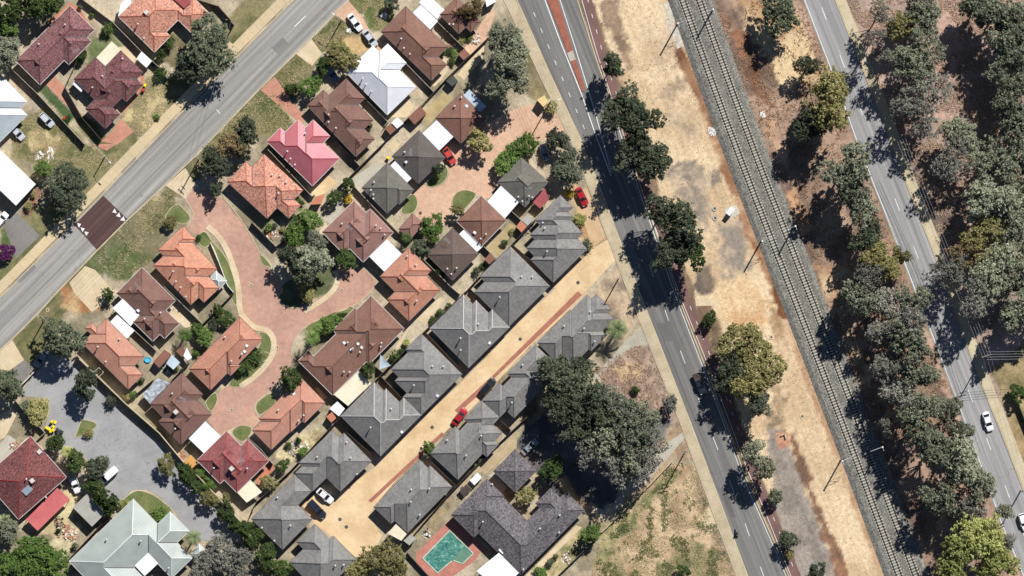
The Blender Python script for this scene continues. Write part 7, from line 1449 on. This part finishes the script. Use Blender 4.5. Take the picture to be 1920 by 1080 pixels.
PL = [(92, 288, 13, 40, 'stack of pale planks on the sandy patch by the white flat-roofed building', [pw_, pt_], True), (74, 292, 9, 26, 'small scatter of pale scrap beside the plank stack', [pw_, pt_], False), (126, 1000, 20, 90, 'heap of pale scrap and timber beside the workshop shed', [pw_, pt_, terra_sheet], False), (112, 980, 12, 40, 'line of garden clutter beside the pink lean-to', [pt_, dark_metal], False), (560, 842, 22, 110, 'rubble and pale scrap strewn over the yard beside the villa back fence', [pw_, pt_, pw_], False), (510, 440, 12, 44, 'pots and clutter in the walled garden of the orange speckled house', [pw_, terra_sheet, pt_], False), (545, 440, 8, 22, 'pale outdoor furniture at the end of the walled garden', [pw_], False), (843, 92, 14, 50, 'clutter and pots behind the brown house by the back fence', [pw_, terra_sheet, pt_], False), (892, 72, 14, 46, 'pale rubble along the brick path by the main road houses', [pw_, pt_], False), (985, 432, 11, 40, 'white outdoor clutter in the side yard of the zigzag villa', [pw_, pt_], False), (316, 688, 13, 50, 'dark and white clutter under the pale shade sheet', [pw_, dark_metal], False), (342, 852, 9, 28, 'timber offcuts beside the boundary wall', [pt_, terra_sheet], False), (30, 838, 12, 44, 'mixed clutter and pots beside the lichen-covered red house patio', [pw_, terra_sheet, pt_], False), (1062, 1046, 12, 34, 'pale rubble on the side yard of the charcoal house', [pw_, pt_], False), (800, 1000, 9, 22, 'pots and stones in the strip beside the pool', [dark_metal, pw_], False), (720, 30, 7, 20, 'scatter of white garden ornaments on the lawn', [pw_], False), (655, 58, 5, 14, 'small white scraps on the verge by the white sedan', [pw_], False), (252, 668, 10, 30, 'toys and clutter behind the terracotta house', [pw_, terra_sheet], False), (1335, 246, 9, 110, 'pale rubble heap at the ballast edge on the sand side', [pw_], False), (1430, 214, 7, 70, 'pale rubble heap at the ballast edge on the tree side', [pw_], False), (318, 576, 8, 22, 'clutter on the paved strip behind the brown house', [pw_, pt_], False), (702, 726, 6, 20, 'clutter beside the large cream patio roof', [pw_, dark_metal], False)]
for k, (x, y, r, n, lab, ms, pk) in enumerate(PL): pile(x, y, r, n, lab, ms, 50+k, pk, sz=.4 if 'rubble heap' in lab else .8)
q = W(277, 675); root = empty('paddling_pool', (q.x, q.y, .02)); tag(root, 'round blue paddling pool behind the terracotta house', 'paddling pool'); b = MB(); n = 18
ring = [(math.cos(2*math.pi*k/n)*.75, math.sin(2*math.pi*k/n)*.6, .2) for k in range(n+1)]; b.tube(ring, .12, 6); b.build('rim', plain('pool blue', (.03, .3, .55), .4), root); b = MB(); b.poly([(x*.9, y*.9, .16) for x, y, z in ring[:-1]]); b.build('water', plain('pool water blue', (.1, .45, .6), .1), root)
q = W(185, 699); root = empty('clothes_line', (q.x, q.y, 0), .78); tag(root, 'square white-framed clothes line by the car court boundary wall', 'clothes line'); b = MB()
for a_, c_ in (((-1, -.8), (1, -.8)), ((1, -.8), (1, .8)), ((1, .8), (-1, .8)), ((-1, .8), (-1, -.8))): b.tube([(*a_, 1.9), (*c_, 1.9)], .04, 5)
b.build('frame', f_white, root); b = MB()
for p in ((-1, 0), (1, 0)): b.tube([(*p, 0), (*p, 1.9)], .04, 5)
b.build('post', steel, root)
# skylight panels on the white pergola and roof solar collector
b = MB()
root = empty('solar_collector', tuple(W(*M([(195, 425)])[0], 4.5))[:2]+(0,), .75); tag(root, 'silver framed solar water collector on the lichen-covered red roof', 'solar collector')
m4 = Matrix.Translation((0, 0, 5.0)) @ Matrix.Rotation(.25, 4, 'X'); b.box(-1.1, 1.1, -1.3, 1.3, -.06, .02, m4); b.build('frame', steel, root)
for k in range(4): b = MB(); b.box(-1.0+.51*k, -.55+.51*k, -1.2, 1.2, .022, .035, m4); b.build('pane', plain('collector glass', (.25, .3, .36), .1, .6), root)
b = MB()
for x, y in ((-1, -1.2), (1, -1.2), (-1, 1.2), (1, 1.2)): b.tube([(x, y, 3.0), (x, y, 5.0)], .03, 5)
b.build('leg', steel, root)
# ------------------------------------------------------------------ ground vegetation that nobody could count
def tufts(name, label, polys, n, leaf, size, seed, thr=.5, sc=2.0, cat='grass'):
    r = np.random.default_rng(seed); P_ = []
    for pl in polys:
        a = np.array(pl); ar = area([tuple(p) for p in pl])
        k = int(n*ar/sum(area([tuple(p) for p in q]) for q in polys)*2.2)
        x = r.uniform(a[:, 0].min(), a[:, 0].max(), k*2); y = r.uniform(a[:, 1].min(), a[:, 1].max(), k*2)
        ok = (sdist(x, y, pl) > 0) & (fbm((x-960)/PPM, (540-y)/PPM, sc, seed+5) > thr); P_.append(np.stack([(x[ok]-960)/PPM, (540-y[ok])/PPM], 1)[:k])
    P_ = np.concatenate(P_); m_ = len(P_); q_ = 4; c = np.repeat(P_, q_, 0); N_ = m_*q_; s = size*r.uniform(.5, 1.3, N_)
    c = np.concatenate([c+r.normal(size=(N_, 2))*size*.5, (s*.35)[:, None]], 1)
    nm = r.normal(size=(N_, 3))*.6+np.array([0, 0, .8]); nm /= np.linalg.norm(nm, axis=1)[:, None]; tg = np.cross(nm, r.normal(size=(N_, 3))); tg /= np.linalg.norm(tg, axis=1)[:, None]; bt = np.cross(nm, tg)
    a_ = tg*s[:, None]*.6; b_ = bt*s[:, None]*.22; v = np.stack([c-a_, c-b_, c+a_, c+b_], 1).reshape(-1, 3); v[:, 2] = np.maximum(v[:, 2], .005)
    me = bpy.data.meshes.new(name); me.from_pydata(v.tolist(), [], np.arange(4*N_).reshape(-1, 4).tolist()); me.materials.append(leafG[leaf])
    at = me.attributes.new('clump', 'FLOAT', 'FACE'); at.data.foreach_set('value', r.random(N_).astype(np.float32)); o = link(bpy.data.objects.new(name, me)); tag(o, label, cat, kind='stuff')
lg('drygrass', (178, 166, 130), (214, 198, 156)); lg('litter', (160, 134, 114), (216, 190, 166)); lg('weed', (94, 104, 64), (138, 140, 92)); lg('brown', (124, 100, 80), (184, 152, 122))
ZP = lambda i: ZONES[i][0]
field = [(1100, 1085), (1128, 1000), (1262, 868), (1300, 870), (1330, 950), (1380, 1085)]
tufts('weeds', 'green weeds growing over the grassy field by the main road', [field], 2800, 'weed', .32, 3, .58, 3.0); tufts('dry_grass', 'dry straw-coloured grass over the field by the main road', [field], 2200, 'drygrass', .26, 4, .5, 2.0)
bush_east = [(x+24, y) for x, y in R_EAST[1:5]]+[(1925, 470), (1925, 0)]
tufts('leaf_litter', 'brown leaf litter and twigs under the bushland beyond the far road', [bush_east], 6000, 'litter', .34, 6, .48, 3.0, 'leaf litter'); belt = [(x+24, y) for x, y in TRK_R[1:6]]+[(x-4, y) for x, y in R_WEST[1:10]][::-1]
tufts('undergrowth', 'brown undergrowth and leaf litter on the tree belt floor', [belt], 6000, 'brown', .36, 8, .5, 3.0, 'undergrowth'); tufts('leaf_litter', 'pinkish brown leaf litter on the corner lot by the main road', [[(1112, 694), (1186, 650), (1216, 648), (1262, 745), (1270, 795), (1150, 736)]], 900, 'litter', .26, 9, .45, 2.0, 'leaf litter')
verges = [[(178, 488), (238, 415), (312, 350), (336, 388), (300, 422), (282, 490), (222, 530)], [(585, 73), (628, 32), (662, 62), (605, 98)], [(655, -5), (740, -5), (735, 50), (700, 60)], [(518, 140), (556, 103), (590, 124), (548, 196)], [(478, 178), (515, 176), (560, 246), (470, 250), (420, 290), (376, 286)], [(30, 235), (90, 196), (150, 262), (220, 300), (196, 330), (20, 292)], [(230, 222), (284, 132), (312, 166), (312, 214), (264, 258)]]
tufts('dry_grass', 'patchy dry grass on the residential street verges', verges, 6500, 'drygrass', .22, 12, .46, 1.8); tufts('weeds', 'patchy green grass on the residential street verges', verges[:5], 2600, 'weed', .22, 14, .54, 2.6)
tufts('dry_grass', 'sparse brown weeds over the sandy rail reserve', [[(x+24, y) for x, y in EAST_KERB[1:10]]+[(x-26, y) for x, y in TRK_L[1:6]][::-1]], 2200, 'brown', .2, 17, .56, 3.0)
